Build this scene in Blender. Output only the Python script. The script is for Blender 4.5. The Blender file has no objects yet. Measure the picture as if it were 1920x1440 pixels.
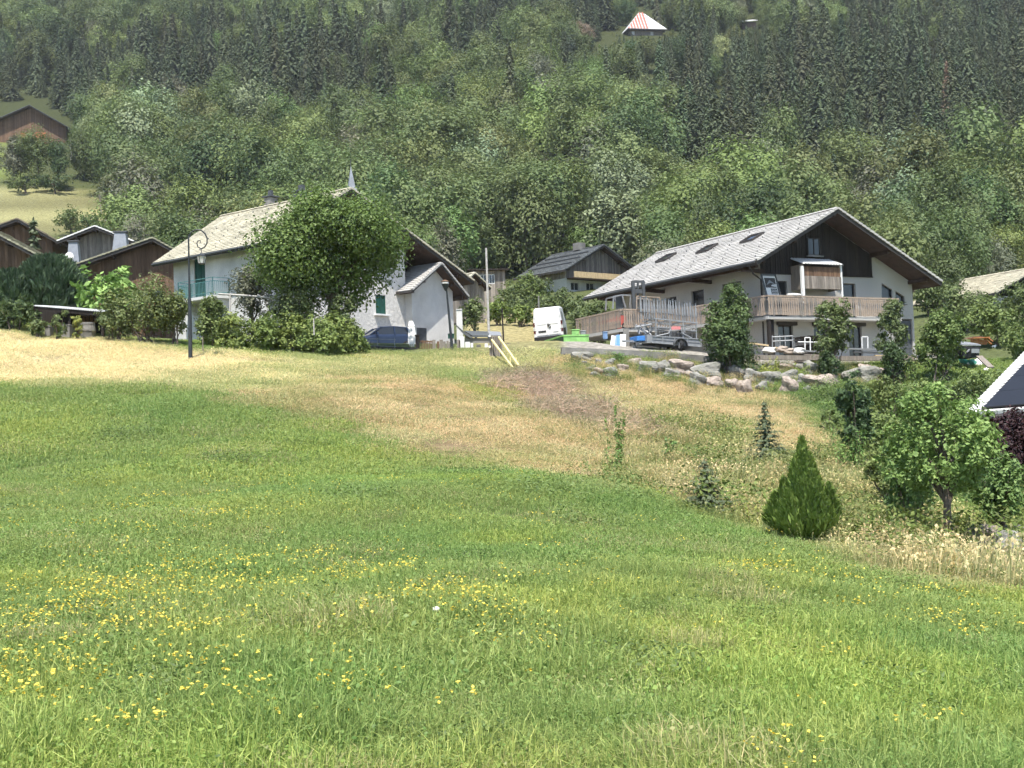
import bpy, bmesh, math, random
import numpy as np
from mathutils import Vector, Matrix
from mathutils.geometry import tessellate_polygon

# ------------------------------------------------------------------ camera, sky, sun, exposure
S = bpy.context.scene
COL = S.collection
R = math.radians
FPX = 2400.0                                   # focal length in photo pixels (photo 1920 x 1440)
PITCH = math.atan(100 / FPX)
ROLL = R(2.2)
cF = np.array([0, math.cos(PITCH), math.sin(PITCH)])
cU0 = np.array([0, -math.sin(PITCH), math.cos(PITCH)])
cX0 = np.array([1.0, 0, 0])
cR = cX0 * math.cos(ROLL) - cU0 * math.sin(ROLL)
cU = cU0 * math.cos(ROLL) + cX0 * math.sin(ROLL)
cam_data = bpy.data.cameras.new('camera')
cam_data.sensor_width = 36
cam_data.lens = 36 * FPX / 1920
cam_data.clip_start = 0.1
cam_data.clip_end = 4000
cam = bpy.data.objects.new('camera', cam_data)
COL.objects.link(cam)
cam.matrix_world = Matrix(((cR[0], cU[0], -cF[0], 0), (cR[1], cU[1], -cF[1], 0), (cR[2], cU[2], -cF[2], 0), (0, 0, 0, 1)))
S.camera = cam

SUN_AZ, SUN_EL = R(4.0), R(64)                 # light travels forward (away from the camera), slightly to the right
world = bpy.data.worlds.new('World')
S.world = world
world.use_nodes = True
wn = world.node_tree
sky = wn.nodes.new('ShaderNodeTexSky')
sky.sky_type = 'NISHITA'
sky.sun_disc = False
sky.sun_elevation = SUN_EL
sky.sun_rotation = math.pi + SUN_AZ
sky.air_density = 1.0
sky.dust_density = 1.5
sky.altitude = 1000
wn.links.new(sky.outputs[0], wn.nodes['Background'].inputs[0])
wn.nodes['Background'].inputs[1].default_value = 0.13
sl = bpy.data.lights.new('sun', 'SUN')
sl.energy = 4.6
sl.angle = R(0.55)
sl.color = (1.0, 0.955, 0.88)
so = bpy.data.objects.new('sun', sl)
COL.objects.link(so)
ldir = Vector((math.sin(SUN_AZ) * math.cos(SUN_EL), math.cos(SUN_AZ) * math.cos(SUN_EL), -math.sin(SUN_EL)))
so.rotation_euler = ldir.to_track_quat('-Z', 'Y').to_euler()
so.location = (0, -20, 60)
vs = S.view_settings
vs.view_transform = 'Standard'
vs.look = 'None'
vs.exposure = 0.9
vs.gamma = 1.0
vs.use_curve_mapping = False
cy = S.cycles
cy.use_adaptive_sampling = True
cy.adaptive_threshold = 0.05
cy.adaptive_min_samples = 16
cy.max_bounces = 5
cy.diffuse_bounces = 3
cy.glossy_bounces = 2
cy.transmission_bounces = 3
cy.transparent_max_bounces = 6
cy.volume_bounces = 0
cy.caustics_reflective = False
cy.caustics_refractive = False

# ------------------------------------------------------------------ helpers: photo pixel <-> place
def ray(u, v):
    return cF + (u - 960) / FPX * cR - (v - 720) / FPX * cU
def P(u, v, Y):
    d = ray(u, v)
    return d * (Y / d[1])
def proj(pts):
    pts = np.asarray(pts, float)
    z = np.maximum(pts @ cF, 0.05)
    return 960 + FPX * (pts @ cR) / z, 720 - FPX * (pts @ cU) / z
class Frame:
    """axes of a building: x along its gable front, y back along the ridge, z up, origin o"""
    def __init__(s, o, yaw):
        s.o = np.array(o, float); s.yaw = R(yaw)
        c, n = math.cos(s.yaw), math.sin(s.yaw)
        s.X = np.array([c, n, 0]); s.Y = np.array([-n, c, 0])
    def pt(s, x, y, z):
        return s.o + x * s.X + y * s.Y + np.array([0, 0, z])
    def fac(s, u, v, y=0.0):
        d = ray(u, v); t = ((s.o + y * s.Y) @ s.Y) / (d @ s.Y); q = d * t - s.o
        return q @ s.X, q[2]
    def side(s, u, v, x=0.0):
        d = ray(u, v); t = ((s.o + x * s.X) @ s.X) / (d @ s.X); q = d * t - s.o
        return q @ s.Y, q[2]

# ------------------------------------------------------------------ helpers: materials
def nn(nt, kind, **kw):
    n = nt.nodes.new(kind)
    for k, v in kw.items():
        setattr(n, k, v)
    return n
def mat(name, col, rough=0.8, var=0.2, scale=2.0, bump=0.0, bscale=20.0, tint=0.0, metal=0.0, spec=0.3, col2=None, stretch=(1, 1, 1), stain=0.0):
    m = bpy.data.materials.new(name); m.use_nodes = True
    nt = m.node_tree; b = nt.nodes['Principled BSDF']
    b.inputs['Roughness'].default_value = rough
    b.inputs['Metallic'].default_value = metal
    b.inputs['Specular IOR Level'].default_value = spec
    tc = nn(nt, 'ShaderNodeTexCoord'); mp = nn(nt, 'ShaderNodeMapping')
    mp.inputs['Scale'].default_value = stretch
    nt.links.new(tc.outputs['Object'], mp.inputs['Vector'])
    no = nn(nt, 'ShaderNodeTexNoise'); no.inputs['Scale'].default_value = scale; no.inputs['Detail'].default_value = 5
    nt.links.new(mp.outputs[0], no.inputs['Vector'])
    mr = nn(nt, 'ShaderNodeMapRange')
    mr.inputs['From Min'].default_value = 0.3; mr.inputs['From Max'].default_value = 0.7
    nt.links.new(no.outputs['Fac'], mr.inputs['Value'])
    mx = nn(nt, 'ShaderNodeMix', data_type='RGBA')
    c2 = col2 or tuple(c * (1 + var) for c in col)
    c1 = col if col2 else tuple(c * (1 - var) for c in col)
    mx.inputs['A'].default_value = (*c1, 1); mx.inputs['B'].default_value = (*c2, 1)
    nt.links.new(mr.outputs[0], mx.inputs['Factor'])
    out = mx.outputs['Result']
    if stain:
        n2 = nn(nt, 'ShaderNodeTexNoise'); n2.inputs['Scale'].default_value = 0.6; n2.inputs['Detail'].default_value = 8
        nt.links.new(tc.outputs['Object'], n2.inputs['Vector'])
        r2 = nn(nt, 'ShaderNodeMapRange'); r2.inputs['From Min'].default_value = 0.35; r2.inputs['From Max'].default_value = 0.7
        r2.inputs['To Min'].default_value = 1.0; r2.inputs['To Max'].default_value = 1 - stain
        nt.links.new(n2.outputs['Fac'], r2.inputs['Value'])
        vm = nn(nt, 'ShaderNodeVectorMath', operation='SCALE')
        nt.links.new(out, vm.inputs[0]); nt.links.new(r2.outputs[0], vm.inputs['Scale']); out = vm.outputs[0]
    if tint:
        at = nn(nt, 'ShaderNodeAttribute', attribute_name='tint')
        r3 = nn(nt, 'ShaderNodeMapRange'); r3.inputs['To Min'].default_value = 1 - tint; r3.inputs['To Max'].default_value = 1 + tint
        nt.links.new(at.outputs['Fac'], r3.inputs['Value'])
        vm = nn(nt, 'ShaderNodeVectorMath', operation='SCALE')
        nt.links.new(out, vm.inputs[0]); nt.links.new(r3.outputs[0], vm.inputs['Scale']); out = vm.outputs[0]
    nt.links.new(out, b.inputs['Base Color'])
    if bump:
        n3 = nn(nt, 'ShaderNodeTexNoise'); n3.inputs['Scale'].default_value = bscale; n3.inputs['Detail'].default_value = 4
        nt.links.new(mp.outputs[0], n3.inputs['Vector'])
        bp = nn(nt, 'ShaderNodeBump'); bp.inputs['Strength'].default_value = bump; bp.inputs['Distance'].default_value = 0.05
        nt.links.new(n3.outputs['Fac'], bp.inputs['Height']); nt.links.new(bp.outputs[0], b.inputs['Normal'])
    return m
LEAF_GAIN = 1.75
def foliage(name, ca, cb, trans=0.28, rough=0.55, spec=0.25, hue=0.25):
    """leaf colour runs ca->cb with the leaf's own tint; the whole plant shifts a little with its 'ptint'"""
    m = bpy.data.materials.new(name); m.use_nodes = True
    nt = m.node_tree; b = nt.nodes['Principled BSDF']; o = nt.nodes['Material Output']
    b.inputs['Roughness'].default_value = rough; b.inputs['Specular IOR Level'].default_value = spec
    at = nn(nt, 'ShaderNodeAttribute', attribute_name='tint')
    mx = nn(nt, 'ShaderNodeMix', data_type='RGBA')
    k_ = 1.0 if ca[0] > .5 else LEAF_GAIN
    mx.inputs['A'].default_value = (*[c * k_ for c in ca], 1); mx.inputs['B'].default_value = (*[c * k_ for c in cb], 1)
    nt.links.new(at.outputs['Fac'], mx.inputs['Factor'])
    pt = nn(nt, 'ShaderNodeAttribute', attribute_name='pcol'); pt.attribute_type = 'INSTANCER'
    vm = nn(nt, 'ShaderNodeVectorMath', operation='MULTIPLY')
    nt.links.new(mx.outputs['Result'], vm.inputs[0]); nt.links.new(pt.outputs['Color'], vm.inputs[1])
    nt.links.new(vm.outputs[0], b.inputs['Base Color'])
    tr = nn(nt, 'ShaderNodeBsdfTranslucent'); nt.links.new(vm.outputs[0], tr.inputs['Color'])
    ms = nn(nt, 'ShaderNodeMixShader'); ms.inputs['Fac'].default_value = trans
    nt.links.new(b.outputs[0], ms.inputs[1]); nt.links.new(tr.outputs[0], ms.inputs[2]); nt.links.new(ms.outputs[0], o.inputs['Surface'])
    return m

M = {}
M['stucco'] = mat('white_stucco', (.66, .65, .62), .9, .07, 1.5, .3, 30, stain=.22)
M['stucco_old'] = mat('weathered_stucco', (.47, .455, .425), .9, .08, 1.2, .3, 30, stain=.25)
M['stonewall'] = mat('whitewashed_rubble', (.62, .60, .56), .95, .12, 6, 1.0, 5.0, stain=.12)
M['concrete'] = mat('concrete', (.25, .24, .22), .9, .22, 2, .5, 14, stain=.4)
M['darkwall'] = mat('dark_wall', (.045, .042, .04), .9, .2, 2)
M['wood_dark'] = mat('dark_brown_wood', (.026, .020, .016), .8, .35, 3, .4, 30, tint=.35, stretch=(6, 6, .5))
M['wood_brown'] = mat('brown_wood', (.150, .090, .056), .8, .3, 3, .3, 30, tint=.3, stretch=(6, 6, .5))
M['wood_grey'] = mat('weathered_grey_wood', (.235, .205, .175), .85, .3, 3, .4, 30, tint=.35, stretch=(6, 6, .5))
M['wood_rail'] = mat('weathered_railing_wood', (.33, .262, .205), .85, .28, 3, .3, 30, stretch=(6, 6, .6))
M['wood_orange'] = mat('orange_brown_wood', (.38, .155, .06), .75, .25, 3, .3, 25, tint=.25, stretch=(6, 6, .6))
M['wood_pale'] = mat('pale_new_wood', (.52, .40, .24), .8, .2, 3, .2, 25, stretch=(6, 6, .6))
M['beam'] = mat('dark_beam_wood', (.055, .035, .025), .8, .3, 4, .3, 20)
M['soffit'] = mat('brown_soffit_boards', (.066, .042, .032), .8, .25, 3, .3, 20)
M['tile_beige'] = mat('beige_roof_tiles', (.50, .465, .355), .85, .12, .7, .2, 30, tint=.16, stain=.18)
M['tile_grey'] = mat('pale_grey_roof_tiles', (.44, .425, .40), .85, .07, .7, .15, 30, tint=.07, stain=.14)
M['tile_brown'] = mat('brown_weathered_tiles', (.20, .17, .12), .9, .25, .9, .3, 30, tint=.25, stain=.3)
M['tile_white'] = mat('white_verge_tiles', (.70, .69, .66), .8, .08, 3, .2, 30, tint=.1)
M['slate'] = mat('dark_grey_roof_sheet', (.10, .108, .11), .55, .15, 1.5, .1, 20, tint=.15, stain=.15)
M['mossroof'] = mat('mossy_stone_roof', (.25, .235, .18), .95, .35, 3, .6, 12, tint=.3, col2=(.30, .30, .20))
M['sheet_white'] = mat('pale_corrugated_sheet', (.62, .63, .62), .5, .12, 3, 0, 20, stain=.2)
M['sheet_red'] = mat('faded_red_sheet', (.42, .14, .10), .7, .25, 2, 0, 20)
M['solar'] = mat('dark_solar_panel', (.016, .017, .021), .4, .1, 1, 0, 20, spec=.25)
M['fascia'] = mat('dark_fascia', (.05, .045, .042), .7, .2, 3)
M['glass'] = mat('dark_window_glass', (.022, .026, .030), .06, .1, 1, spec=.7)
M['winframe'] = mat('dark_window_frame', (.05, .045, .042), .6, .1, 3)
M['whiteframe'] = mat('white_window_frame', (.62, .62, .60), .6, .05, 3)
M['green_door'] = mat('green_painted_wood', (.018, .075, .055), .6, .2, 3, .2, 20)
M['teal'] = mat('teal_painted_iron', (.10, .25, .24), .5, .15, 5)
M['iron'] = mat('dark_lamp_iron', (.025, .03, .033), .5, .2, 8, spec=.4)
M['steel'] = mat('galvanised_steel', (.27, .28, .29), .5, .15, 6, metal=.25, spec=.4)
M['steel_dark'] = mat('dark_steel', (.07, .075, .08), .55, .2, 6, spec=.4)
M['vanwhite'] = mat('white_van_paint', (.80, .80, .79), .32, .02, 2, spec=.5, stain=.04)
M['plastic'] = mat('black_plastic', (.022, .022, .024), .55, .15, 6)
M['rubber'] = mat('tyre_rubber', (.02, .02, .021), .85, .15, 8)
M['carblue'] = mat('blue_car_paint', (.016, .028, .062), .28, .04, 2, spec=.5)
M['chrome'] = mat('silver_wheel', (.55, .56, .57), .35, .05, 4, metal=.7)
M['lamp_clear'] = mat('lamp_glass', (.55, .56, .54), .12, .05, 4, spec=.6)
M['redlens'] = mat('red_lens', (.10, .02, .02), .25, .1, 4, spec=.5)
M['lime'] = mat('lime_green_paint', (.26, .52, .16), .6, .25, 4, stain=.2)
M['skipgreen'] = mat('dark_green_paint', (.025, .10, .045), .6, .25, 3, stain=.2)
M['bluebox'] = mat('blue_plastic', (.05, .19, .50), .5, .15, 4)
M['bluefaded'] = mat('faded_blue_plastic', (.16, .26, .42), .6, .2, 4)
M['redsign'] = mat('faded_red_sign', (.60, .22, .22), .6, .15, 8)
M['white'] = mat('white_paint', (.74, .74, .72), .6, .05, 3)
M['yellowpaint'] = mat('pale_yellow_paint', (.68, .58, .28), .7, .12, 4)
M['cloth'] = mat('white_cloth', (.76, .75, .72), .9, .05, 4)
M['redcloth'] = mat('red_cloth', (.42, .10, .08), .9, .15, 4)
M['greentarp'] = mat('green_net', (.10, .36, .27), .7, .3, 6)
M['bark'] = mat('grey_brown_bark', (.13, .105, .085), .95, .35, 6, .6, 14)
M['bark_pale'] = mat('bleached_dead_wood', (.42, .40, .37), .9, .2, 6, .4, 14)
M['boulder'] = mat('lichen_grey_rock', (.20, .20, .165), .95, .45, 1.6, .9, 6, col2=(.36, .345, .31), stain=.4)
M['boulder_warm'] = mat('warm_grey_rock', (.36, .30, .25), .95, .4, 2.0, .8, 7, stain=.3)
M['stem'] = mat('dry_stem', (.30, .24, .12), .9, .2, 3)
# foliage
M['f_linden'] = foliage('linden_leaves', (.036, .062, .016), (.110, .155, .042))
M['f_hedge'] = foliage('hedge_leaves', (.048, .076, .022), (.145, .180, .060))
M['f_bush'] = foliage('bush_leaves', (.042, .062, .022), (.118, .146, .056))
M['f_dark'] = foliage('dark_leaves', (.022, .042, .016), (.070, .098, .040))
M['f_fig'] = foliage('big_bright_leaves', (.055, .105, .025), (.20, .29, .085), trans=.2)
M['f_silver'] = foliage('silver_leaves', (.058, .078, .038), (.165, .190, .105), trans=.15)
M['f_grey'] = foliage('greyish_thin_leaves', (.060, .066, .042), (.125, .130, .085), trans=.2)
M['f_spruce'] = foliage('spruce_needles', (.042, .057, .030), (.076, .092, .048), trans=.1)
M['f_thuja'] = foliage('thuja_sprays', (.028, .060, .012), (.095, .140, .035), trans=.15)
M['f_juniper'] = foliage('juniper_sprays', (.025, .048, .024), (.080, .110, .058), trans=.12)
M['f_fruit'] = foliage('pear_leaves', (.045, .085, .022), (.16, .225, .075))
M['f_purple'] = foliage('purple_leaves', (.010, .005, .006), (.040, .018, .019), trans=.15)
M['f_brown'] = foliage('dead_needles', (.13, .085, .06), (.26, .18, .13), trans=.1)
M['f_bare'] = foliage('bare_twigs', (.16, .145, .125), (.30, .28, .25), trans=.0)
M['f_red'] = foliage('reddish_leaves', (.10, .075, .05), (.22, .17, .12))
M['f_weed'] = foliage('weed_leaves', (.060, .105, .028), (.175, .235, .075))
M['g_blade'] = foliage('grass_blades', (.50, .66, .52), (1.52, 1.36, 1.42), trans=.38, rough=.5)
M['flower'] = mat('yellow_petals', (.82, .66, .10), .7, .12, 9)

# ------------------------------------------------------------------ helpers: geometry
class MB:
    def __init__(s):
        s.v = []; s.f = []; s.t = []
    def add(s, verts, faces, tint=0.5):
        k = len(s.v)
        s.v.extend([tuple(map(float, q)) for q in verts])
        for fc in faces:
            s.f.append(tuple(i + k for i in fc)); s.t.append(tint)
        return s
    def box(s, c, d, rz=0.0, tint=0.5, bot=True):
        x, y, z = (q / 2 for q in d); cs, sn = math.cos(rz), math.sin(rz)
        vs_ = []
        for dz in (-z, z):
            for dx, dy in ((-x, -y), (x, -y), (x, y), (-x, y)):
                vs_.append((c[0] + dx * cs - dy * sn, c[1] + dx * sn + dy * cs, c[2] + dz))
        return s.add(vs_, [(3, 2, 1, 0), (4, 5, 6, 7), (0, 1, 5, 4), (1, 2, 6, 5), (2, 3, 7, 6), (3, 0, 4, 7)], tint)
    def beam(s, a, b, w, h=None, tint=0.5, up=(0, 0, 1)):
        """rectangular bar from a to b, w wide sideways, h tall"""
        h = h or w
        a, b = Vector(a), Vector(b); d = (b - a).normalized(); up = Vector(up)
        sd = d.cross(up)
        if sd.length < 1e-4: sd = d.cross(Vector((0, 1, 0)))
        sd.normalize(); n = sd.cross(d)
        vs_ = []
        for q in (a, b):
            for i, j in ((-1, -1), (1, -1), (1, 1), (-1, 1)):
                vs_.append(q + sd * (i * w / 2) + n * (j * h / 2))
        return s.add(vs_, [(0, 1, 2, 3), (7, 6, 5, 4), (0, 4, 5, 1), (1, 5, 6, 2), (2, 6, 7, 3), (3, 7, 4, 0)], tint)
    def tube(s, pts, r, n=8, tint=0.5, cap=True):
        pts = [Vector(q) for q in pts]; m = len(pts)
        rr = list(r) if hasattr(r, '__len__') else [r] * m
        k = len(s.v); ref = None
        for i, q in enumerate(pts):
            d = (pts[min(i + 1, m - 1)] - pts[max(i - 1, 0)]).normalized()
            if ref is None:
                ref = Vector((0, 0, 1)) if abs(d.z) < .9 else Vector((1, 0, 0))
            sd = d.cross(ref).normalized(); up = sd.cross(d); ref = up
            for j in range(n):
                a = 2 * math.pi * j / n
                s.v.append(tuple(q + sd * (math.cos(a) * rr[i]) + up * (math.sin(a) * rr[i])))
        for i in range(m - 1):
            for j in range(n):
                s.f.append((k + i * n + j, k + i * n + (j + 1) % n, k + (i + 1) * n + (j + 1) % n, k + (i + 1) * n + j)); s.t.append(tint)
        if cap:
            s.f.append(tuple(k + j for j in range(n))[::-1]); s.t.append(tint)
            s.f.append(tuple(k + (m - 1) * n + j for j in range(n))); s.t.append(tint)
        return s
    def prism(s, poly, a, b, tint=0.5):
        """poly of 3-D points on one plane, swept by vector from offset a to offset b"""
        n = len(poly); a, b = Vector(a), Vector(b)
        vs_ = [Vector(q) + a for q in poly] + [Vector(q) + b for q in poly]
        fs = [tuple(range(n))[::-1], tuple(range(n, 2 * n))] + [(i, (i + 1) % n, n + (i + 1) % n, n + i) for i in range(n)]
        return s.add(vs_, fs, tint)
    def wall(s, O, sx, nrm, outline, holes=(), reveal=0.2, tint=0.5):
        """flat wall: outline and holes in (s, z); the holes get real reveals going in along -nrm"""
        O, sx, nrm = Vector(O), Vector(sx), Vector(nrm)
        g = lambda q: O + sx * q[0] + Vector((0, 0, q[1]))
        loops = [[Vector((q[0], q[1], 0)) for q in outline]] + [[Vector((q[0], q[1], 0)) for q in h] for h in holes]
        tri = tessellate_polygon(loops)
        flat = [q for lp in loops for q in lp]
        s.add([g(q) for q in flat], [tuple(t) for t in tri], tint)
        for h in holes:
            n = len(h)
            vs_ = [g(q) for q in h] + [g(q) - nrm * reveal for q in h]
            s.add(vs_, [(i, (i + 1) % n, n + (i + 1) % n, n + i) for i in range(n)], tint)
        return s
    def build(s, name, m, parent=None, smooth=False, kind=None, bevel=0):
        me = bpy.data.meshes.new(name)
        me.from_pydata(s.v, [], s.f)
        a = me.attributes.new('tint', 'FLOAT', 'FACE')
        a.data.foreach_set('value', np.array(s.t, dtype=np.float32))
        bm = bmesh.new(); bm.from_mesh(me)
        bmesh.ops.recalc_face_normals(bm, faces=bm.faces)
        if bevel:
            bmesh.ops.bevel(bm, geom=list(bm.edges), offset=bevel, segments=1, affect='EDGES', clamp_overlap=True)
        bm.to_mesh(me); bm.free()
        if smooth:
            me.shade_smooth()
        me.materials.append(m)
        o = bpy.data.objects.new(name, me); COL.objects.link(o)
        if parent: o.parent = parent
        if kind: o['kind'] = kind
        return o
def rect(x0, x1, z0, z1):
    return [(x0, z0), (x1, z0), (x1, z1), (x0, z1)]
def tag(o, label=None, cat=None, group=None, kind=None):
    if label: o['label'] = label
    if cat: o['category'] = cat
    if group: o['group'] = group
    if kind: o['kind'] = kind
    return o
def thing(name, label, cat, loc, rz=0.0, group=None):
    o = bpy.data.objects.new(name, None); COL.objects.link(o)
    o.empty_display_size = .3
    o.location = tuple(map(float, loc)); o.rotation_euler = (0, 0, rz)
    return tag(o, label, cat, group)
def copy_part(o, parent, loc=None, rot=None):
    c = o.copy(); COL.objects.link(c); c.parent = parent
    if loc is not None: c.location = loc
    if rot is not None: c.rotation_euler = rot
    return c
def quads(name, V, F, m, tint=None, coll=True):
    """V (n,4,3) quads -> one mesh"""
    n = len(V)
    me = bpy.data.meshes.new(name)
    me.vertices.add(n * 4); me.vertices.foreach_set('co', np.asarray(V, np.float32).reshape(-1))
    me.loops.add(n * 4); me.loops.foreach_set('vertex_index', np.arange(n * 4, dtype=np.int32))
    me.polygons.add(n); me.polygons.foreach_set('loop_start', np.arange(0, n * 4, 4, dtype=np.int32))
    me.update(calc_edges=True)
    if tint is not None:
        a = me.attributes.new('tint', 'FLOAT', 'FACE'); a.data.foreach_set('value', np.asarray(tint, np.float32))
    me.materials.append(m)
    return me
def unit(a):
    return a / np.maximum(np.linalg.norm(a, axis=-1, keepdims=True), 1e-9)
def leaf_quads(rng, pos, nrm, size, aspect=0.6, along=None):
    """diamond leaves at pos facing nrm"""
    n = len(pos)
    t = rng.normal(size=(n, 3)) if along is None else along + rng.normal(size=(n, 3)) * .25
    t = unit(t - (t * nrm).sum(1, keepdims=True) * nrm)
    b = np.cross(nrm, t)
    L = np.asarray(size)[:, None]
    return np.stack([pos - t * L * .5, pos + b * L * aspect * .5 + t * L * .05, pos + t * L * .5, pos - b * L * aspect * .5 + t * L * .05], 1)

# ------------------------------------------------------------------ terrain
CH = Frame(P(1440, 592, 66), 28.8)              # big chalet: origin at the balcony's near corner, balcony floor
HO = Frame(P(500, 640, 72), 51.5)               # white house: origin at its near wall corner, ground
ctrl = [P(*q) for q in [
    (-300, 1430, 6.3), (0, 1440, 6.3), (480, 1440, 6.2), (960, 1440, 6.2), (1440, 1440, 6.2), (1920, 1440, 6.2), (2300, 1460, 6.2),
    (0, 1200, 10), (480, 1200, 10), (960, 1200, 10), (1440, 1200, 10.3), (1920, 1220, 10.5),
    (0, 1080, 14), (480, 1090, 13.7), (960, 1100, 13), (1440, 1110, 13.6), (1900, 1110, 15.5), (2200, 1110, 16),
    (0, 900, 27), (480, 900, 27), (960, 900, 27), (1250, 930, 25), (1505, 1020, 21.5), (1752, 1037, 21.5), (1320, 975, 25.5), (1435, 880, 35),
    (0, 800, 35), (480, 800, 35.5), (800, 800, 37), (1140, 900, 30), (1200, 800, 41), (1600, 890, 31), (1800, 930, 30), (2000, 940, 30),
    (0, 720, 45), (300, 720, 45), (600, 720, 47), (900, 720, 50), (1100, 720, 54), (1350, 742, 55.5), (1520, 752, 55), (1640, 760, 55), (1800, 800, 46),
    (0, 630, 57), (200, 645, 56.5), (357, 672, 55), (-200, 590, 60), (500, 668, 57), (670, 668, 60), (860, 664, 63), (965, 687, 60.5),
    (1060, 672, 60), (1200, 690, 60), (1335, 700, 60.5), (1500, 705, 60.5), (1650, 705, 60.5), (1800, 735, 57), (1920, 790, 45),
    (1060, 652, 64), (1272, 657, 64.5), (1150, 650, 69), (1030, 646, 86), (950, 603, 95), (100, 600, 75), (1850, 690, 60), (1900, 570, 95), (1750, 600, 85)]]
ctrl += [CH.pt(*q) for q in [(0, -.5, -2.25), (6, -.5, -2.3), (12, -.5, -2.35), (-4, 6, -1.75), (0, 17, -.9), (12, 16, -1.2), (-6, 14, -.8)]]
ctrl += [HO.pt(*q) for q in [(0, -1.5, -.35), (6, -2, -.35), (12, -3, -.5), (0, 8, 0), (8, 10, .6), (-3, 5, -.3)]]
ctrl += [np.array(q, float) for q in [(-42, 100, 9), (-15, 100, 9), (10, 100, 9.2), (30, 100, 9), (55, 100, 9.6), (-70, 100, 9), (80, 100, 9.5),
    (0, -6, -1.7), (-15, -6, -1.5), (15, -6, -2), (-20, 6, -1.3), (20, 8, -2.5), (-35, 30, .2), (-45, 60, 6), (30, 20, -3), (40, 40, -1.6), (45, 60, 3), (-60, 40, 2), (60, 60, 4), (60, 30, -1), (-60, 0, 0), (60, 0, -3)]]
ctrl = np.array(ctrl)
def tps_fit(XY, z, lam=0.4):
    n = len(XY); d = np.linalg.norm(XY[:, None] - XY[None], axis=2)
    K = np.where(d > 0, d * d * np.log(d + 1e-9), 0) + lam * np.eye(n)
    Pm = np.c_[np.ones(n), XY]
    A = np.block([[K, Pm], [Pm.T, np.zeros((3, 3))]])
    return np.linalg.solve(A, np.r_[z, 0, 0, 0])
tps_w = tps_fit(ctrl[:, :2], ctrl[:, 2])
def tps(x, y):
    q = np.c_[x, y]; out = np.zeros(len(q))
    for i in range(0, len(q), 20000):
        c = q[i:i + 20000]
        d = np.linalg.norm(c[:, None] - ctrl[None, :, :2], axis=2)
        out[i:i + 20000] = np.where(d > 0, d * d * np.log(d + 1e-9), 0) @ tps_w[:-3] + tps_w[-3] + c @ tps_w[-2:]
    return out
HK = np.array([(-100, 4.5), (60, 4.8), (80, 6.3), (110, 10), (150, 16.5), (180, 25), (200, 33), (250, 54), (300, 76), (450, 148), (600, 232), (900, 410)], float)
hy = np.arange(-100, 900, 2.0); hz = np.interp(hy, HK[:, 0], HK[:, 1]); hz = np.convolve(np.pad(hz, 8, mode='edge'), np.ones(17) / 17, 'valid')
def wob(x, y):
    return (np.sin(x * .021 + 1.3) * np.cos(y * .017) * 3 + np.sin(x * .053 + y * .031) * 1.4)
def smooth(a, b, t):
    t = np.clip((t - a) / (b - a), 0, 1); return t * t * (3 - 2 * t)
def ground(x, y):
    x = np.atleast_1d(np.asarray(x, float)); y = np.atleast_1d(np.asarray(y, float))
    near = np.clip(tps(x, y), -6, 14)
    hill = np.interp(y, hy, hz) + wob(x, y) * smooth(130, 260, y)
    k = smooth(88, 104, y)
    k = np.maximum(k, smooth(55, 95, np.abs(x)))
    small = (np.sin(x * 1.7 + y * .9) * np.sin(y * 1.3 - x * .4) * .03 + np.sin(x * .63 - y * .47 + 1) * .06)
    return near * (1 - k) + hill * k + small * (1 - smooth(60, 75, y))
def gz(x, y):
    return float(ground(x, y)[0])
def gpt(u, v_guess, Y):
    """point on the ground below/along pixel column u at depth Y"""
    q = P(u, v_guess, Y); return np.array([q[0], q[1], gz(q[0], q[1])])

# value noise for patchiness
_rng0 = np.random.default_rng(5)
_grid = _rng0.random((256, 256))
def vnoise(x, y, s):
    x = np.asarray(x) * s + 1000; y = np.asarray(y) * s + 1000
    xi, yi = np.floor(x).astype(int), np.floor(y).astype(int); fx, fy = x - xi, y - yi
    fx = fx * fx * (3 - 2 * fx); fy = fy * fy * (3 - 2 * fy)
    g = lambda a, b: _grid[a % 256, b % 256]
    return (g(xi, yi) * (1 - fx) + g(xi + 1, yi) * fx) * (1 - fy) + (g(xi, yi + 1) * (1 - fx) + g(xi + 1, yi + 1) * fx) * fy
def fbm(x, y, s):
    return (vnoise(x, y, s) * .5 + vnoise(x, y, s * 2.1) * .3 + vnoise(x, y, s * 4.3) * .2)
def poly_sd(u, v, poly):
    """signed distance (positive inside) of points to a polygon"""
    pts = np.array(poly, float); d = np.full(u.shape, 1e9); ins = np.zeros(u.shape, bool)
    for a, b in zip(pts, np.roll(pts, -1, 0)):
        e = b - a; w0, w1 = u - a[0], v - a[1]
        t = np.clip((w0 * e[0] + w1 * e[1]) / (e @ e), 0, 1)
        d = np.minimum(d, np.hypot(w0 - t * e[0], w1 - t * e[1]))
        c = ((a[1] > v) != (b[1] > v)) & (u < (b[0] - a[0]) * (v - a[1]) / (b[1] - a[1] + 1e-12) + a[0])
        ins ^= c
    return np.where(ins, d, -d)
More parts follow.
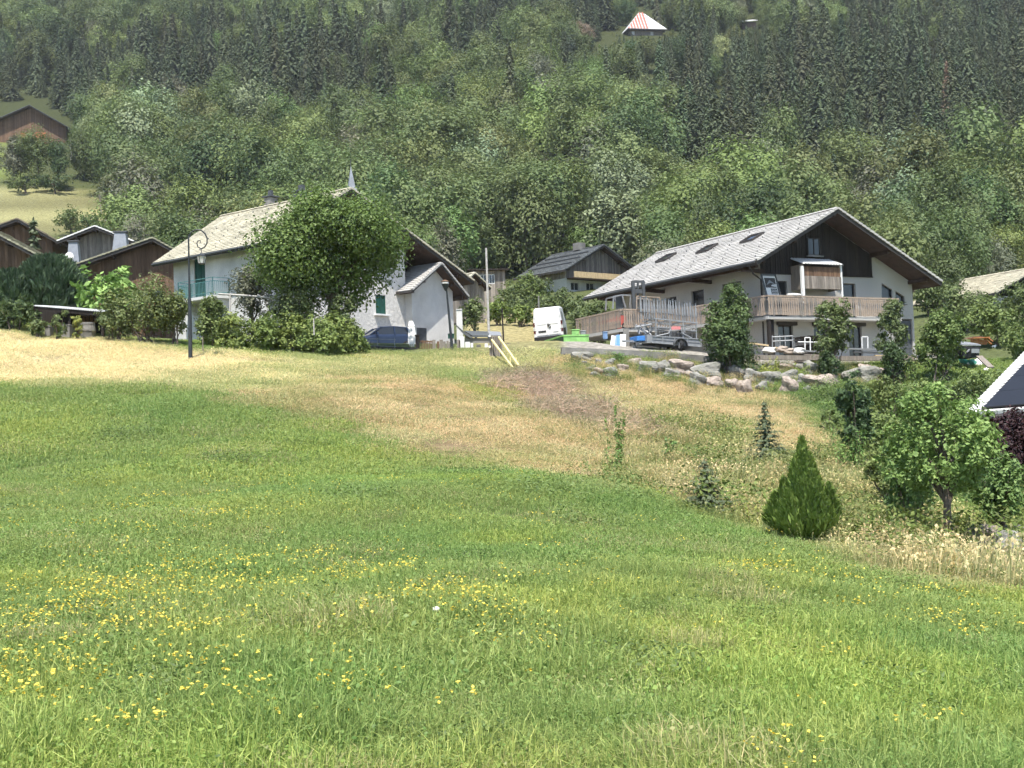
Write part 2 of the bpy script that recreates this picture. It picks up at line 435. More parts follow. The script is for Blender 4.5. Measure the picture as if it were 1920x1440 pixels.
# cover of the ground, outlined on the meadow (the photo shows where each cover ends)
Z_HAY = [(-900, 470), (0, 622), (200, 634), (370, 660), (520, 672), (380, 700), (250, 716), (0, 724), (-900, 700)]
Z_PALE = [(250, 705), (420, 668), (690, 672), (900, 655), (1000, 640), (1060, 670), (1000, 700), (800, 690), (640, 720), (420, 735)]
Z_BROWN = [(430, 740), (640, 700), (820, 705), (960, 760), (1120, 810), (1200, 790), (1180, 700), (1060, 670), (1320, 700), (1480, 755), (1560, 800), (1590, 860), (1480, 850), (1300, 800), (1180, 850), (1130, 905), (1010, 895), (860, 870), (720, 830), (560, 775)]
Z_BROWN2 = [(1040, 668), (1200, 680), (1340, 695), (1490, 755), (1300, 800), (1150, 790), (1080, 735)]
Z_DRY = [(1180, 830), (1290, 800), (1480, 850), (1600, 860), (1680, 930), (1800, 990), (1960, 1010), (2300, 1010), (2300, 1130), (1920, 1110), (1780, 1095), (1640, 1060), (1480, 1000), (1380, 985), (1240, 935), (1120, 905)]
Z_BRUSH = [(930, 705), (1000, 690), (1060, 705), (1090, 745), (1190, 795), (1210, 815), (1100, 795), (1010, 765), (940, 735)]
Z_WEED = [(1490, 745), (1600, 735), (1760, 720), (1900, 760), (1960, 900), (1800, 930), (1650, 900), (1590, 840)]
Z_GREENGAP = [(-200, 735), (250, 722), (420, 745), (560, 800), (400, 790), (-200, 790)]
def covers(x, y, z):
    u, v = proj(np.c_[x, y, z])
    n = (fbm(x, y, .35) - .5) * 44 + (fbm(x, y, 1.6) - .5) * 26
    sc = np.clip(30 / np.maximum(y, 5), .5, 3)
    s = lambda poly, soft: smooth(-soft, soft, poly_sd(u, v, poly) + n * sc)
    far = smooth(60, 66, y)
    return dict(hay=s(Z_HAY, 12), pale=s(Z_PALE, 22), brown=np.maximum(s(Z_BROWN, 14), s(Z_BROWN2, 14)), dry=s(Z_DRY, 22), brush=s(Z_BRUSH, 16), weed=s(Z_WEED, 22), u=u, v=v, far=far)

xs = np.concatenate([-np.geomspace(42, 700, 40)[::-1], np.arange(-41.5, 42, .5), np.geomspace(42, 700, 40)])
ys = np.concatenate([np.arange(-30, 0, 2), np.arange(0, 96, .5), np.geomspace(96, 880, 110)])
GX, GY = np.meshgrid(xs, ys); gx, gy = GX.ravel(), GY.ravel(); gzv = ground(gx, gy)
nx_, ny_ = len(xs), len(ys)
idx = np.arange(nx_ * ny_).reshape(ny_, nx_)
gf = np.stack([idx[:-1, :-1], idx[:-1, 1:], idx[1:, 1:], idx[1:, :-1]], -1).reshape(-1, 4)
gm = bpy.data.meshes.new('ground')
gm.vertices.add(len(gx)); gm.vertices.foreach_set('co', np.c_[gx, gy, gzv].astype(np.float32).ravel())
gm.loops.add(gf.size); gm.loops.foreach_set('vertex_index', gf.astype(np.int32).ravel())
gm.polygons.add(len(gf)); gm.polygons.foreach_set('loop_start', np.arange(0, gf.size, 4, dtype=np.int32))
gm.update(calc_edges=True); gm.shade_smooth()
cv = covers(gx, gy, gzv)
C_GREEN, C_HAY, C_PALE, C_BROWN, C_DRY, C_WEED, C_BRUSH = (np.array(c) for c in ((.155, .198, .062), (.45, .375, .22), (.37, .335, .175), (.34, .255, .145), (.27, .235, .115), (.12, .17, .055), (.25, .19, .14)))
def cover_colour(cv, n):
    c = np.tile(C_GREEN, (n, 1))
    for k, q in (('weed', C_WEED), ('pale', C_PALE), ('brown', C_BROWN), ('dry', C_DRY), ('hay', C_HAY), ('brush', C_BRUSH)):
        w = cv[k][:, None]; c = c * (1 - w) + q * w
    return c
gcol = cover_colour(cv, len(gx)) * .62
# far away: forest floor, mown upper field, yard gravel
gfar = smooth(62, 70, gy)[:, None]
u_, v_ = cv['u'], cv['v']
farc = np.array((.085, .10, .04)) * (1 - .45 * smooth(200, 300, gy))[:, None]
dryfar = smooth(-10, 10, poly_sd(u_, v_, [(930, 590), (1010, 575), (1060, 640), (1060, 665), (900, 665), (860, 600)]))[:, None]
farc = farc * (1 - dryfar) + C_DRY * dryfar
mown = smooth(-6, 6, poly_sd(u_, v_, [(-300, 345), (0, 352), (110, 352), (200, 372), (215, 425), (120, 440), (-300, 440)]) + (fbm(gx, gy, .05) - .5) * 20)[:, None] * (gy > 150)[:, None]
strip = (.5 + .5 * np.sin(gy * 1.1 + gx * .08 + fbm(gx, gy, .1) * 3))[:, None]
farc = farc * (1 - mown) + (np.array((.235, .225, .105)) * (.62 + .5 * strip)) * mown
yellow_slope = smooth(-8, 8, poly_sd(u_, v_, [(1780, 500), (1920, 470), (2100, 470), (2100, 520), (1850, 525)]))[:, None] * (gy > 120)[:, None]
farc = farc * (1 - yellow_slope) + np.array((.22, .22, .09)) * yellow_slope  # yellowish dry grass slope at the far right
pl = smooth(-8, 8, poly_sd(u_, v_, [(-300, 255), (20, 250), (30, 340), (-300, 350)]))[:, None] * (gy > 150)[:, None]
farc = farc * (1 - pl) + np.array((.14, .17, .05)) * pl
gcol = gcol * (1 - gfar) + farc * gfar
YARD = [P(1052, 652, 62.2)[:2], P(1190, 658, 62.4)[:2], P(1336, 669, 62.7)[:2], P(1405, 665, 62.3)[:2], P(1712, 672, 62.9)[:2], CH.pt(14, 0, 0)[:2], CH.pt(14, 15, 0)[:2], CH.pt(-6, 15, 0)[:2], P(1060, 640, 80)[:2]]
yard = smooth(-.25, .25, poly_sd(gx, gy, YARD))[:, None]
gcol = gcol * (1 - yard) + np.array((.27, .25, .215)) * yard
loc_h = (np.c_[gx, gy, gzv] - HO.o) @ np.array([HO.X, HO.Y]).T
yh = (smooth(1, 2, loc_h[:, 0]) * (1 - smooth(17, 18, loc_h[:, 0])) * smooth(-7, -6, loc_h[:, 1]) * (1 - smooth(3, 4, loc_h[:, 1])))[:, None]
gcol = gcol * (1 - yh) + np.array((.24, .22, .19)) * yh
ca = gm.attributes.new('gcol', 'FLOAT_COLOR', 'POINT')
ca.data.foreach_set('color', np.c_[gcol, np.ones(len(gx))].astype(np.float32).ravel())
gmat = bpy.data.materials.new('meadow_soil'); gmat.use_nodes = True
nt = gmat.node_tree; b = nt.nodes['Principled BSDF']; b.inputs['Roughness'].default_value = .95; b.inputs['Specular IOR Level'].default_value = .1
at_ = nn(nt, 'ShaderNodeAttribute', attribute_name='gcol')
tc = nn(nt, 'ShaderNodeTexCoord'); no = nn(nt, 'ShaderNodeTexNoise'); no.inputs['Scale'].default_value = 3.5; no.inputs['Detail'].default_value = 8
nt.links.new(tc.outputs['Object'], no.inputs['Vector'])
mr = nn(nt, 'ShaderNodeMapRange'); mr.inputs['From Min'].default_value = .3; mr.inputs['From Max'].default_value = .7; mr.inputs['To Min'].default_value = .6; mr.inputs['To Max'].default_value = 1.35
nt.links.new(no.outputs['Fac'], mr.inputs['Value'])
vm = nn(nt, 'ShaderNodeVectorMath', operation='SCALE'); nt.links.new(at_.outputs['Color'], vm.inputs[0]); nt.links.new(mr.outputs[0], vm.inputs['Scale'])
nt.links.new(vm.outputs[0], b.inputs['Base Color'])
bp = nn(nt, 'ShaderNodeBump'); bp.inputs['Strength'].default_value = .8; bp.inputs['Distance'].default_value = .12
nt.links.new(no.outputs['Fac'], bp.inputs['Height']); nt.links.new(bp.outputs[0], b.inputs['Normal'])
gm.materials.append(gmat)
go = bpy.data.objects.new('ground', gm); COL.objects.link(go); tag(go, kind='structure')

# ------------------------------------------------------------------ scatter of uncountable cover (geometry nodes)
def proto_collection(name, meshes):
    c = bpy.data.collections.new(name)
    for i, me in enumerate(meshes):
        o = bpy.data.objects.new('%s_%02d' % (name, i), me); c.objects.link(o)
    return c
def scatter(name, label, cat, coll, pos, rot, scl, idx, col):
    n = len(pos)
    me = bpy.data.meshes.new(name); me.vertices.add(n); me.vertices.foreach_set('co', np.asarray(pos, np.float32).ravel())
    for nm, ty, fld, dat in (('rot', 'FLOAT_VECTOR', 'vector', rot), ('scl', 'FLOAT_VECTOR', 'vector', scl), ('pcol', 'FLOAT_VECTOR', 'vector', col)):
        a = me.attributes.new(nm, ty, 'POINT'); a.data.foreach_set(fld, np.asarray(dat, np.float32).ravel())
    a = me.attributes.new('idx', 'INT', 'POINT'); a.data.foreach_set('value', np.asarray(idx, np.int32))
    o = bpy.data.objects.new(name, me); COL.objects.link(o)
    ng = bpy.data.node_groups.new(name + '_scatter', 'GeometryNodeTree')
    ng.interface.new_socket('Geometry', in_out='INPUT', socket_type='NodeSocketGeometry')
    ng.interface.new_socket('Geometry', in_out='OUTPUT', socket_type='NodeSocketGeometry')
    gi, g_o = ng.nodes.new('NodeGroupInput'), ng.nodes.new('NodeGroupOutput')
    ci = ng.nodes.new('GeometryNodeCollectionInfo'); ci.inputs['Collection'].default_value = coll
    ci.inputs['Separate Children'].default_value = True; ci.inputs['Reset Children'].default_value = True
    ip = ng.nodes.new('GeometryNodeInstanceOnPoints'); ip.inputs['Pick Instance'].default_value = True
    def named(nm, dt):
        q = ng.nodes.new('GeometryNodeInputNamedAttribute'); q.data_type = dt; q.inputs['Name'].default_value = nm
        return q.outputs['Attribute']
    e2r = ng.nodes.new('FunctionNodeEulerToRotation')
    L = ng.links.new
    L(gi.outputs[0], ip.inputs['Points']); L(ci.outputs[0], ip.inputs['Instance'])
    L(named('idx', 'INT'), ip.inputs['Instance Index']); L(named('rot', 'FLOAT_VECTOR'), e2r.inputs[0]); L(e2r.outputs[0], ip.inputs['Rotation'])
    L(named('scl', 'FLOAT_VECTOR'), ip.inputs['Scale']); L(ip.outputs[0], g_o.inputs[0])
    md = o.modifiers.new('scatter', 'NODES'); md.node_group = ng
    tag(o, label, cat, kind='stuff')
    return o

def blades(seed, n, rad, h0, h1, w, lean=.5, flat=False, m='g_blade', head=0.0, clover=0, cs=.02):
    """tuft of bent blades, two quads each"""
    rng = np.random.default_rng(seed)
    a = rng.random(n) * 6.283; r = rad * np.sqrt(rng.random(n))
    base = np.c_[r * np.cos(a), r * np.sin(a), np.full(n, -.02)]
    h = rng.uniform(h0, h1, n); az = rng.random(n) * 6.283
    d = np.c_[np.cos(az), np.sin(az), np.zeros(n)]
    if flat:
        up = rng.uniform(.08, .45, n)[:, None] * np.array([0, 0, 1.]); out = d
        mid = base + (out * .5 + up * .8) * h[:, None]; tip = base + (out * 1.0 + up * .7) * h[:, None]
    else:
        ln = np.abs(rng.normal(0, lean, n))[:, None]
        mid = base + (np.array([0, 0, 1.]) * .58 + d * ln * .35) * h[:, None]; tip = base + (np.array([0, 0, 1.]) * (1 - ln * .35) + d * ln) * h[:, None]
    fa = az + 1.57 + rng.normal(0, .6, n); sd = np.c_[np.cos(fa), np.sin(fa), np.zeros(n)] * (w * rng.uniform(.6, 1.3, n))[:, None] * .5
    q1 = np.stack([base - sd, base + sd, mid + sd * .9, mid - sd * .9], 1)
    q2 = np.stack([mid - sd * .9, mid + sd * .9, tip + sd * .12, tip - sd * .12], 1)
    t = rng.random(n) * .9
    Q = [q1, q2]; T = [t * .8, np.minimum(t + .15, 1)]
    if head:
        hd = unit(tip - mid); c = tip - hd * head * .3; s2 = sd / w * .02 * 2
        Q.append(np.stack([c - hd * head * .5, c + s2, c + hd * head * .5, c - s2], 1)); T.append(np.minimum(t + .4, 1))
    if clover:
        a = rng.random(clover) * 6.283; r = rad * np.sqrt(rng.random(clover)); pz_ = rng.beta(1.6, 2.2, clover) * h1 * .85
        nr = unit(np.c_[rng.normal(0, .55, clover), rng.normal(0, .55, clover), np.full(clover, 1.0)])
        Q.append(leaf_quads(rng, np.c_[r * np.cos(a), r * np.sin(a), pz_], nr, cs * rng.uniform(.6, 1.5, clover), .62)); T.append(rng.random(clover) * .42)
    return quads('grass_tuft', np.concatenate(Q), None, M[m], np.concatenate(T))
def weeds(seed, n, rad, h, leaf, m='f_weed'):
    rng = np.random.default_rng(seed)
    a = rng.random(n) * 6.283; r = rad * np.sqrt(rng.random(n))
    pos = np.c_[r * np.cos(a), r * np.sin(a), rng.uniform(.02, h, n)]
    nr = unit(np.c_[rng.normal(0, .5, n), rng.normal(0, .5, n), np.full(n, 1.0)])
    return quads('weed_tuft', leaf_quads(rng, pos, nr, rng.uniform(.6, 1.2, n) * leaf, .5), None, M[m], rng.random(n))
def twigs(seed, n, rad, h, w, m):
    rng = np.random.default_rng(seed)
    a = rng.random(n) * 6.283; r = rad * np.sqrt(rng.random(n))
    b0 = np.c_[r * np.cos(a), r * np.sin(a), rng.uniform(0, h * .6, n)]
    d = unit(np.c_[rng.normal(0, 1, n), rng.normal(0, 1, n), rng.uniform(-.3, .9, n)]) * rng.uniform(.15, .45, n)[:, None]
    sd = unit(np.cross(d, rng.normal(size=(n, 3)))) * w
    return quads('brush_tuft', np.stack([b0 - sd, b0 + sd, b0 + d + sd * .3, b0 + d - sd * .3], 1), None, M[m], rng.random(n))
def flowers(seed, n, rad, h, size):
    rng = np.random.default_rng(seed)
    a = rng.random(n) * 6.283; r = rad * np.sqrt(rng.random(n))
    c = np.c_[r * np.cos(a), r * np.sin(a), rng.uniform(.7, 1.1, n) * h]
    Q = []
    for k in range(3):
        an = rng.random(n) * 6.283
        t = np.c_[np.cos(an), np.sin(an), rng.normal(0, .25, n)]; bb = np.c_[-np.sin(an), np.cos(an), rng.normal(0, .25, n)]
        s_ = (size * rng.uniform(.7, 1.2, n))[:, None]
        Q.append(np.stack([c - t * s_ * .5, c + bb * s_ * .28, c + t * s_ * .5, c - bb * s_ * .28], 1) + np.array([0, 0, .004 * k]))
    return quads('flower_tuft', np.concatenate(Q), None, M['flower'], rng.random(3 * n))

def spread(rng, y0, y1, dens, margin=4.0):
    """random ground points in the wedge in front of the camera"""
    hw = lambda y: .415 * y + margin
    area = (hw(y0) + hw(y1)) * (y1 - y0); n = int(area * dens * 1.15)
    y = np.sqrt(rng.random(n) * (y1 ** 2 - y0 ** 2) + y0 ** 2); x = (rng.random(n) * 2 - 1) * hw(y)
    return x, y

# ------------------------------------------------------------------ meadow
rng = np.random.default_rng(11)
tufts = proto_collection('tuft', [
    blades(1, 560, .34, .03, .13, .0046, .75, clover=130, cs=.017), blades(2, 560, .34, .03, .11, .0044, .95, clover=200, cs=.016), blades(3, 480, .34, .04, .19, .005, .75, clover=90, cs=.02),
    blades(4, 560, .60, .04, .14, .0075, .75, clover=130, cs=.026), blades(5, 560, .60, .035, .12, .007, .95, clover=190, cs=.025),
    blades(6, 600, 1.0, .05, .15, .013, .75, clover=130, cs=.042), blades(7, 600, 1.0, .04, .13, .012, .95, clover=170, cs=.04),
    blades(8, 420, .95, .15, .36, .012, .3, flat=True), blades(9, 420, .95, .12, .30, .013, .3, flat=True),
    blades(10, 130, .55, .22, .62, .009, .40, head=.05), blades(11, 170, .60, .18, .48, .010, .5, head=.045),
    weeds(12, 110, .26, .11, .036), weeds(13, 380, .60, .20, .050), weeds(14, 420, .70, .5, .085),
    twigs(15, 260, .9, .4, .008, 'g_blade')])
bands = [(2.6, 8, 15, (0, 1, 2)), (8, 14, 11, (0, 1, 2, 3)), (14, 27, 4.6, (3, 4)), (27, 64, 2.1, (5, 6))]
PX, PY, PI = [], [], []
for y0, y1, dn, ids in bands:
    x, y = spread(rng, y0, y1, dn); PX.append(x); PY.append(y); PI.append(rng.choice(ids, len(x)))
px, py, pi_ = np.concatenate(PX), np.concatenate(PY), np.concatenate(PI)
pz = ground(px, py); cv = covers(px, py, pz); n = len(px)
dryw = np.maximum.reduce([cv['hay'], cv['brown'], cv['dry'], cv['pale']])
col = cover_colour(cv, n)
patch = fbm(px, py, .22); fine = rng.random(n)
# own colour of each tuft: greener, yellower or drier plants grow in patches
green_k = (1 - dryw)[:, None]
yel = smooth(.45, .75, fbm(px + 40, py, .5))[:, None]
strawy = (rng.random(n) < (.03 + .14 * smooth(.5, .8, fbm(px, py + 90, .9)))) [:, None] * green_k
col = col * (1 + green_k * (yel * np.array([.40, .24, .05])))
lush = smooth(.48, .72, fbm(px - 70, py + 30, .3))[:, None] * green_k
col = col * (1 - lush * np.array([.16, .05, .10]))
col = col * (1 - strawy * .7) + np.array([.26, .23, .12]) * strawy * .7
spotgreen = (rng.random(n) < .30 + .22 * cv['dry'])[:, None] * dryw[:, None] * (1 - cv['hay'][:, None] * .75)
col = col * (1 - spotgreen * .75) + np.array([.115, .15, .048]) * spotgreen * .75
grn = (smooth(.48, .66, fbm(px + 31, py + 7, .45)) * .5 * (1 - cv['hay']) * dryw)[:, None]
col = col * (1 - grn) + np.array([.17, .20, .07]) * grn
pale2 = (smooth(.5, .7, fbm(px - 11, py + 77, .8)) * .5 * dryw)[:, None]; col = col * (1 - pale2) + np.array([.45, .38, .23]) * pale2
col *= (.84 + .16 * patch + .20 * fine)[:, None]
flat_ok = (cv['hay'] + cv['brown'] * .75 + cv['pale'] * .5) > rng.random(n) * 1.1
pi_ = np.where(flat_ok & (py > 9), rng.choice([7, 8], n), pi_)
tall = (cv['dry'] > .35) & (rng.random(n) < np.where(py < 27, .35, .6))
pi_ = np.where(tall, rng.choice([9, 10], n), pi_)
weed = ((rng.random(n) < .025 + .12 * (fbm(px + 20, py - 50, .6) > .66)) & (dryw < .4))
pi_ = np.where(weed & (py < 16), 11, np.where(weed & (py < 34) & (rng.random(n) < .4), 12, pi_))
wz = (cv['weed'] > .5) & (rng.random(n) < .5)
pi_ = np.where(wz, rng.choice([12, 13], n), pi_)
col = np.where((wz | weed)[:, None] & ((pi_ >= 11)[:, None]), (.42 + .35 * rng.random((n, 1))) * np.array([[1.0, 1.0, 1.0]]), col)
br = (cv['brush'] > .5) & (rng.random(n) < .34)
pi_ = np.where(br, 14, pi_)
gw_ = (cv['dry'] > .4) & (rng.random(n) < .22); pi_ = np.where(gw_, rng.choice([12, 13], n, p=[.6, .4]), pi_); col = np.where(gw_[:, None], (.42 + .35 * rng.random((n, 1))) * np.array([[1.1, 1.0, .85]]), col)
keep = (cv['far'] < .5) & ~(poly_sd(cv['u'], cv['v'], [(1805, 1005), (1940, 985), (1940, 1085), (1815, 1070)]) > 0)
keep &= ~(poly_sd(px, py, YARD) > 0)
loch = (np.c_[px, py, pz] - HO.o) @ np.array([HO.X, HO.Y]).T
keep &= ~((loch[:, 0] > 1) & (loch[:, 1] > -5.5))
sc = rng.uniform(.75, 1.25, n) * (.85 + .5 * fbm(px + 9, py, .4))
scl = np.c_[sc, sc, sc * rng.uniform(.75, 1.3, n) * np.where((pi_ == 9) | (pi_ == 10), .78, 1.0)]
dzx = (ground(px + .4, py) - ground(px - .4, py)) / .8; dzy = (ground(px, py + .4) - ground(px, py - .4)) / .8
yaw = rng.random(n) * 6.283                      # spin about the slope's own normal, so that wide tufts lie on the slope
ax_, ay_ = np.cos(yaw) * dzx + np.sin(yaw) * dzy, -np.sin(yaw) * dzx + np.cos(yaw) * dzy
rot = np.c_[np.arctan(ay_), -np.arctan(ax_), yaw]
k = keep
isfl = k & ((pi_ == 7) | (pi_ == 8)); istall = k & ((pi_ == 9) | (pi_ == 10)); isbr = k & (pi_ == 14); isg = k & ~(isfl | istall | isbr)
pos = np.c_[px, py, pz]
for nm, lb, ct, w in (('meadow_grass', 'short green meadow grass covering the slope in the foreground', 'grass', isg),
                      ('mown_hay', 'pale mown hay and stubble lying on the upper slope', 'hay', isfl),
                      ('tall_dry_grass', 'tall straw coloured grass gone to seed below the rock wall', 'dry grass', istall),
                      ('dead_brush', 'purplish brown dead brambles on the bank below the yard', 'brush', isbr)):
    scatter(nm, lb, ct, tufts, pos[w], rot[w], scl[w], pi_[w], col[w])
# yellow flowers: loose drifts, thickest at lower left
fl = proto_collection('flower', [flowers(21, 8, .16, .24, .036), flowers(22, 4, .14, .23, .036), flowers(23, 14, .30, .24, .036), flowers(24, 2, .08, .24, .034)])
fx, fy = [], []
drifts = [(60, 1290, .35, 26), (20, 1280, .2, 14), (640, 1325, .3, 7), (1685, 1365, .25, 3), (1455, 1436, .12, 4), (100, 1130, 1.2, 30), (300, 1140, 1.2, 34), (420, 1110, 1.0, 24), (200, 1220, 1.0, 18), (215, 1270, .5, 18), (150, 1160, .8, 34), (270, 1110, .9, 40), (340, 1100, .6, 34), (180, 1150, .5, 26), (250, 1190, .5, 26), (400, 1085, .5, 22), (470, 1110, .7, 22), (520, 1120, .5, 18), (90, 1100, .5, 14),
          (720, 1070, .4, 16), (825, 1132, .22, 26), (890, 1155, .3, 24), (600, 1310, .4, 9), (960, 1210, .3, 10), (1090, 1130, .5, 8), (280, 1000, .7, 16), (260, 940, .8, 18), (360, 940, .6, 16), (140, 975, .7, 18), (95, 935, .7, 14),
          (420, 990, .9, 16), (500, 985, .7, 12), (310, 835, .7, 16), (180, 815, 1.0, 14), (640, 960, .6, 10), (820, 940, .6, 7), (620, 990, .8, 10), (1015, 950, .5, 7), (490, 1100, .5, 16), (1405, 1088, .2, 9), (1460, 1086, .2, 8), (1540, 1100, .5, 10), (1600, 1110, .7, 14), (1660, 1118, .5, 10), (1730, 1138, .4, 10), (1800, 1190, .5, 22),
          (1790, 1185, .3, 8), (360, 1330, .4, 7), (435, 1300, .3, 6), (130, 1190, 1.0, 20), (330, 1170, .9, 20), (230, 1080, 1.0, 24), (1000, 1015, .8, 8), (900, 1070, .9, 10), (1000, 1130, .6, 7)]
for u, v, sp, cn in drifts:
    # depth where this pixel meets the meadow
    yy = np.geomspace(5, 60, 500); d = ray(u, v); ps = d[None] * (yy / d[1])[:, None]
    hit = np.argmax(ground(ps[:, 0], ps[:, 1]) > ps[:, 2]); Yh = yy[hit]; xh = ps[hit, 0]
    kk = int(cn * .75) + 1; s_ = sp * 1.5 * max(Yh / 10, .7)
    fx.append(xh + rng.normal(0, s_ * .55, kk)); fy.append(Yh + rng.normal(0, s_ * .9, kk))
x, y = spread(rng, 5, 26, 1.1, 1); kp = (rng.random(len(x)) < smooth(1.0, -.8, x / (.4 * y)) ** 1.3 * .8 * smooth(.40, .62, fbm(x, y, .55)) + .03); fx.append(x[kp]); fy.append(y[kp])
fx, fy = np.concatenate(fx), np.concatenate(fy); okf = (fy > 4.5) & (fy < 34); fx, fy = fx[okf], fy[okf]; nf = len(fx)
fs = rng.uniform(.6, .9, nf)
scatter('yellow_flowers', 'small yellow meadow flowers in loose drifts through the green grass', 'flowers', fl, np.c_[fx, fy, ground(fx, fy)], np.c_[rng.normal(0, .1, nf), rng.normal(0, .1, nf), rng.random(nf) * 6.28], np.c_[fs, fs, fs], rng.choice([0, 1, 2, 3], nf, p=[.3, .3, .12, .28]), np.ones((nf, 3)))

# ------------------------------------------------------------------ plants: generators
def crown_mesh(seed, w, h, z0, n, leaf, m, nb=14, asp=.6, lump=.36, upb=.45, sig=.20, flat=1.0, jag=.25, taper=0.0, nr_=.40, tc=(0, 1)):
    rng = np.random.default_rng(seed)
    rz_ = (h - z0) / 2; c0 = np.array([0, 0, z0 + rz_])
    d = unit(rng.normal(size=(nb, 3))); d[:, 2] = d[:, 2] * .9
    fr = rng.uniform(.42, .80, nb)[:, None]
    bc = c0 + d * fr * np.array([w / 2, w / 2 * flat, rz_])
    br = rng.uniform(1 - jag, 1 + jag, nb) * lump * min(w, h - z0) * .5 * 1.15
    bc = np.r_[bc, c0[None]]; br = np.r_[br, .55 * min(w / 2, rz_)]
    bc[:, 2] = np.maximum(bc[:, 2], z0 + br * .55)
    tt_ = np.clip((bc[:, 2] - z0) / max(h - z0, .1), 0, 1); k_ = 1 - taper * tt_
    bc[:, :2] *= k_[:, None]; br = br * (1 - taper * .55 * tt_)
    wts = br ** 2; wts /= wts.sum()
    ncl = max(30, n // 14)
    bi = rng.choice(len(br), ncl, p=wts)
    cd = unit(rng.normal(size=(ncl, 3)) + np.array([0, 0, .25]))
    cl = bc[bi] + cd * (br[bi] * rng.uniform(.72, 1.06, ncl))[:, None]
    li = rng.integers(0, ncl, n)
    pos = cl[li] + rng.normal(size=(n, 3)) * (br[bi][li] * sig)[:, None]
    pos[:, 2] = np.maximum(pos[:, 2], .03)
    rad = np.hypot(pos[:, 0], pos[:, 1] / flat); kr = (w / 2) / max(np.percentile(rad, 97.5), .05); kz = h / max(np.percentile(pos[:, 2], 99.2), .05)
    pos = pos * np.array([kr, kr, kz]); bc = bc * np.array([kr, kr, kz])
    nr = unit(cd[li] * .8 + np.array([0, 0, upb]) + rng.normal(size=(n, 3)) * nr_)
    tc_ = rng.random(ncl)
    t = tc[0] + (tc[1] - tc[0]) * np.clip(.55 * tc_[li] + .45 * rng.random(n), 0, 1)
    me = quads('crown', leaf_quads(rng, pos, nr, leaf * rng.uniform(.65, 1.3, n), asp), None, M[m], t)
    return me, bc, br
def limbs_mb(bc, h, z0, r0, rng, nlimb=9, spread_=.0):
    mb = MB(); top = bc[:, 2].max() * .85
    k = 6
    pts = [(rng.normal(0, .03) * h * .3 * i / k, rng.normal(0, .03) * h * .3 * i / k, -0.15 + (top + .15) * i / k) for i in range(k + 1)]
    mb.tube(pts, [r0 * (1.15 - .95 * i / k) for i in range(k + 1)], 7)
    for i in rng.permutation(len(bc))[:nlimb]:
        e = Vector(bc[i]); zz = max(.12 * h, min(e.z * .62, top * .9)); f_ = zz / top * k; j = min(int(f_), k - 1)
        a = Vector(pts[j]).lerp(Vector(pts[j + 1]), f_ - j); md = a.lerp(e, .5) + Vector((0, 0, .06 * h))
        mb.tube([a, md, e], [r0 * .5, r0 * .3, r0 * .1], 5)
    return mb
def spruce_mesh(seed, H, Rb, m='f_spruce', tiers=22, z0=.05, tuft=.055, dens=1.0, droop=.35, irr=0.0):
    rng = np.random.default_rng(seed); pos, nr, al, sz, tt = [], [], [], [], []
    for k in range(tiers):
        t = z0 + (1 - z0) * (k / tiers) ** .95; z = t * H
        r = Rb * (1 - t) ** .85 * rng.uniform(.82, 1.12) + .02 * H * (1 - t)
        nbr = max(4, int((5 + 8 * (1 - t)) * dens)); ph = rng.random() * 6.28
        for b_ in range(nbr):
            az = ph + 6.283 * b_ / nbr + rng.normal(0, .18); L = r * rng.uniform(.75 - irr, 1.12 + irr * .3); bt = rng.random()
            ns = max(2, int(L / (tuft * H) * 1.5))
            for s_ in range(ns):
                q = (s_ + .6) / ns; rr = L * q
                zz = z - droop * L * q ** 1.6 + .12 * L * q
                for c_ in (-1, 0, 1):
                    off = c_ * tuft * H * .42 * (1 - .4 * q)
                    pos.append((rr * math.cos(az) - off * math.sin(az), rr * math.sin(az) + off * math.cos(az), zz - abs(c_) * tuft * H * .16 + rng.normal(0, .012 * H)))
                    out = np.array([math.cos(az + c_ * .5), math.sin(az + c_ * .5), -.35])
                    al.append(out); nr.append(np.array([math.cos(az) * .55, math.sin(az) * .55, .75]) + rng.normal(0, .2, 3)); sz.append(tuft * H * rng.uniform(.8, 1.3)); tt.append(.5 * bt + .5 * rng.random())
    for k in range(6):
        pos.append((0, 0, H * (.93 + .013 * k))); al.append(np.array([rng.normal(0, .2), rng.normal(0, .2), 1])); nr.append(rng.normal(0, 1, 3) * np.array([1, 1, .2])); sz.append(tuft * H * .9); tt.append(rng.random())
    pos, nr, al = np.array(pos), unit(np.array(nr)), np.array(al)
    return quads('crown', leaf_quads(rng, pos, nr, np.array(sz), .48, al), None, M[m], np.array(tt))
def spray_mesh(seed, w, h, n, leaf, m, prof, splay=.35, z0=.02):
    """upright sprays filling a solid of revolution with radius profile prof(t)"""
    rng = np.random.default_rng(seed)
    t = rng.random(n) ** .8; a = rng.random(n) * 6.283; lob = 1 + .14 * np.sin(a * 5 + t * 9) + .10 * np.sin(a * 11 - t * 17) + .08 * np.sin(a * 3 + t * 31)
    r = w / 2 * prof(t) * lob * np.sqrt(rng.uniform(.3, 1.2, n))
    pos = np.c_[r * np.cos(a), r * np.sin(a), z0 + t * (h - z0)]
    out = np.c_[np.cos(a), np.sin(a), np.zeros(n)]
    al = unit(out * splay + np.array([0, 0, 1.0]) + rng.normal(0, .22, (n, 3)))
    nr = unit(out + rng.normal(0, .6, (n, 3)) + np.array([0, 0, .2]))
    nr = unit(nr - (nr * al).sum(1, keepdims=True) * al)
    tt = np.clip(.5 * vnoise(a * 3, t * 14, 1.0) + .5 * rng.random(n), 0, 1)
    return quads('crown', leaf_quads(rng, pos, nr, leaf * rng.uniform(.6, 1.7, n), .26, al), None, M[m], tt)
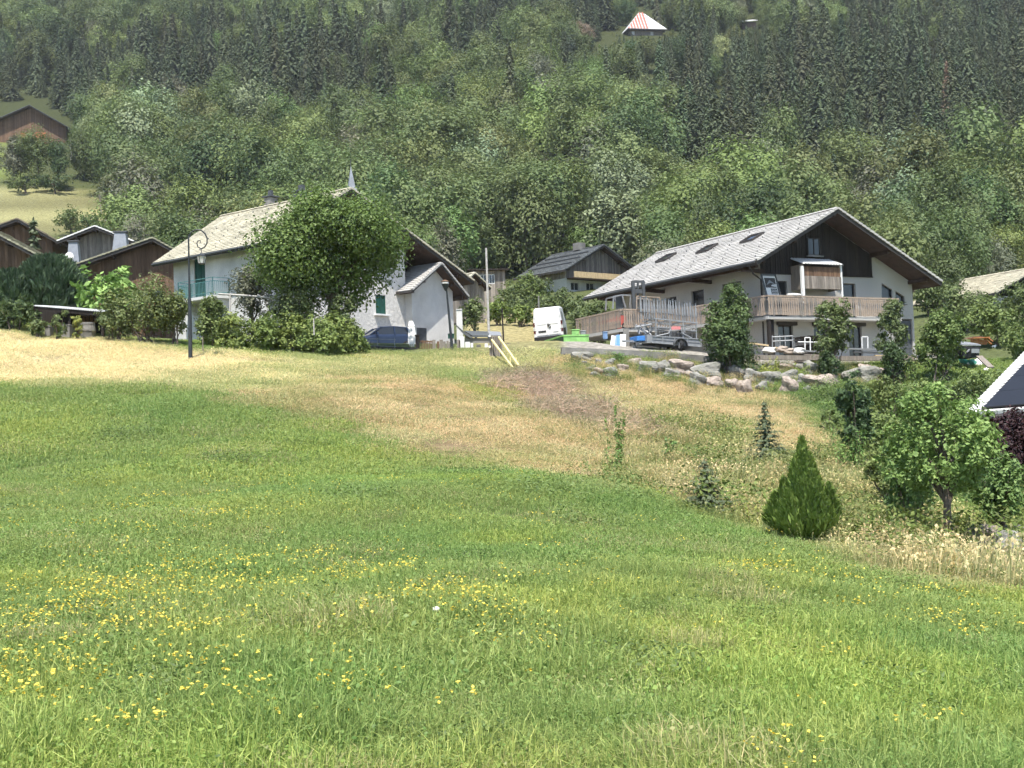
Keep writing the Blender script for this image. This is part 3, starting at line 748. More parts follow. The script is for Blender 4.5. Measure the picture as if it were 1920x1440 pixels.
def bare_mb(rng, h, w, r0, n=26):
    mb = MB(); mb.tube([(0, 0, -.1), (rng.normal(0, .02) * h, 0, h * .5), (rng.normal(0, .03) * h, rng.normal(0, .02) * h, h)], [r0, r0 * .6, r0 * .12], 6)
    for i in range(n):
        z = h * rng.uniform(.2, .95); a = rng.random() * 6.28; L = w / 2 * (1 - z / h * .6) * rng.uniform(.5, 1.1)
        e = Vector((L * math.cos(a), L * math.sin(a), z + L * rng.uniform(.1, .9)))
        mb.tube([(0, 0, z), e], [r0 * .25, r0 * .06], 4)
        for q in range(2):
            f_ = rng.uniform(.4, .9); s0 = Vector((0, 0, z)).lerp(e, f_)
            mb.tube([s0, s0 + Vector((rng.normal(0, .2), rng.normal(0, .2), rng.uniform(.05, .3))) * L], [r0 * .1, r0 * .04], 3)
    return mb
def mesh_of(mb, name, m):
    o = mb.build(name, m); me = o.data; bpy.data.objects.remove(o); return me
def put(me, name, parent, pcol=(1, 1, 1)):
    o = bpy.data.objects.new(name, me); COL.objects.link(o); o.parent = parent; o['pcol'] = [float(c) for c in pcol]
    return o
NSEED = [100]
def plant(name, label, cat, u, vtop, Y, wpx, m, style='bush', leaf=.13, dens=1.0, group=None, pcol=(1, 1, 1), z0=None, nb=12, bark='bark', sink=0.0, flat=1.0, dz=0, lump=.36, taper=0.0):
    NSEED[0] += 1; sd = NSEED[0]; rng = np.random.default_rng(sd)
    q = P(u, vtop, Y); g = gz(q[0], q[1]) - sink + dz; h = q[2] - g; w = wpx * Y / FPX
    t = thing(name, label, cat, (q[0], q[1], g), rng.random() * 6.28, group)
    if style == 'spruce':
        put(spruce_mesh(sd, h, w * .62, m, tiers=15, tuft=.05, dens=1.1 * dens, irr=.4, droop=.1), 'crown', t, pcol)
        MB().tube([(0, 0, -.1), (0, 0, h * .95)], [w * .045, .01], 6).build('trunk', M[bark], t)
        return t
    if style == 'thuja':                         # many upright sprays of uneven height growing from one foot
        Q, T = [], []
        for i in range(30):
            rr = (0.0, .10, .14, .17, .2, .24)[i] if i < 6 else .15 + .68 * rng.random() ** .7; a = rng.random() * 6.283; Hs = h if i == 0 else h * (1.0 - .70 * rr) * rng.uniform(.84, 1.04); ws = w * rng.uniform(.24, .36)
            n = int(900 * dens / 6.5 * (Hs / h) * 2.2); tt = rng.random(n) ** .8
            al_ = rng.random(n) * 6.283; rad = ws / 2 * np.where(tt < .4, .5 + .5 * tt / .4, np.maximum(1 - (tt - .4) / .6, 0) ** .7) * np.sqrt(rng.uniform(.15, 1.25, n))
            cx = rr * w / 2 * (.30 + .70 * np.minimum(tt / .45, 1)) * np.where(tt < .45, 1, 1 - .12 * (tt - .45))
            pos = np.c_[cx * math.cos(a) + rad * np.cos(al_), cx * math.sin(a) + rad * np.sin(al_), .04 * h + tt * Hs * .96]
            out = np.c_[np.cos(al_) + math.cos(a) * rr, np.sin(al_) + math.sin(a) * rr, np.zeros(n)]
            al2 = unit(out * .35 + np.array([0, 0, 1.0]) + rng.normal(0, .25, (n, 3))); nr = unit(out + rng.normal(0, .5, (n, 3))); nr = unit(nr - (nr * al2).sum(1, keepdims=True) * al2)
            Q.append(leaf_quads(rng, pos, nr, leaf * rng.uniform(.6, 1.6, n), .24, al2)); T.append(np.clip(.5 * rng.random() + .5 * rng.random(n), 0, 1))
        put(quads('crown', np.concatenate(Q), None, M[m], np.concatenate(T)), 'crown', t, pcol)
        MB().tube([(0, 0, -.1), (0, 0, h * .7)], [.05, .01], 6).build('trunk', M[bark], t)
        return t
    if style == 'stalks':                        # leafy stems of uneven height
        Q, T = [], []; mb = MB(); ns = max(5, int(16 * dens * w))
        for i in range(ns):
            a = rng.random() * 6.283; r0 = math.sqrt(rng.random()) * w * .38; b0 = np.array([r0 * math.cos(a), r0 * math.sin(a), 0]); Hs = h * rng.uniform(.45, 1.0); ln = np.array([math.cos(a), math.sin(a), 0]) * rng.uniform(.0, .14) * Hs + rng.normal(0, .03, 3) * Hs
            mb.tube([b0 - [0, 0, .05], b0 + ln * .4 + [0, 0, Hs * .5], b0 + ln + [0, 0, Hs]], [.008, .006, .002], 4)
            n = int(60 * Hs / max(h, .2) * max(h, .6)); tt = rng.random(n) * .92 + .08; an = rng.random(n) * 6.283; rd = w * .16 * (1 - .65 * tt) * rng.uniform(.3, 1.2, n)
            pos = b0 + ln * (tt ** 1.5)[:, None] + np.c_[rd * np.cos(an), rd * np.sin(an), tt * Hs]
            nr = unit(np.c_[np.cos(an) * .5, np.sin(an) * .5, np.full(n, .7)] + rng.normal(0, .35, (n, 3)))
            Q.append(leaf_quads(rng, pos, nr, leaf * rng.uniform(.6, 1.3, n), .45, np.c_[np.cos(an), np.sin(an), np.full(n, -.2)])); T.append(np.clip(.4 * rng.random() + .6 * rng.random(n), 0, 1))
        put(quads('crown', np.concatenate(Q), None, M[m], np.concatenate(T)), 'leaves', t, pcol)
        mb.build('stems', M['stem'], t)
        return t
    if style in ('thuja', 'column', 'juniper'):
        prof = {'thuja': lambda s_: np.where(s_ < .33, .48 + .52 * np.sin(s_ / .33 * 1.57), np.maximum(1 - (s_ - .33) / .67, 0) ** .72),
                'column': lambda s_: np.where(s_ < .35, .55 + .45 * s_ / .35, (1 - (s_ - .35) / .65) ** .5 * .98 + .05),
                'juniper': lambda s_: np.where(s_ < .45, .6 + .4 * s_ / .45, np.maximum(1 - ((s_ - .45) / .58) ** 2, 0) ** .5)}[style]
        n = int(5200 * dens * w * h / (leaf / .13) ** 1.0 * .35)
        put(spray_mesh(sd, w, h, n, leaf, m, prof, .6 if style == 'juniper' else .32), 'crown', t, pcol)
        MB().tube([(0, 0, -.1), (0, 0, h * .7)], [.05, .01], 6).build('trunk', M[bark], t)
        return t
    zz = z0 if z0 is not None else (.0 if style == 'bush' else .25)
    n = int(np.clip(900 * w * h * (1 - zz) * dens * (.13 / leaf) ** 2, 500, 60000))
    me, bc, br = crown_mesh(sd, w, h, zz * h, n, leaf, m, nb=nb, flat=flat, lump=lump, taper=taper, jag=.35)
    put(me, 'crown', t, pcol)
    if style == 'bush':
        mb = MB()
        for i in range(min(7, len(bc))):
            e = Vector(bc[i]); mb.tube([(rng.normal(0, .08) * w, rng.normal(0, .08) * w, -.1), Vector((e.x * .5, e.y * .5, e.z * .5)), e], [.03 + .006 * h, .02, .008], 5)
        mb.build('stems', M[bark], t)
    else:
        limbs_mb(bc, h, zz * h, .022 * h + .02, rng, 10).build('trunk', M[bark], t)
    return t

# ------------------------------------------------------------------ the wood on the hillside
wood = []                                        # (crown mesh, trunk mesh, height, kind word)
for sd, H, Rb in ((1, 15, 3.9), (2, 18, 4.0), (3, 12, 3.5), (4, 16, 3.4)):
    me = spruce_mesh(sd, H, Rb, tiers=32, tuft=.036, dens=.95, droop=.55)
    wood.append((me, mesh_of(MB().tube([(0, 0, -.5), (0, 0, H * .96)], [.22, .02], 6), 'trunk', M['bark']), H, 'spruce'))
for sd, w, h, z0, n, leaf, m, nb in ((11, 7.5, 9, .06, 6500, .34, 'f_bush', 14), (12, 8.5, 10, .08, 7500, .35, 'f_bush', 16), (13, 6.5, 9.5, .06, 6000, .33, 'f_bush', 11),
                                     (14, 8, 9.5, .06, 6800, .34, 'f_hedge', 12), (15, 6.5, 8.5, .06, 5600, .33, 'f_hedge', 10),
                                     (16, 7.0, 9.5, .05, 6000, .33, 'f_silver', 11), (17, 6.0, 8, .05, 5200, .32, 'f_silver', 10),
                                     (18, 6.5, 9, .05, 4200, .28, 'f_grey', 12), (19, 6, 8, .05, 3800, .28, 'f_grey', 10),
                                     (20, 8, 10, .05, 7000, .34, 'f_dark', 13)):
    me, bc, br = crown_mesh(sd, w, h, z0 * h, n, leaf, m, nb=nb, lump=.42, jag=.45, nr_=.22, upb=.35, tc=(.34, .72))
    wood.append((me, mesh_of(limbs_mb(bc, h, z0 * h, .2, np.random.default_rng(sd), 8), 'trunk', M['bark']), h, 'broad'))
rng = np.random.default_rng(77)
sp = 6.3
X0, Y0 = np.meshgrid(np.arange(-330, 330, sp), np.arange(100, 640, sp))
tx = (X0 + rng.uniform(-.45, .45, X0.shape) * sp).ravel(); ty = (Y0 + rng.uniform(-.45, .45, X0.shape) * sp).ravel()
inw = np.abs(tx) < .42 * ty + 14; tx, ty = tx[inw], ty[inw]
tz = ground(tx, ty); tu, tv = proj(np.c_[tx, ty, tz])
KEEP_OUT = [[(-500, 335), (40, 340), (110, 345), (200, 365), (235, 430), (230, 560), (-500, 640)],     # mown field and the chalets before it
            [(930, 470), (1200, 470), (1215, 600), (900, 640), (860, 540)],                          # rear chalet, barn, shed
            [(1168, 30), (1250, 25), (1258, 50), (1248, 58), (1180, 62)], [(1385, 25), (1430, 25), (1440, 48), (1385, 50)],
            [(-300, 180), (60, 190), (150, 225), (150, 330), (-300, 350)],
            [(1785, 470), (1920, 440), (2100, 440), (2100, 640), (1790, 640), (1810, 500)],
            [(126, 250), (160, 268), (170, 330), (130, 330)]]
ok = np.ones(len(tx), bool)
for pl_, ym in zip(KEEP_OUT, (262, 166, 480, 480, 480, 128, 400)):
    ok &= ~((poly_sd(tu, tv, pl_) > 0) & (ty < ym))
ok &= ~((ty < 150) & (tu < 330))
ok &= ~((ty < 112) & (tu > 560) & (tu < 900))
tx, ty, tz, tu, tv = (a[ok] for a in (tx, ty, tz, tu, tv))
vm_ = tv - 40 + (fbm(tx, ty, .02) - .5) * 160; tu0 = tu; tu = tu + (fbm(tx + 77, ty, .015) - .5) * 420
cl1, cl2 = fbm(tx, ty, .018), fbm(tx + 300, ty + 90, .04)
ps = np.where((tu > 1230) & (vm_ < 350), .84, np.where((tu < 760) & (vm_ > 50) & (vm_ < 225), .74, np.where(vm_ < 60, .72, np.where((tu > 560) & (tu < 1240) & (vm_ > 60) & (vm_ < 250), .48, np.where((tu > 1230) & (vm_ < 420), .45, .06)))))
ps = np.where((tu < 430) & (vm_ < 70), .25, ps)
ps = np.where((tu > 1300) & (tu < 1560) & (vm_ < 60), .45, ps)
is_sp = (cl1 * .40 + cl2 * .25 + rng.random(len(tx)) * .35) > (1 - ps) * .62 + .20
tu = tu0
r_ = rng.random(len(tx)); pale_p = smooth(.42, .62, fbm(tx - 80, ty, .03)) * .45 + .05
low = smooth(180, 300, vm_)
bi = np.select([r_ < .34, r_ < .34 + .22, r_ < .56 + .04 * low + .10 * pale_p, r_ < .62 + .06 * low, r_ < .93], [rng.integers(4, 7, len(tx)), rng.integers(7, 9, len(tx)), rng.integers(9, 11, len(tx)), rng.integers(11, 13, len(tx)), rng.integers(4, 7, len(tx))], 13)
ti = np.where(is_sp, rng.integers(0, 4, len(tx)), bi)
near_k = smooth(95, 190, ty)
ts = np.where(is_sp, rng.uniform(.5, 1.2, len(tx)), rng.uniform(.85, 1.75, len(tx)) * (.8 + .4 * fbm(tx + 11, ty, .03))) * (.52 + .48 * near_k)
lumv = rng.uniform(.74, 1.28, len(tx)) * (.82 + .36 * fbm(tx, ty + 500, .02))
pc = lumv[:, None] * (1 + rng.normal(0, .06, (len(tx), 3)) * np.array([1, .4, .3]))
tsz = np.c_[ts * rng.uniform(.88, 1.12, len(tx)), ts * rng.uniform(.88, 1.12, len(tx)), ts * rng.uniform(.9, 1.15, len(tx))]
tr = np.c_[rng.normal(0, .03, len(tx)), rng.normal(0, .03, len(tx)), rng.random(len(tx)) * 6.283]
wid = np.array([w_[2] for w_ in wood])[ti] * ts * 1.1 * FPX / ty; vtop = tv - wid
for ua, ub, vc, yo in ((1160, 1258, 60, 402), (1118, 1152, 84, 396), (1382, 1434, 44, 418), (-20, 142, 236, 290), (-20, 26, 330, 240)):   # keep the hillside buildings in view: only low growth before them
    m_ = (tu > ua - wid * .25) & (tu < ub + wid * .25) & (ty < yo) & (tv > vc) & (vtop < vc)
    k_ = np.clip((tv - vc) / np.maximum(wid, 1), .12, 1); tsz[m_] *= k_[m_][:, None]
inview = (tu > -40) & (tu < 1960) & (tv > -20)
hgt = np.array([w_[2] for w_ in wood])[ti] * tsz[:, 2] / ty
single = np.zeros(len(tx), bool)
for kindmask in (is_sp, ~is_sp):
    c_ = np.where(kindmask & inview)[0]; single[c_[np.argsort(-hgt[c_])[:290]]] = True
KW = {'f_spruce': 'dark green spruce', 'f_bush': 'mid green broadleaf tree', 'f_hedge': 'yellow green broadleaf tree', 'f_silver': 'pale silvery leaved tree', 'f_grey': 'thin greyish tree', 'f_dark': 'dark green broadleaf tree'}
def zone(u, v):
    hz_ = ('above the brown chalets' if u < 290 else 'above the white house hip' if u < 520 else 'behind the pointed spire' if u < 760 else
           'above the annex and barn roofs' if u < 960 else 'above the small dark roofed chalet' if u < 1200 else 'above the three skylights' if u < 1480 else 'above the big chalet gable' if u < 1720 else 'at the far right of the hill')
    return ('high in the wood ' if v < 170 else 'halfway up the wood ' if v < 300 else 'low on the slope ') + hz_
MN = {v.name: k for k, v in M.items()}
for i in np.where(single)[0]:
    me, tm, H, kd = wood[ti[i]]; kw = KW[MN[me.materials[0].name]]
    zz = zone(tu[i], tv[i]); hp = H * tsz[i, 2]; sw = 'tall ' if hp > 13.5 else 'short ' if hp < 9.5 else 'medium '
    t = thing('spruce_tree' if kd == 'spruce' else 'broadleaf_tree', sw + kw + ' ' + zz, 'tree', (tx[i], ty[i], tz[i] - .3), tr[i, 2], sw + kw + 's ' + zz)
    t.scale = tsz[i]
    put(me, 'crown', t, pc[i]); put(tm, 'trunk', t)
wc = proto_collection('woodtree', [w_[0] for w_ in wood])
rest = ~single
scatter('forest', 'dense mixed wood of spruce and broadleaf trees covering the mountainside', 'forest', wc, np.c_[tx, ty, tz - .3][rest], tr[rest], tsz[rest], ti[rest], pc[rest])
print('wood: single', single.sum(), 'rest', rest.sum())

# ------------------------------------------------------------------ buildings: shared builders
RNG = random.Random(3)
def tiles_slope(mb, e0, e1, r1, r0, course, width, lift=.045):
    e0, e1, r0, r1 = (Vector(q) for q in (e0, e1, r0, r1))
    L = ((r0 - e0).length + (r1 - e1).length) / 2; W = (e1 - e0).length
    nr_, nc = max(2, round(L / course)), max(2, round(W / width))
    nrm = (e1 - e0).cross(r0 - e0).normalized()
    if nrm.z < 0: nrm = -nrm
    at2 = lambda a, b: (e0.lerp(e1, a)).lerp(r0.lerp(r1, a), b)
    for i in range(nr_):
        b0, b1 = i / nr_, min((i + 1.12) / nr_, 1); sh = .5 if i % 2 else 0
        for j in range(nc + (1 if sh else 0)):
            a0, a1 = max((j - sh) / nc, 0), min((j + 1 - sh) / nc, 1)
            if a1 - a0 < .002: continue
            g = .03 / nc; lf = lift * RNG.uniform(.8, 1.25)
            p = [at2(a0 + g, b0), at2(a1 - g, b0), at2(a1 - g, b1), at2(a0 + g, b1)]
            vs_ = [p[0] + nrm * lf, p[1] + nrm * lf, p[2] + nrm * .006, p[3] + nrm * .006, p[0] - nrm * .004, p[1] - nrm * .004]
            mb.add(vs_, [(0, 1, 2, 3), (4, 5, 1, 0), (4, 0, 3), (1, 5, 2)], RNG.random())
def gable_roof(t, prof, y0, y1, tile, course=.34, width=.36, th=.18, under='soffit', ridge_y1=None, back=True, gutter=False, hooks=0):
    """prof: left eave, ridge, right eave as (x, z) of the roof's top; y0 front verge, y1 back verge"""
    (xl, zl), (xr, zr), (xe, ze) = prof; ry1 = ridge_y1 or y1
    slab = MB()
    for (xa, za) in ((xl, zl), (xe, ze)):
        a = [Vector((xa, y0, za)), Vector((xa, y1, za)), Vector((xr, ry1, zr)), Vector((xr, y0, zr))]
        slab.prism(a, (0, 0, -.02), (0, 0, -th))
    ro = slab.build('roof', M[under], t)
    tl = MB()
    tiles_slope(tl, (xl, y0, zl), (xl, y1, zl), (xr, ry1, zr), (xr, y0, zr), course, width)
    if back: tiles_slope(tl, (xe, y0, ze), (xe, y1, ze), (xr, ry1, zr), (xr, y0, zr), course, width)
    for (xa, za) in ((xl, zl), (xe, ze)):          # verge tiles along the front edge
        L = math.hypot(xr - xa, zr - za); m_ = max(3, int(L / course))
        for i in range(m_):
            f0, f1 = i / m_, (i + .97) / m_
            a = Vector((xa + (xr - xa) * f0, y0 - .03, za + (zr - za) * f0 + .05)); b = Vector((xa + (xr - xa) * f1, y0 - .03, za + (zr - za) * f1 + .015))
            tl.beam(a, b, .2, .11, RNG.random())
    n = max(3, int((ry1 - y0) / .4))
    for i in range(n):
        q = y0 + (ry1 - y0) * i / n; q2 = y0 + (ry1 - y0) * (i + 1.06) / n
        tl.prism([(xr - .16, q, zr + .01), (xr, q, zr + .10), (xr + .16, q, zr + .01)], (0, 0, 0), (0, q2 - q, -.015), RNG.random())
    tl.build('tiles', M[tile], ro, kind='stuff')
    fb = MB()
    for yy in (y0, y1):
        for (xa, za) in ((xl, zl), (xe, ze)):
            yr = y0 if yy == y0 else ry1
            o = -.03 if yy == y0 else .03
            fb.beam((xa, yy + o, za - th * .62), (xr, yr + o, zr - th * .62), .045, th * 1.15)
    for (xa, za) in ((xl, zl), (xe, ze)):
        fb.beam((xa + (.02 if xa > xr else -.02), y0 + .03, za - th * .55), (xa + (.02 if xa > xr else -.02), y1 - .03, za - th * .55), .04, th * 1.0)
    fb.build('fascia', M['fascia'], ro)
    # purlin ends carrying the overhang
    for (xa, za), f_ in (((xl, zl), .12), ((xl, zl), .5), ((xe, ze), .12), ((xe, ze), .5), ((xl, zl), 1.0)):
        x = xa + (xr - xa) * f_; z = za + (zr - za) * f_ - th - .12
        MB().box((x, y0 + .9, z), (.16, 1.5, .2)).build('purlin', M['beam'], ro)
    if gutter:
        g = MB(); g.tube([(xl - .08, y0, zl - .06), (xl - .08, y1, zl - .10)], .06, 8); g.build('gutter', M['steel_dark'], ro)
    if hooks:
        hk = MB(); L = zr - zl
        for r_ in range(hooks):
            f_ = (r_ + .5) / hooks * .92 + .02
            for j in range(int((y1 - y0) / 1.45)):
                y = y0 + .6 + 1.45 * j + (.72 if r_ % 2 else 0)
                if y > y1 - .3: continue
                x = xl + (xr - xl) * f_; z = zl + (zr - zl) * f_
                hk.prism([(x - .03, y, z + .05), (x + .04, y, z + .06), (x - .02, y, z + .13)], (0, -.02, 0), (0, .02, 0))
        hk.build('snow_hooks', M['steel_dark'], ro, kind='stuff')
    return ro
def boards(mb, x0, x1, zlo, zhi, y, w=.16, d=.03, out=-1):
    """vertical boards on a plane of constant y; zlo, zhi functions of x or numbers"""
    f_ = lambda q, x: q(x) if callable(q) else q
    n = max(1, round((x1 - x0) / w)); w = (x1 - x0) / n
    for i in range(n):
        a, b = x0 + i * w + .006, x0 + (i + 1) * w - .006; dd = d * RNG.uniform(.6, 1.4)
        poly = [(a, y, f_(zlo, a)), (b, y, f_(zlo, b)), (b, y, f_(zhi, b)), (a, y, f_(zhi, a))]
        mb.prism(poly, (0, 0, 0), (0, out * dd, 0), RNG.random())
def boards_y(mb, y0, y1, zlo, zhi, x, w=.16, d=.03, out=-1):
    f_ = lambda q, t: q(t) if callable(q) else q
    n = max(1, round((y1 - y0) / w)); w = (y1 - y0) / n
    for i in range(n):
        a, b = y0 + i * w + .006, y0 + (i + 1) * w - .006
        mb.prism([(x, a, f_(zlo, a)), (x, b, f_(zlo, b)), (x, b, f_(zhi, b)), (x, a, f_(zhi, a))], (0, 0, 0), (out * d * RNG.uniform(.6, 1.4), 0, 0), RNG.random())
def window(t, kind, x0, x1, z0, z1, y, frame='winframe', pane='glass', mull=1, axis='x', inset=.12, name='window'):
    """window or door set back in its opening, on a plane of constant y (axis x) or constant x (axis y)"""
    mb = MB(); e = .06
    s_ = (lambda a, z, d: (a, y + d, z)) if axis == 'x' else (lambda a, z, d: (y + d, a, z))
    def bar(a0, a1, b0, b1):
        mb.prism([s_(a0, b0, inset), s_(a1, b0, inset), s_(a1, b1, inset), s_(a0, b1, inset)], (0, 0, 0), Vector(s_(0, 0, .05)) - Vector(s_(0, 0, 0)))
    bar(x0, x0 + e, z0, z1); bar(x1 - e, x1, z0, z1); bar(x0 + e, x1 - e, z1 - e, z1); bar(x0 + e, x1 - e, z0, z0 + e)
    for i in range(mull):
        c = x0 + (x1 - x0) * (i + 1) / (mull + 1); bar(c - e * .4, c + e * .4, z0 + e, z1 - e)
    w = mb.build(name, M[frame], t)
    p = MB().add([s_(x0 + e, z0 + e, inset + .035), s_(x1 - e, z0 + e, inset + .035), s_(x1 - e, z1 - e, inset + .035), s_(x0 + e, z1 - e, inset + .035)], [(0, 1, 2, 3)])
    p.build('pane', M[pane], w)
    return w
# one picket with the scalloped outline of the chalet's railing
def picket_mesh(h=.92, w=.135, wood='wood_rail'):
    pr = [(0, .5), (.16, .5), (.20, .36), (.24, .5), (.30, .44), (.55, .24), (.80, .42), (.84, .5), (.88, .34), (.92, .5), (1, .5)]
    L = [(-w * b, h * a) for a, b in pr]; Rr = [(w * b, h * a) for a, b in pr]
    mb = MB(); n = len(L)
    vs_ = [(x, d, z) for d in (-.012, .012) for x, z in L + Rr]
    fs = []
    for k, fl in ((0, 0), (2 * n, 1)):
        for i in range(n - 1):
            q = (k + i, k + n + i, k + n + i + 1, k + i + 1); fs.append(q if not fl else q[::-1])
    for i in range(n - 1):
        fs.append((i, i + 1, 2 * n + i + 1, 2 * n + i)); fs.append((n + i, 3 * n + i, 3 * n + i + 1, n + i + 1))
    fs += [(0, 2 * n, 3 * n, n), (n - 1, 2 * n - 1, 4 * n - 1, 3 * n - 1)]
    mb.add(vs_, fs)
    return mesh_of(mb, 'picket', M[wood])

# ------------------------------------------------------------------ the big tiled chalet on the right
t = thing('tiled_chalet', 'large white and dark timber chalet with pale grey tiled roof and long balcony', 'chalet', CH.o, CH.yaw)
xa, za = 4.85, 5.80                                # ridge
XL, ZL, XE, ZE = -.85, 2.80, 12.40, 2.03
roofz = lambda x: (ZL + (za - ZL) * (x - XL) / (xa - XL)) if x < xa else (za + (ZE - za) * (x - xa) / (XE - xa))
WX0, WX1, WY0, WY1, ZB = .69, 11.75, 1.3, 15.2, -2.7
F13 = lambda u, v: CH.fac(u, v, 1.3)
# openings of the front wall (measured on the wall's plane)
W1 = [F13(1653, 561), F13(1674, 566), F13(1673, 543), F13(1653, 530)]
W2 = [F13(1679, 569), F13(1697, 570), F13(1696, 556), F13(1679, 545)]
dl = (F13(1450, 526), F13(1477, 553)); dr = (F13(1581, 531), F13(1605, 555))
D1 = rect(dl[0][0], dl[1][0], 0, dl[0][1]); D2 = rect(dr[0][0], dr[1][0], 0, dr[0][1])
G1 = rect(1.74, 2.77, -2.3, -.15); G2 = rect(4.23, 5.15, -2.3, -.15); G3 = rect(6.74, 7.72, -2.3, -.15); G4 = rect(10.55, 11.6, -2.4, .08)
wl = MB()
wl.wall((0, WY0, 0), (1, 0, 0), (0, -1, 0), [(WX0, ZB), (WX1, ZB), (WX1, roofz(WX1) - .2), (xa, za - .2), (WX0, roofz(WX0) - .2)], [W1, W2, D1, D2, G1, G2, G3, G4])
s1 = [CH.side(u, v, WX0) for u, v in ((1318, 578), (1295, 546), (1390, 560), (1353, 530), (1268, 575), (1247, 558))]
SW = [(6.2, 7.35, 1.0, 2.15), (2.9, 4.55, .15, 2.2), (8.8, 9.9, 1.2, 2.05)]
wl.wall((WX0, 0, 0), (0, 1, 0), (-1, 0, 0), [(WY0, ZB), (WY1, ZB), (WY1, roofz(WX0) - .2), (WY0, roofz(WX0) - .2)], [rect(*q) for q in SW])
wl.wall((WX1, 0, 0), (0, 1, 0), (1, 0, 0), [(WY0, ZB), (WY1, ZB), (WY1, roofz(WX1) - .2), (WY0, roofz(WX1) - .2)])
wl.wall((0, WY1, 0), (1, 0, 0), (0, 1, 0), [(WX0, ZB), (WX1, ZB), (WX1, roofz(WX1) - .2), (xa, za - .2), (WX0, roofz(WX0) - .2)])
wl.build('wall', M['stucco_old'], t)
ro = gable_roof(t, [(XL, ZL), (xa, za), (XE, ZE)], -.25, 16.4, 'tile_grey', .31, .34, .2, gutter=True, hooks=7)
MB().tube([(XL - .08, .25, ZL - .12), (XL + .5, .6, ZL - .55), (WX0 - .02, 1.22, ZL - .75), (WX0 - .02, 1.22, -2.3)], .05, 6).build('downpipe', M['fascia'], ro)
for (ua, va), (ub, vb) in (((1226, 495), (1271, 477)), ((1301, 479), (1350, 459)), ((1385, 459), (1434, 439))):   # skylights lie in the left slope
    nrm = np.array([-(za - ZL), 0, xa - XL]); nrm /= np.linalg.norm(nrm); Nw = nrm[0] * CH.X + nrm[2] * np.array([0, 0, 1.]); p0 = CH.pt(XL, 0, ZL)
    d = ray((ua + ub) / 2, (va + vb) / 2); q = d * ((p0 @ Nw) / (d @ Nw)) - CH.o; cx_, cy_ = q @ CH.X, q @ CH.Y
    g = lambda dx, dy, up: (cx_ + dx, cy_ + dy, roofz(cx_ + dx) + up)
    s_ = MB()
    for a, b in (((-.42, -.52), (.42, -.52)), ((.42, -.52), (.42, .52)), ((.42, .52), (-.42, .52)), ((-.42, .52), (-.42, -.52))):
        s_.beam(g(*a, .09), g(*b, .09), .09, .14)
    sk = s_.build('skylight', M['fascia'], ro)
    MB().add([g(-.38, -.48, .10), g(.38, -.48, .10), g(.38, .48, .10), g(-.38, .48, .10)], [(0, 1, 2, 3)]).build('pane', M['glass'], sk)
dm = MB(); dm.prism([(8.2, 5.2, roofz(8.2) - .1), (8.2, 5.2, 4.55), (10.9, 5.2, 3.2), (10.9, 5.2, roofz(10.9) - .1)], (0, 0, 0), (0, 4.5, 0)); dm.build('dormer', M['wood_dark'], ro)
dm = MB(); dm.prism([(8.0, 5.0, 4.62), (8.0, 5.0, 4.74), (11.1, 5.0, 3.2), (11.1, 5.0, 3.08)], (0, 0, 0), (0, 5, 0)); dm.build('dormer_roof', M['slate'], ro)
cb = MB(); ZC = 2.42
boards(cb, WX0 + .02, 8.7, ZC, lambda x: roofz(x) - .24, WY0, .17, .04)
cb.box(((WX0 + 8.7) / 2, WY0 - .04, ZC - .02), (8.7 - WX0, .10, .05), 0, .5)
cb.build('cladding', M['wood_dark'], t, kind='stuff')
b_ = [F13(1511, 446), F13(1536, 480)]
gw = window(t, 'w', b_[0][0], b_[1][0], b_[1][1], b_[0][1], WY0 - .12, 'winframe', inset=0)
MB().box(((b_[0][0] + b_[1][0]) / 2, WY0 - .16, b_[1][1] - .05), (b_[1][0] - b_[0][0] + .25, .16, .07)).build('sill', M['concrete'], gw)
for pl_, nm in ((W1, 'window'), (W2, 'window')):
    f_ = MB(); n = len(pl_)
    for i in range(n):
        a, b = pl_[i], pl_[(i + 1) % n]; f_.beam((a[0], WY0 + .12, a[1]), (b[0], WY0 + .12, b[1]), .06, .06, up=(0, 1, 0))
    w = f_.build(nm, M['winframe'], t)
    MB().add([(q[0], WY0 + .15, q[1]) for q in pl_], [tuple(range(n))]).build('pane', M['glass'], w)
    lo = sorted(pl_, key=lambda q: q[1])[:2]; MB().beam((min(q[0] for q in pl_) - .06, WY0 - .05, lo[0][1] - .04), (max(q[0] for q in pl_) + .06, WY0 - .05, lo[0][1] - .04), .14, .06).build('sill', M['concrete'], w)
for d_ in (D1, D2):
    window(t, 'd', d_[0][0], d_[1][0], d_[0][1], d_[2][1], WY0, mull=0, name='door')
for d_ in (G1, G2, G3):
    w = window(t, 'd', d_[0][0], d_[1][0], d_[0][1], d_[2][1] - .22, WY0, mull=1, name='door')
    MB().box(((d_[0][0] + d_[1][0]) / 2 + .06, WY0 - .04, d_[2][1] - .10), (d_[1][0] - d_[0][0] + .3, .22, .24)).build('shutter_box', M['winframe'], w)
gd = MB()
for i in range(12): gd.box(((G4[0][0] + G4[1][0]) / 2, WY0 + .1 + .012 * (i % 2), -2.3 + .2 * i), (G4[1][0] - G4[0][0], .04, .19))
gd.build('garage_door', M['steel_dark'], t)
for y0_, y1_, z0_, z1_ in SW:
    window(t, 'w', y0_, y1_, z0_, z1_, WX0, axis='y', mull=1 if y1_ - y0_ > 1.2 else 0)
# beams and brackets below the left eave
bm_ = MB()
for y in (1.0, 5.5, 10, 14.5): bm_.beam((WX0, y, ZL - .35), (XL + .1, y, ZL - .28), .16, .2)
bm_.beam((-.35, .3, ZL - .12), (-.35, 15.5, ZL - .12), .2, .26)
bm_.build('eave_beams', M['beam'], ro)
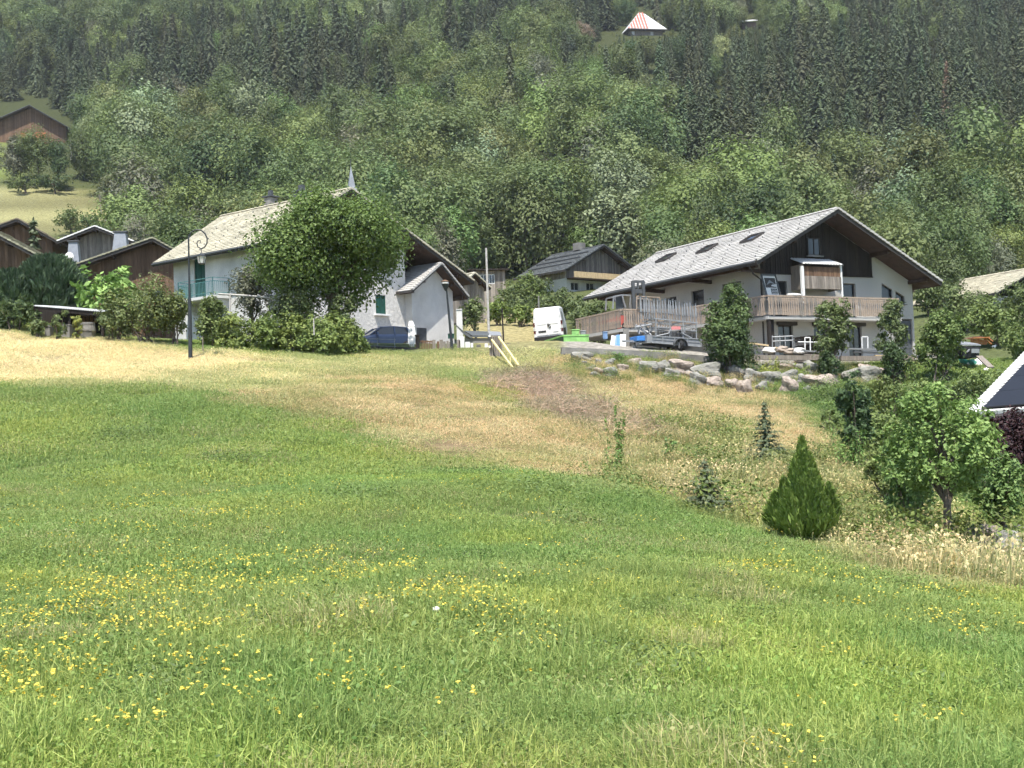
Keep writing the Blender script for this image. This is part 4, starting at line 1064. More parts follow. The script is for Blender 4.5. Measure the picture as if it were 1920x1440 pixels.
# balcony deck
dk = MB()
dk.box((4.75, .65, -.09), (9.5, 1.28, .16)); dk.box((-.12, 4.25, -.092), (1.6, 5.9, .16)); dk.box((-1.75, 10.2, -.095), (4.85, 5.7, .18))
deck = dk.build('balcony', M['stucco_old'], t)
for c_, d_ in (((.12, .12, -1.25), (.16, .16, 2.2)), ((.5, .35, -1.25), (.18, .18, 2.2)), ((-.6, 6.7, -1.2), (.2, .2, 2.1)), ((-3.9, 7.6, -1.2), (.35, .35, 2.1)), ((-3.8, 12.3, -1.0), (.3, .3, 1.8))):
    MB().box(c_, d_).build('post', M['wood_dark'], deck)
MB().box((-.9, 9.8, -1.3), (3.0, .2, 2.2)).build('undercroft_wall', M['stucco'], deck)
PM = [picket_mesh(), picket_mesh(.92, .14)]
PM[1].materials.clear(); PM[1].materials.append(M['wood_grey'])
PATH = [((.02, .02), (9.3, .02)), ((.0, .16), (-.85, 7.2)), ((-.85, 7.35), (-4.05, 7.35)), ((-4.1, 7.45), (-3.65, 12.9))]
rl = MB()
for (a, b) in PATH:
    rl.beam((*a, 1.04), (*b, 1.04), .13, .09); rl.beam((*a, .14), (*b, .14), .06, .10); rl.beam((*a, .86), (*b, .86), .05, .08)
rail = rl.build('railing', M['wood_rail'], deck)
for (a, b) in PATH:
    a, b = Vector((*a, 0)), Vector((*b, 0)); L = (b - a).length; n = int(L / .148); az = math.atan2(b.y - a.y, b.x - a.x)
    out = Vector((math.sin(az), -math.cos(az), 0)) * (.045 if az < .5 and az > -.5 else -.045)
    for i in range(n):
        if RNG.random() < .012: continue
        q = a.lerp(b, (i + .5) / n) + out
        o = bpy.data.objects.new('picket', PM[0 if RNG.random() < .75 else 1]); COL.objects.link(o); o.parent = rail
        o.location = (q.x, q.y, .05 + RNG.uniform(-.012, .012)); o.rotation_euler = (0, RNG.gauss(0, .012), az)
# wooden bay standing on the balcony
pf = [CH.fac(u, v, .25) for u, v in ((1508, 507), (1578, 543), (1508, 495))]
x0, x1, zt, zm = pf[0][0], pf[1][0], pf[2][1], pf[1][1]
by = MB(); boards(by, x0, x1, zm, zm + (zt - zm) * .52, .25, .15, .03); bay = by.build('bay', M['wood_grey'], t)
by = MB(); boards(by, x0 + .02, x1 - .02, zm + (zt - zm) * .5, zt - .12, .29, .16, .02); by.build('upper_boards', M['wood_brown'], bay)
by = MB()
for i in range(14):
    xx = x0 - .1 + (x1 - x0 + .2) * i / 14; w_ = (x1 - x0 + .2) / 14
    by.prism([(xx, .1, zt - .02), (xx + w_ * .5, .1, zt + .07), (xx + w_, .1, zt - .02), (xx + w_ * .5, .1, zt + .05)], (0, 0, 0), (0, 1.1, .42))
by.build('bay_roof', M['sheet_white'], bay)
by = MB(); by.box((x0 - .12, .3, zm / 2 + .6), (.16, .14, zm + 1.2)); by.box((x1 + .05, .3, (zt) / 2), (.1, .1, zt)); by.box(((x0 + x1) / 2, .3, .35), (x1 - x0, .08, .08)); by.build('bay_posts', M['white'], bay)
for x_ in (x0 - .02, x1 + .02): MB().box((x_, .8, (zm + zt) / 2), (.05, .95, zt - zm)).build('bay_side', M['wood_grey'], bay)
# things standing on the balcony
def world_of(fr, x, y, z): return tuple(fr.pt(x, y, z))
q = [CH.fac(u, v, .45) for u, v in ((1432, 515), (1458, 545))]
sg = thing('poster_board', 'printed poster in a leaning dark frame behind the balcony corner', 'sign', world_of(CH, .85, .75, 0), CH.yaw)
f_ = MB(); f_.beam((-.22, -.35, 0), (-.55, .0, 2.28), .06, .10); f_.beam((.72, -.35, 0), (.38, .0, 2.28), .06, .10); f_.beam((-.55, 0, 2.25), (.4, 0, 2.25), .06, .08); f_.beam((-.42, -.12, 1.05), (.52, -.12, 1.05), .05, .07); f_.build('frame', M['steel_dark'], sg)
ps_ = MB(); ps_.add([(-.35, -.16, 1.12), (.46, -.16, 1.12), (.33, -.05, 2.15), (-.48, -.05, 2.15)], [(0, 1, 2, 3)]); pst = ps_.build('poster', M['white'], sg)
def onp(a, b, off=.006): return Vector((-.35 - .13 * b + .81 * a, -.16 + .11 * b - off, 1.12 + 1.03 * b))
def patch_(nm, a0, a1, b0, b1, m, off=.006): MB().add([onp(a0, b0, off), onp(a1, b0, off), onp(a1, b1, off), onp(a0, b1, off)], [(0, 1, 2, 3)]).build(nm, M[m], pst)
patch_('picture', .05, .95, .42, .93, 'winframe'); patch_('text_block', .42, .95, .08, .38, 'steel_dark')
MB().add([onp(.12, .55, .012), onp(.45, .82, .012), onp(.9, .6, .012), onp(.5, .68, .012)], [(0, 1, 2, 3)]).build('picture_mark', M['steel'], pst)
MB().add([onp(.5, .5, .012), onp(.93, .46, .012), onp(.93, .6, .012), onp(.6, .58, .012)], [(0, 1, 2, 3)]).build('picture_mark', M['sheet_white'], pst)
for k in range(3): patch_('text_line', .46, .92, .12 + .08 * k, .15 + .08 * k, 'sheet_white', .011)
def lump(name, c, r, m, sd, sub=2, sq=(1, 1, 1), parent=None, rough=.22):
    bm = bmesh.new(); bmesh.ops.create_icosphere(bm, subdivisions=sub, radius=1)
    rr = random.Random(sd); ph = [rr.uniform(0, 6.28) for _ in range(9)]
    for v in bm.verts:
        p = v.co.copy(); k = 1 + rough * (math.sin(p.x * 3.1 + ph[0]) * math.sin(p.y * 2.7 + ph[1]) + .6 * math.sin(p.z * 4.3 + ph[2] + p.x * 2) + .35 * math.sin(p.y * 7 + ph[3]) * math.sin(p.x * 6 + ph[4]))
        mx_ = max(abs(p.x), abs(p.y), abs(p.z)); k *= .62 + .38 * (1 / mx_) * .62 / .62
        v.co = Vector((p.x * r * sq[0], p.y * r * sq[1], p.z * r * sq[2])) * k
    me = bpy.data.meshes.new(name); bm.to_mesh(me); bm.free(); me.materials.append(M[m])
    o = bpy.data.objects.new(name, me); COL.objects.link(o); o.location = c
    if parent: o.parent = parent
    return o
for i, (u, lb) in enumerate(((1484, 'white sack on the balcony rail nearer the poster'), (1494, 'white sack on the balcony rail beside the wooden bay'))):
    x_, _ = CH.fac(u, 551, .1); o = lump('sack', world_of(CH, x_, .12, 1.13), .21, 'cloth', 40 + i, 2, (1.2, .7, .42)); tag(o, lb, 'sack', 'sacks on the balcony rail')

# ------------------------------------------------------------------ the white house on the left
t = thing('white_house', 'old white house with beige tiled roof and teal balcony behind the round tree', 'house', HO.o, HO.yaw)
HXL, HZL, HXR, HZR, HXE, HZE = -.9, 5.40, 5.9, 9.28, 16.97, 4.52
hroof = lambda x: (HZL + (HZR - HZL) * (x - HXL) / (HXR - HXL)) if x < HXR else (HZR + (HZE - HZR) * (x - HXR) / (HXE - HXR))
wl = MB()
SWX = 11.56
wn_ = [HO.fac(u, v) for u, v in ((704, 560), (724, 590))]
WIN = rect(wn_[0][0], wn_[1][0], wn_[1][1], wn_[0][1] + .25)
wl.wall((0, 0, 0), (1, 0, 0), (0, -1, 0), [(0, -1.2), (SWX, -1.2), (SWX, hroof(SWX) - .25), (HXR, HZR - .25), (0, hroof(0) - .25)], [WIN], .22)
wl.wall((SWX, 0, 0), (0, 1, 0), (1, 0, 0), [(0, -1.2), (1.5, -1.2), (1.5, hroof(SWX) - .25), (0, hroof(SWX) - .25)])
wl.build('gable_wall', M['stonewall'], t)
wl = MB()
bd = [HO.side(u, v, 0) for u, v in ((363, 486), (386, 552))]
BD = rect(bd[1][0], bd[0][0], bd[1][1] - .25, bd[0][1])
LD = [rect(5.05, 5.75, -.2, 1.95), rect(3.95, 4.7, -.2, 1.95)]
wl.wall((0, 0, 0), (0, 1, 0), (-1, 0, 0), [(0, -1.2), (8.3, -1.2), (8.3, hroof(0) - .25), (0, hroof(0) - .25)], [BD] + LD, .2)
wl.wall((0, 8.3, 0), (1, 0, 0), (0, 1, 0), [(0, -1.2), (16, -1.2), (16, hroof(16) - .25), (HXR, HZR - .25), (0, hroof(0) - .25)])
wl.wall((0, 1.5, 0), (1, 0, 0), (0, -1, 0), [(SWX, -1.2), (16, -1.2), (16, hroof(16) - .25), (SWX, hroof(SWX) - .25)])
wl.wall((16, 0, 0), (0, 1, 0), (1, 0, 0), [(1.5, -1.2), (8.3, -1.2), (8.3, hroof(16) - .25), (1.5, hroof(16) - .25)])
wl.build('wall', M['stucco'], t)
ro = gable_roof(t, [(HXL, HZL), (HXR, HZR), (HXE, HZE)], -1.1, 9.1, 'tile_beige', .30, .30, .2, ridge_y1=11.0, gutter=True, hooks=7)
cb = MB(); boards(cb, SWX + .03, 15.9, 4.0, lambda x: hroof(x) - .3, 1.5, .2, .04); cb.build('cladding', M['wood_dark'], t, kind='stuff')
# door on the balcony, lower doors, shuttered window
window(t, 'd', BD[0][0], BD[1][0], BD[0][1], BD[2][1], 0, frame='green_door', pane='green_door', axis='y', name='balcony_door', inset=.08)
for d_ in LD: window(t, 'd', d_[0][0], d_[1][0], d_[0][1], d_[2][1], 0, axis='y', mull=0, name='door')
x0, x1, z0, z1 = WIN[0][0], WIN[1][0], WIN[0][1], WIN[2][1]
w = window(t, 'w', x0, x1, z0, z1, 0, frame='green_door', pane='green_door', inset=.03)
MB().box(((x0 + x1) / 2, -.12, z0 - .05), (x1 - x0 + .35, .3, .09)).build('sill', M['white'], w)
zb = BD[0][1]
bl = MB(); bl.prism([(0, 2.95, zb - .05), (0, 6.75, zb - .05), (-1.15, 6.55, zb - .05), (-1.15, 3.15, zb - .05)], (0, 0, 0), (0, 0, -.17)); bc_ = bl.build('balcony', M['stucco'], t)
br_ = MB(); pts = [(-.05, 3.1), (-1.08, 3.25), (-1.08, 6.45), (-.05, 6.6)]
for a, b in zip(pts[:-1], pts[1:]):
    for z in (.12, .78, .98): br_.beam((*a, zb + z), (*b, zb + z), .03, .035)
    n = max(2, int((Vector(b) - Vector(a)).length / .13))
    for i in range(n + 1):
        q = Vector(a).lerp(Vector(b), i / n); br_.beam((q.x, q.y, zb - .05), (q.x, q.y, zb + (.98 if i in (0, n) else .78)), .022 if i not in (0, n) else .045)
br_.build('railing', M['teal'], bc_)
bk = MB(); bk.prism([(0, 3.3, zb - .22), (-.85, 3.3, zb - .22), (0, 3.3, zb - .95)], (0, -.1, 0), (0, .1, 0)); bk.prism([(0, 6.3, zb - .22), (-.85, 6.3, zb - .22), (0, 6.3, zb - .95)], (0, -.1, 0), (0, .1, 0)); bk.build('brackets', M['stucco'], bc_)
MB().box((-.12, 4.88, .85), (.25, .22, 2.2)).build('pillar', M['white'], t)
for (u, v), hh, ww, m in (((508, 381), .85, .6, 'concrete'), ((566, 376), .75, .75, 'steel_dark')):
    y_, z_ = HO.side(u, v, HXR + .6); c = MB(); c.box((HXR + .6, y_, HZR + hh / 2 - .2), (ww, ww, hh)); ch = c.build('chimney', M[m], ro)
    MB().box((HXR + .6, y_, HZR + hh - .12), (ww + .18, ww + .18, .08)).box((HXR + .6, y_, HZR + hh + .12), (ww * .4, ww * .4, .35)).build('chimney_cap', M['steel_dark'], ch)
# annex with its own small roof
ax = [HO.fac(u, v, -.6) for u, v in ((772, 560), (849, 560))]; AX0, AX1 = ax[0][0], ax[1][0]
ap = HO.fac(826, 494, -1.3); le = HO.fac(771, 544, -1.3); re = HO.fac(877, 557, -1.3)
an = thing('annex', 'small white annex with grey tiled gable roof beside the stone house', 'house', world_of(HO, (AX0 + AX1) / 2, -.6, -.4), HO.yaw)
off = -(AX0 + AX1) / 2; zo = .4
aprof = [(le[0] + off, le[1] + zo), (ap[0] + off, ap[1] + zo), (re[0] + off, re[1] + zo)]
arz = lambda x: np.interp(x, [p_[0] for p_ in aprof], [p_[1] for p_ in aprof])
a0, a1 = AX0 + off, AX1 + off
wl = MB()
dq = [HO.fac(u, v, -.6) for u, v in ((781, 614), (801, 640))]; AD = rect(dq[0][0] + off, dq[1][0] + off, -.6, dq[0][1] + zo)
wl.wall((0, 0, 0), (1, 0, 0), (0, -1, 0), [(a0, -1), (a1, -1), (a1, arz(a1) - .15), (aprof[1][0], aprof[1][1] - .15), (a0, arz(a0) - .15)], [AD], .1)
wl.wall((a0, 0, 0), (0, 1, 0), (-1, 0, 0), [(0, -1), (2, -1), (2, arz(a0) - .15), (0, arz(a0) - .15)])
wl.wall((a1, 0, 0), (0, 1, 0), (1, 0, 0), [(0, -1), (2, -1), (2, arz(a1) - .15), (0, arz(a1) - .15)])
wl.build('wall', M['stucco'], an)
MB().box(((AD[0][0] + AD[1][0]) / 2, .06, (AD[0][1] + AD[2][1]) / 2), (AD[1][0] - AD[0][0], .05, AD[2][1] - AD[0][1])).build('door', M['steel_dark'], an)
gable_roof(an, aprof, -.72, 2.0, 'tile_grey', .26, .26, .14)

# chapel spire showing over the ridge
sq_ = P(659, 352, 96)
sp_ = thing('chapel_spire', 'thin pointed grey spire rising just behind the white house ridge', 'spire', (sq_[0], sq_[1], gz(sq_[0], sq_[1])), R(20))
zr_ = sq_[2] - gz(sq_[0], sq_[1]); zt_ = P(659, 310, 96)[2] - gz(sq_[0], sq_[1])
MB().box((0, 0, zr_ / 2 - .3), (1.1, 1.1, zr_ - .6)).build('tower', M['stucco'], sp_)
s_ = MB(); s_.add([(-.45, -.45, zr_ - .6), (.45, -.45, zr_ - .6), (.45, .45, zr_ - .6), (-.45, .45, zr_ - .6), (-.23, -.23, zr_ + .1), (.23, -.23, zr_ + .1), (.23, .23, zr_ + .1), (-.23, .23, zr_ + .1), (0, 0, zt_)], [(0, 1, 5, 4), (1, 2, 6, 5), (2, 3, 7, 6), (3, 0, 4, 7), (4, 5, 8), (5, 6, 8), (6, 7, 8), (7, 4, 8)])
M['spire'] = mat('pale_slate', (.23, .25, .28), .5, .15, 3); s_.build('spire_roof', M['spire'], sp_)
MB().tube([(0, 0, zt_ - .1), (0, 0, zt_ + .45)], .025, 5).build('finial', M['steel_dark'], sp_)

# ------------------------------------------------------------------ simpler chalets and barns
def front_chalet(name, label, Y, apex, left, right, vbase, D, yaw, wall, tile, over=.8, white=None, balc=None, course=.3, cat='chalet', wins=(), tilew=.34, base_drop=1.0):
    """gable front seen from the meadow; apex/left/right are the roof edge in the photo at depth Y"""
    a, l, r = P(*apex, Y), P(*left, Y), P(*right, Y)
    zg = P(apex[0], vbase, Y)[2]; zg = min(zg, gz(a[0], a[1]))
    o = np.array([a[0], Y, zg]); th_ = thing(name, label, cat, o, R(yaw)); c = math.cos(R(yaw))
    prof = [((l[0] - a[0]) / c, l[2] - zg), (0, a[2] - zg), ((r[0] - a[0]) / c, r[2] - zg)]
    rz_ = lambda x: float(np.interp(x, [p_[0] for p_ in prof], [p_[1] for p_ in prof]))
    x0, x1 = prof[0][0] + over * .9, prof[2][0] - over * .9; y0 = over
    wb = white if white is not None else -base_drop
    s_ = MB()
    s_.wall((0, y0, 0), (1, 0, 0), (0, -1, 0), [(x0, -base_drop), (x1, -base_drop), (x1, rz_(x1) - .2), (0, prof[1][1] - .2), (x0, rz_(x0) - .2)], [rect(*w_) for w_ in wins], .15)
    for xx, nx in ((x0, -1), (x1, 1)): s_.wall((xx, 0, 0), (0, 1, 0), (nx, 0, 0), [(y0, -base_drop), (D - over, -base_drop), (D - over, rz_(xx) - .2), (y0, rz_(xx) - .2)])
    s_.wall((0, D - over, 0), (1, 0, 0), (0, 1, 0), [(x0, -base_drop), (x1, -base_drop), (x1, rz_(x1) - .2), (0, prof[1][1] - .2), (x0, rz_(x0) - .2)])
    s_.build('wall', M['stucco'] if white is not None else M[wall], th_)
    def clear(xa, xb, lo):
        return lo
    cbx = MB(); segs = sorted([(w_[0], w_[1], w_[2], w_[3]) for w_ in wins]); 
    n = max(4, round((x1 - x0) / .22)); w_ = (x1 - x0) / n
    for i in range(n):
        xa, xb = x0 + i * w_ + .008, x0 + (i + 1) * w_ - .008; xm = (xa + xb) / 2
        spans = [(wb, None)]
        hit = [q for q in segs if q[0] - .02 < xm < q[1] + .02]
        tops = (rz_(xa) - .22, rz_(xb) - .22)
        pieces = [(wb, hit[0][2]), (hit[0][3], None)] if hit else [(wb, None)]
        for lo, hi in pieces:
            za_, zb_ = (tops if hi is None else (hi, hi))
            if min(za_, zb_) - lo < .05: continue
            cbx.prism([(xa, y0, lo), (xb, y0, lo), (xb, y0, zb_), (xa, y0, za_)], (0, 0, 0), (0, -.04 * RNG.uniform(.6, 1.4), 0), RNG.random())
    cbx.build('cladding', M[wall], th_, kind='stuff')
    for q in wins: window(th_, 'w', *q, y0, frame='whiteframe' if white is not None and q[3] <= white + .01 else 'winframe')
    ro = gable_roof(th_, prof, 0, D, tile, course, tilew, .2)
    if balc:
        bz, bx0, bx1, m = balc
        b_ = MB(); b_.box(((bx0 + bx1) / 2, y0 - .5, bz - .07), (bx1 - bx0, 1.0, .12)); bo = b_.build('balcony', M['beam'], th_)
        r_ = MB(); boards(r_, bx0, bx1, bz + .02, bz + .85, y0 - 1.0, .14, .03); r_.box(((bx0 + bx1) / 2, y0 - 1.02, bz + .9), (bx1 - bx0 + .1, .1, .07)); r_.build('railing', M[m], bo)
    return th_, prof, ro
# four brown chalets at the left edge
front_chalet('brown_chalet', 'brown timber chalet at the left edge with bracketed overhanging roof', 84, (-70, 405), (-235, 492), (89, 488), 600, 9, 2, 'wood_brown', 'mossroof', 1.2, wins=((1.0, 2.0, 2.2, 3.2),))
th_, prof, ro = front_chalet('brown_chalet', 'brown chalet with low gable half hidden by a small spruce at far left', 116, (33, 410), (-70, 448), (112, 454), 560, 9, 4, 'wood_brown', 'tile_brown', 1.2, wins=((2.0, 2.8, 1.6, 2.5),))
MB().box((2.6, .2, 2.2), (1.6, .08, .7)).build('balcony_panel', M['whiteframe'], th_)
th_, prof, ro = front_chalet('board_chalet', 'greyish boarded chalet with pale edged roof behind the slate chimneys', 108, (178, 424), (108, 453), (250, 452), 560, 9, 3, 'wood_grey', 'tile_white', 1.0, wins=((-2.35, -1.0, .9, 2.6),), course=.3)
th_, prof, ro = front_chalet('mossy_chalet', 'brown timber chalet with thick mossy roof, two slate chimneys and orange balcony', 92, (286, 446), (141, 500), (345, 478), 600, 10, 6, 'wood_brown', 'mossroof', 1.0, wins=((-1.4, -.6, 2.1, 3.6), (-.3, .5, 2.1, 3.6)), balc=(1.75, -1.0, 2.6, 'wood_orange'))
for (u, v), hh, ww in (((146, 470), 1.15, 1.0), ((231, 449), 1.0, 1.25)):
    q = P(u, v, 94); lx = (q[0] - th_.location[0]); lz = q[2] - th_.location[2]
    zz0 = float(np.interp(lx, [p_[0] for p_ in prof], [p_[1] for p_ in prof])) - .3; zt2 = lz + hh / 2
    c = MB(); w0, w1 = ww / 2, ww / 2 * .62
    c.add([(lx - w0, 2, zz0), (lx + w0, 2, zz0), (lx + w0, 2 + ww, zz0), (lx - w0, 2 + ww, zz0), (lx - w1, 2.2, zt2), (lx + w1, 2.2, zt2), (lx + w1, 1.8 + ww, zt2), (lx - w1, 1.8 + ww, zt2)], [(0, 1, 5, 4), (1, 2, 6, 5), (2, 3, 7, 6), (3, 0, 4, 7), (4, 5, 6, 7)])
    ch = c.build('chimney', M['spire'], ro); MB().box((lx, 2 + ww / 2, zt2 + .08), (ww * .8, ww * .8, .09)).build('chimney_cap', M['steel_dark'], ch)
q = P(130, 481, 92.4); dsh = thing('satellite_dish', 'small white satellite dish beside the left slate chimney', 'dish', q, 0)
d_ = MB(); 
for i in range(3):
    r0_, r1_ = .32 * i / 3, .32 * (i + 1) / 3
    for j in range(14):
        a, b = 6.283 * j / 14, 6.283 * (j + 1) / 14
        d_.add([(r0_ * math.cos(a), -.06 + .5 * r0_ ** 2, r0_ * math.sin(a)), (r1_ * math.cos(a), -.06 + .5 * r1_ ** 2, r1_ * math.sin(a)), (r1_ * math.cos(b), -.06 + .5 * r1_ ** 2, r1_ * math.sin(b)), (r0_ * math.cos(b), -.06 + .5 * r0_ ** 2, r0_ * math.sin(b))], [(0, 1, 2, 3)])
d_.build('reflector', M['white'], dsh); MB().tube([(0, 0, 0), (0, .3, -.4), (0, .35, -1.6)], .03, 6).build('mast', M['steel'], dsh)
# small dark roofed chalet behind the van
RC = Frame(P(1062, 548, 150), 40)
f_ = lambda u, v, y=0: RC.fac(u, v, y)
a_, l_, r_ = f_(1132, 459, -1), f_(1060, 505, -1), f_(1169, 489, -1)
L_ = RC.side(962, 517, l_[0])[0]
slope_r = (a_[1] - r_[1]) / (r_[0] - a_[0]); rex = r_[0] + .3; prof = [(l_[0], l_[1]), (a_[0], a_[1]), (2 * a_[0] - l_[0], l_[1])]
t = thing('dark_roofed_chalet', 'white and grey timber chalet with dark ribbed roof behind the van', 'chalet', RC.o, RC.yaw)
rz_ = lambda x: float(np.interp(x, [p_[0] for p_ in prof], [p_[1] for p_ in prof]))
x1_ = prof[2][0] - .9
zw = f_(1100, 524)[1]
wq = [[f_(u, v) for u, v in ((1070, 529), (1086, 545))], [f_(u, v) for u, v in ((1099, 530), (1115, 545))]]
WQ = [rect(q[0][0], q[1][0], q[1][1], q[0][1]) for q in wq]
wl = MB(); wl.wall((0, 0, 0), (1, 0, 0), (0, -1, 0), [(0, -2), (x1_, -2), (x1_, rz_(x1_) - .2), (a_[0], a_[1] - .2), (0, rz_(0) - .2)], WQ)
wl.wall((0, 0, 0), (0, 1, 0), (-1, 0, 0), [(0, -2), (L_ - 1, -2), (L_ - 1, rz_(0) - .2), (0, rz_(0) - .2)], [rect(4, 5.2, .3, 1.3)])
wl.build('wall', M['stucco'], t)
cb = MB(); boards(cb, .02, x1_, zw, lambda x: rz_(x) - .25, 0, .22, .05); cb.build('cladding', M['wood_grey'], t, kind='stuff')
cb = MB(); boards_y(cb, .05, L_ - 1.05, zw, rz_(0) - .25, 0, .22, .05); cb.build('side_cladding', M['wood_grey'], t, kind='stuff')
for q in WQ: window(t, 'w', q[0][0], q[1][0], q[0][1], q[2][1], 0, frame='whiteframe')
window(t, 'w', 4, 5.2, .3, 1.3, 0, frame='whiteframe', axis='y')
b_ = MB(); bz0, bz1 = f_(1100, 521, -1.1)[1], f_(1100, 510, -1.1)[1]
b_.box((x1_ / 2, -.55, bz0 - .08), (x1_ - .3, 1.1, .14)); bo = b_.build('balcony', M['beam'], t)
r2 = MB(); boards(r2, .3, x1_ - .2, bz0, bz1, -1.1, .2, .03); r2.build('railing', M['wood_pale'], bo)
ro = gable_roof(t, prof, -1.0, L_, 'slate', .5, 1.2, .2)
s_ = MB()
for f2 in (.28, .5, .72):
    x = prof[0][0] + (a_[0] - prof[0][0]) * f2; s_.box((x, (L_ - 1) / 2, rz_(x) + .12), (.12, L_ - .6, .16))
s_.build('snow_rail', M['steel_dark'], ro)
y_, z_ = RC.side(1086, 468, a_[0]); c = MB(); c.box((a_[0], y_, a_[1] + .35), (1.1, 1.1, .9)); c.build('chimney', M['concrete'], ro)
# grey boarded barn and the low window shed behind the annex
BN = Frame(P(868, 610, 104), 42)
a_, r_, l_ = BN.fac(888, 512, -.4), BN.fac(918, 540, -.4), BN.fac(862, 530, -.4)
t = thing('grey_barn', 'weathered grey boarded barn between the annex roof and the van', 'barn', BN.o, BN.yaw)
hw_ = r_[0] - a_[0]; prof = [(a_[0] - hw_, r_[1]), (a_[0], a_[1]), (r_[0], r_[1])]; rz_ = lambda x: float(np.interp(x, [p_[0] for p_ in prof], [p_[1] for p_ in prof]))
x0_, x1_ = prof[0][0] + .3, prof[2][0] - .3
s_ = MB(); s_.wall((0, 0, 0), (1, 0, 0), (0, -1, 0), [(x0_, -2), (x1_, -2), (x1_, rz_(x1_) - .2), (a_[0], a_[1] - .2), (x0_, rz_(x0_) - .2)], [])
for xx, nx in ((x0_, -1), (x1_, 1)): s_.wall((xx, 0, 0), (0, 1, 0), (nx, 0, 0), [(0, -2), (5, -2), (5, rz_(xx) - .2), (0, rz_(xx) - .2)])
s_.build('wall', M['darkwall'], t)
cb = MB(); boards(cb, x0_, x1_, 0.2, lambda x: rz_(x) - .2, 0, .2, .04); boards_y(cb, 0, 5, .2, rz_(x0_) - .2, x0_, .2, .04); cb.build('cladding', M['wood_grey'], t, kind='stuff')
gable_roof(t, prof, -.5, 5.5, 'tile_beige', .3, .3, .15)
q = P(917, 545, 112); t = thing('window_shed', 'low grey board shed with a barred white window behind the barn', 'shed', (q[0], q[1], gz(q[0], q[1])), R(3))
zt_ = P(917, 505, 112)[2] - gz(q[0], q[1]); hw_ = 31 * 112 / FPX; zw0 = zt_ - 1.75
s_ = MB(); boards(s_, -hw_, -.95, -.3, zt_ - .12, 0, .2, .03); boards(s_, .55, hw_, -.3, zt_ - .12, 0, .2, .03); boards(s_, -.95, .55, -.3, zt_ - 1.3, 0, .2, .03); boards(s_, -.95, .55, zt_ - .42, zt_ - .12, 0, .2, .03); boards_y(s_, .05, 3.6, -.3, zt_ - .1, -hw_, .2, .03); boards_y(s_, .05, 3.6, -.3, zt_ - .1, hw_, .2, .03, 1)
s_.build('wall_boards', M['wood_grey'], t, kind='stuff')
window(t, 'w', -.93, .53, zt_ - 1.28, zt_ - .44, -.1, frame='whiteframe', mull=5)
s_ = MB(); s_.prism([(-hw_ - .4, -.5, zt_), (hw_ + .35, -.5, zt_ - .05), (hw_ + .35, 4, zt_ + .35), (-hw_ - .4, 4, zt_ + .4)], (0, 0, -.1), (0, 0, .03)); s_.build('roof', M['wood_dark'], t)
# barn high at the left, house and roof high on the hill, beige roof at the right
front_chalet('hillside_barn', 'large brown barn with dark roof high on the left hillside', 292, (55, 197), (-75, 256), (131, 240), 262, 16, 3, 'wood_brown', 'slate', 1.6, white=None, course=.6, tilew=.8, base_drop=5, wins=())
ob = bpy.data.objects['hillside_barn']
s_ = MB(); boards(s_, -2.6, 3.2, -1, 3.0, 1.50, .4, .06); s_.build('orange_boards', M['wood_orange'], ob, kind='stuff')
s_ = MB(); s_.box((0, 1.45, -2.2), (15, .15, 2.2)); s_.build('plinth', M['white'], ob)
HH = Frame(P(1180, 66, 384), 14)
t = thing('hilltop_house', 'small grey house with faded red and white hipped roof high on hill', 'house', HH.o, HH.yaw)
ex, ez = HH.fac(1247, 43)[0], HH.fac(1178, 53)[1]; ey = 7.5
s_ = MB(); s_.box((ex / 2, ey / 2, ez / 2 - 2), (ex - 1.4, ey - 1.4, ez + 3.6)); s_.build('wall', M['wood_grey'], t)
for x_ in (1.2, ex * .62): MB().box((x_ + .3, .66, ez * .45), (.9, .06, 1.0)).build('window', M['whiteframe'], t)
tz_ = HH.fac(1211, 24, ey / 2)[1]; ra, rb_ = Vector((ex * .40, ey * .5, tz_)), Vector((ex * .56, ey * .5, tz_ - .3)); cr = [Vector(q) for q in ((-.5, -.3, ez - .1), (ex + .5, -.3, ez + .15), (ex + .5, ey + .3, ez + .15), (-.5, ey + .3, ez - .1))]
s_ = MB(); s_.add(cr + [ra, rb_], [(0, 1, 5, 4), (1, 2, 5), (2, 3, 4, 5), (3, 0, 4)]); ro = s_.build('roof', M['sheet_white'], t)
fb = MB(); fb.beam(cr[0] - Vector((0, 0, .2)), cr[1] - Vector((0, 0, .2)), .1, .3); fb.build('fascia', M['fascia'], ro)
s_ = MB()
for i in range(7):
    a0_, a1_ = i / 13 + .012, i / 13 + .058; up = Vector((0, -.03, .07))
    p0, p1 = cr[0].lerp(cr[1], a0_), cr[0].lerp(cr[1], a1_)
    def edge(p):                                  # top end of a sheet: on the hip line, or the ridge
        f_ = (p.x - cr[0].x) / (ra.x - cr[0].x)
        return cr[0].lerp(ra, min(f_, 1)) if f_ < 1 else Vector((p.x, ra.y, ra.z))
    s_.add([p0 + up, p1 + up, edge(p1) + up, edge(p0) + up], [(0, 1, 2, 3)])
s_.build('red_sheets', M['sheet_red'], ro, kind='stuff')
q = P(1405, 36, 418); t = thing('hilltop_roof', 'small pale sheet metal roof of a hut high in the right wood', 'hut', (q[0], q[1], q[2] - 3), R(8))
s_ = MB(); s_.prism([(-2.9, 0, 2.2), (2.9, 0, 2.7), (2.6, 3.5, 4.0), (-2.6, 3.5, 3.5)], (0, 0, -.1), (0, 0, .08)); s_.build('roof', M['sheet_white'], t)
s_ = MB(); s_.box((0, 1.8, .2), (4.8, 3, 4)); s_.build('wall', M['wood_dark'], t)
q = P(1130, 80, 396); t = thing('hillside_hut', 'tiny dark roofed hut beside the pole left of the hilltop house', 'hut', (q[0] + .5, q[1], q[2] - 1.5), 0)
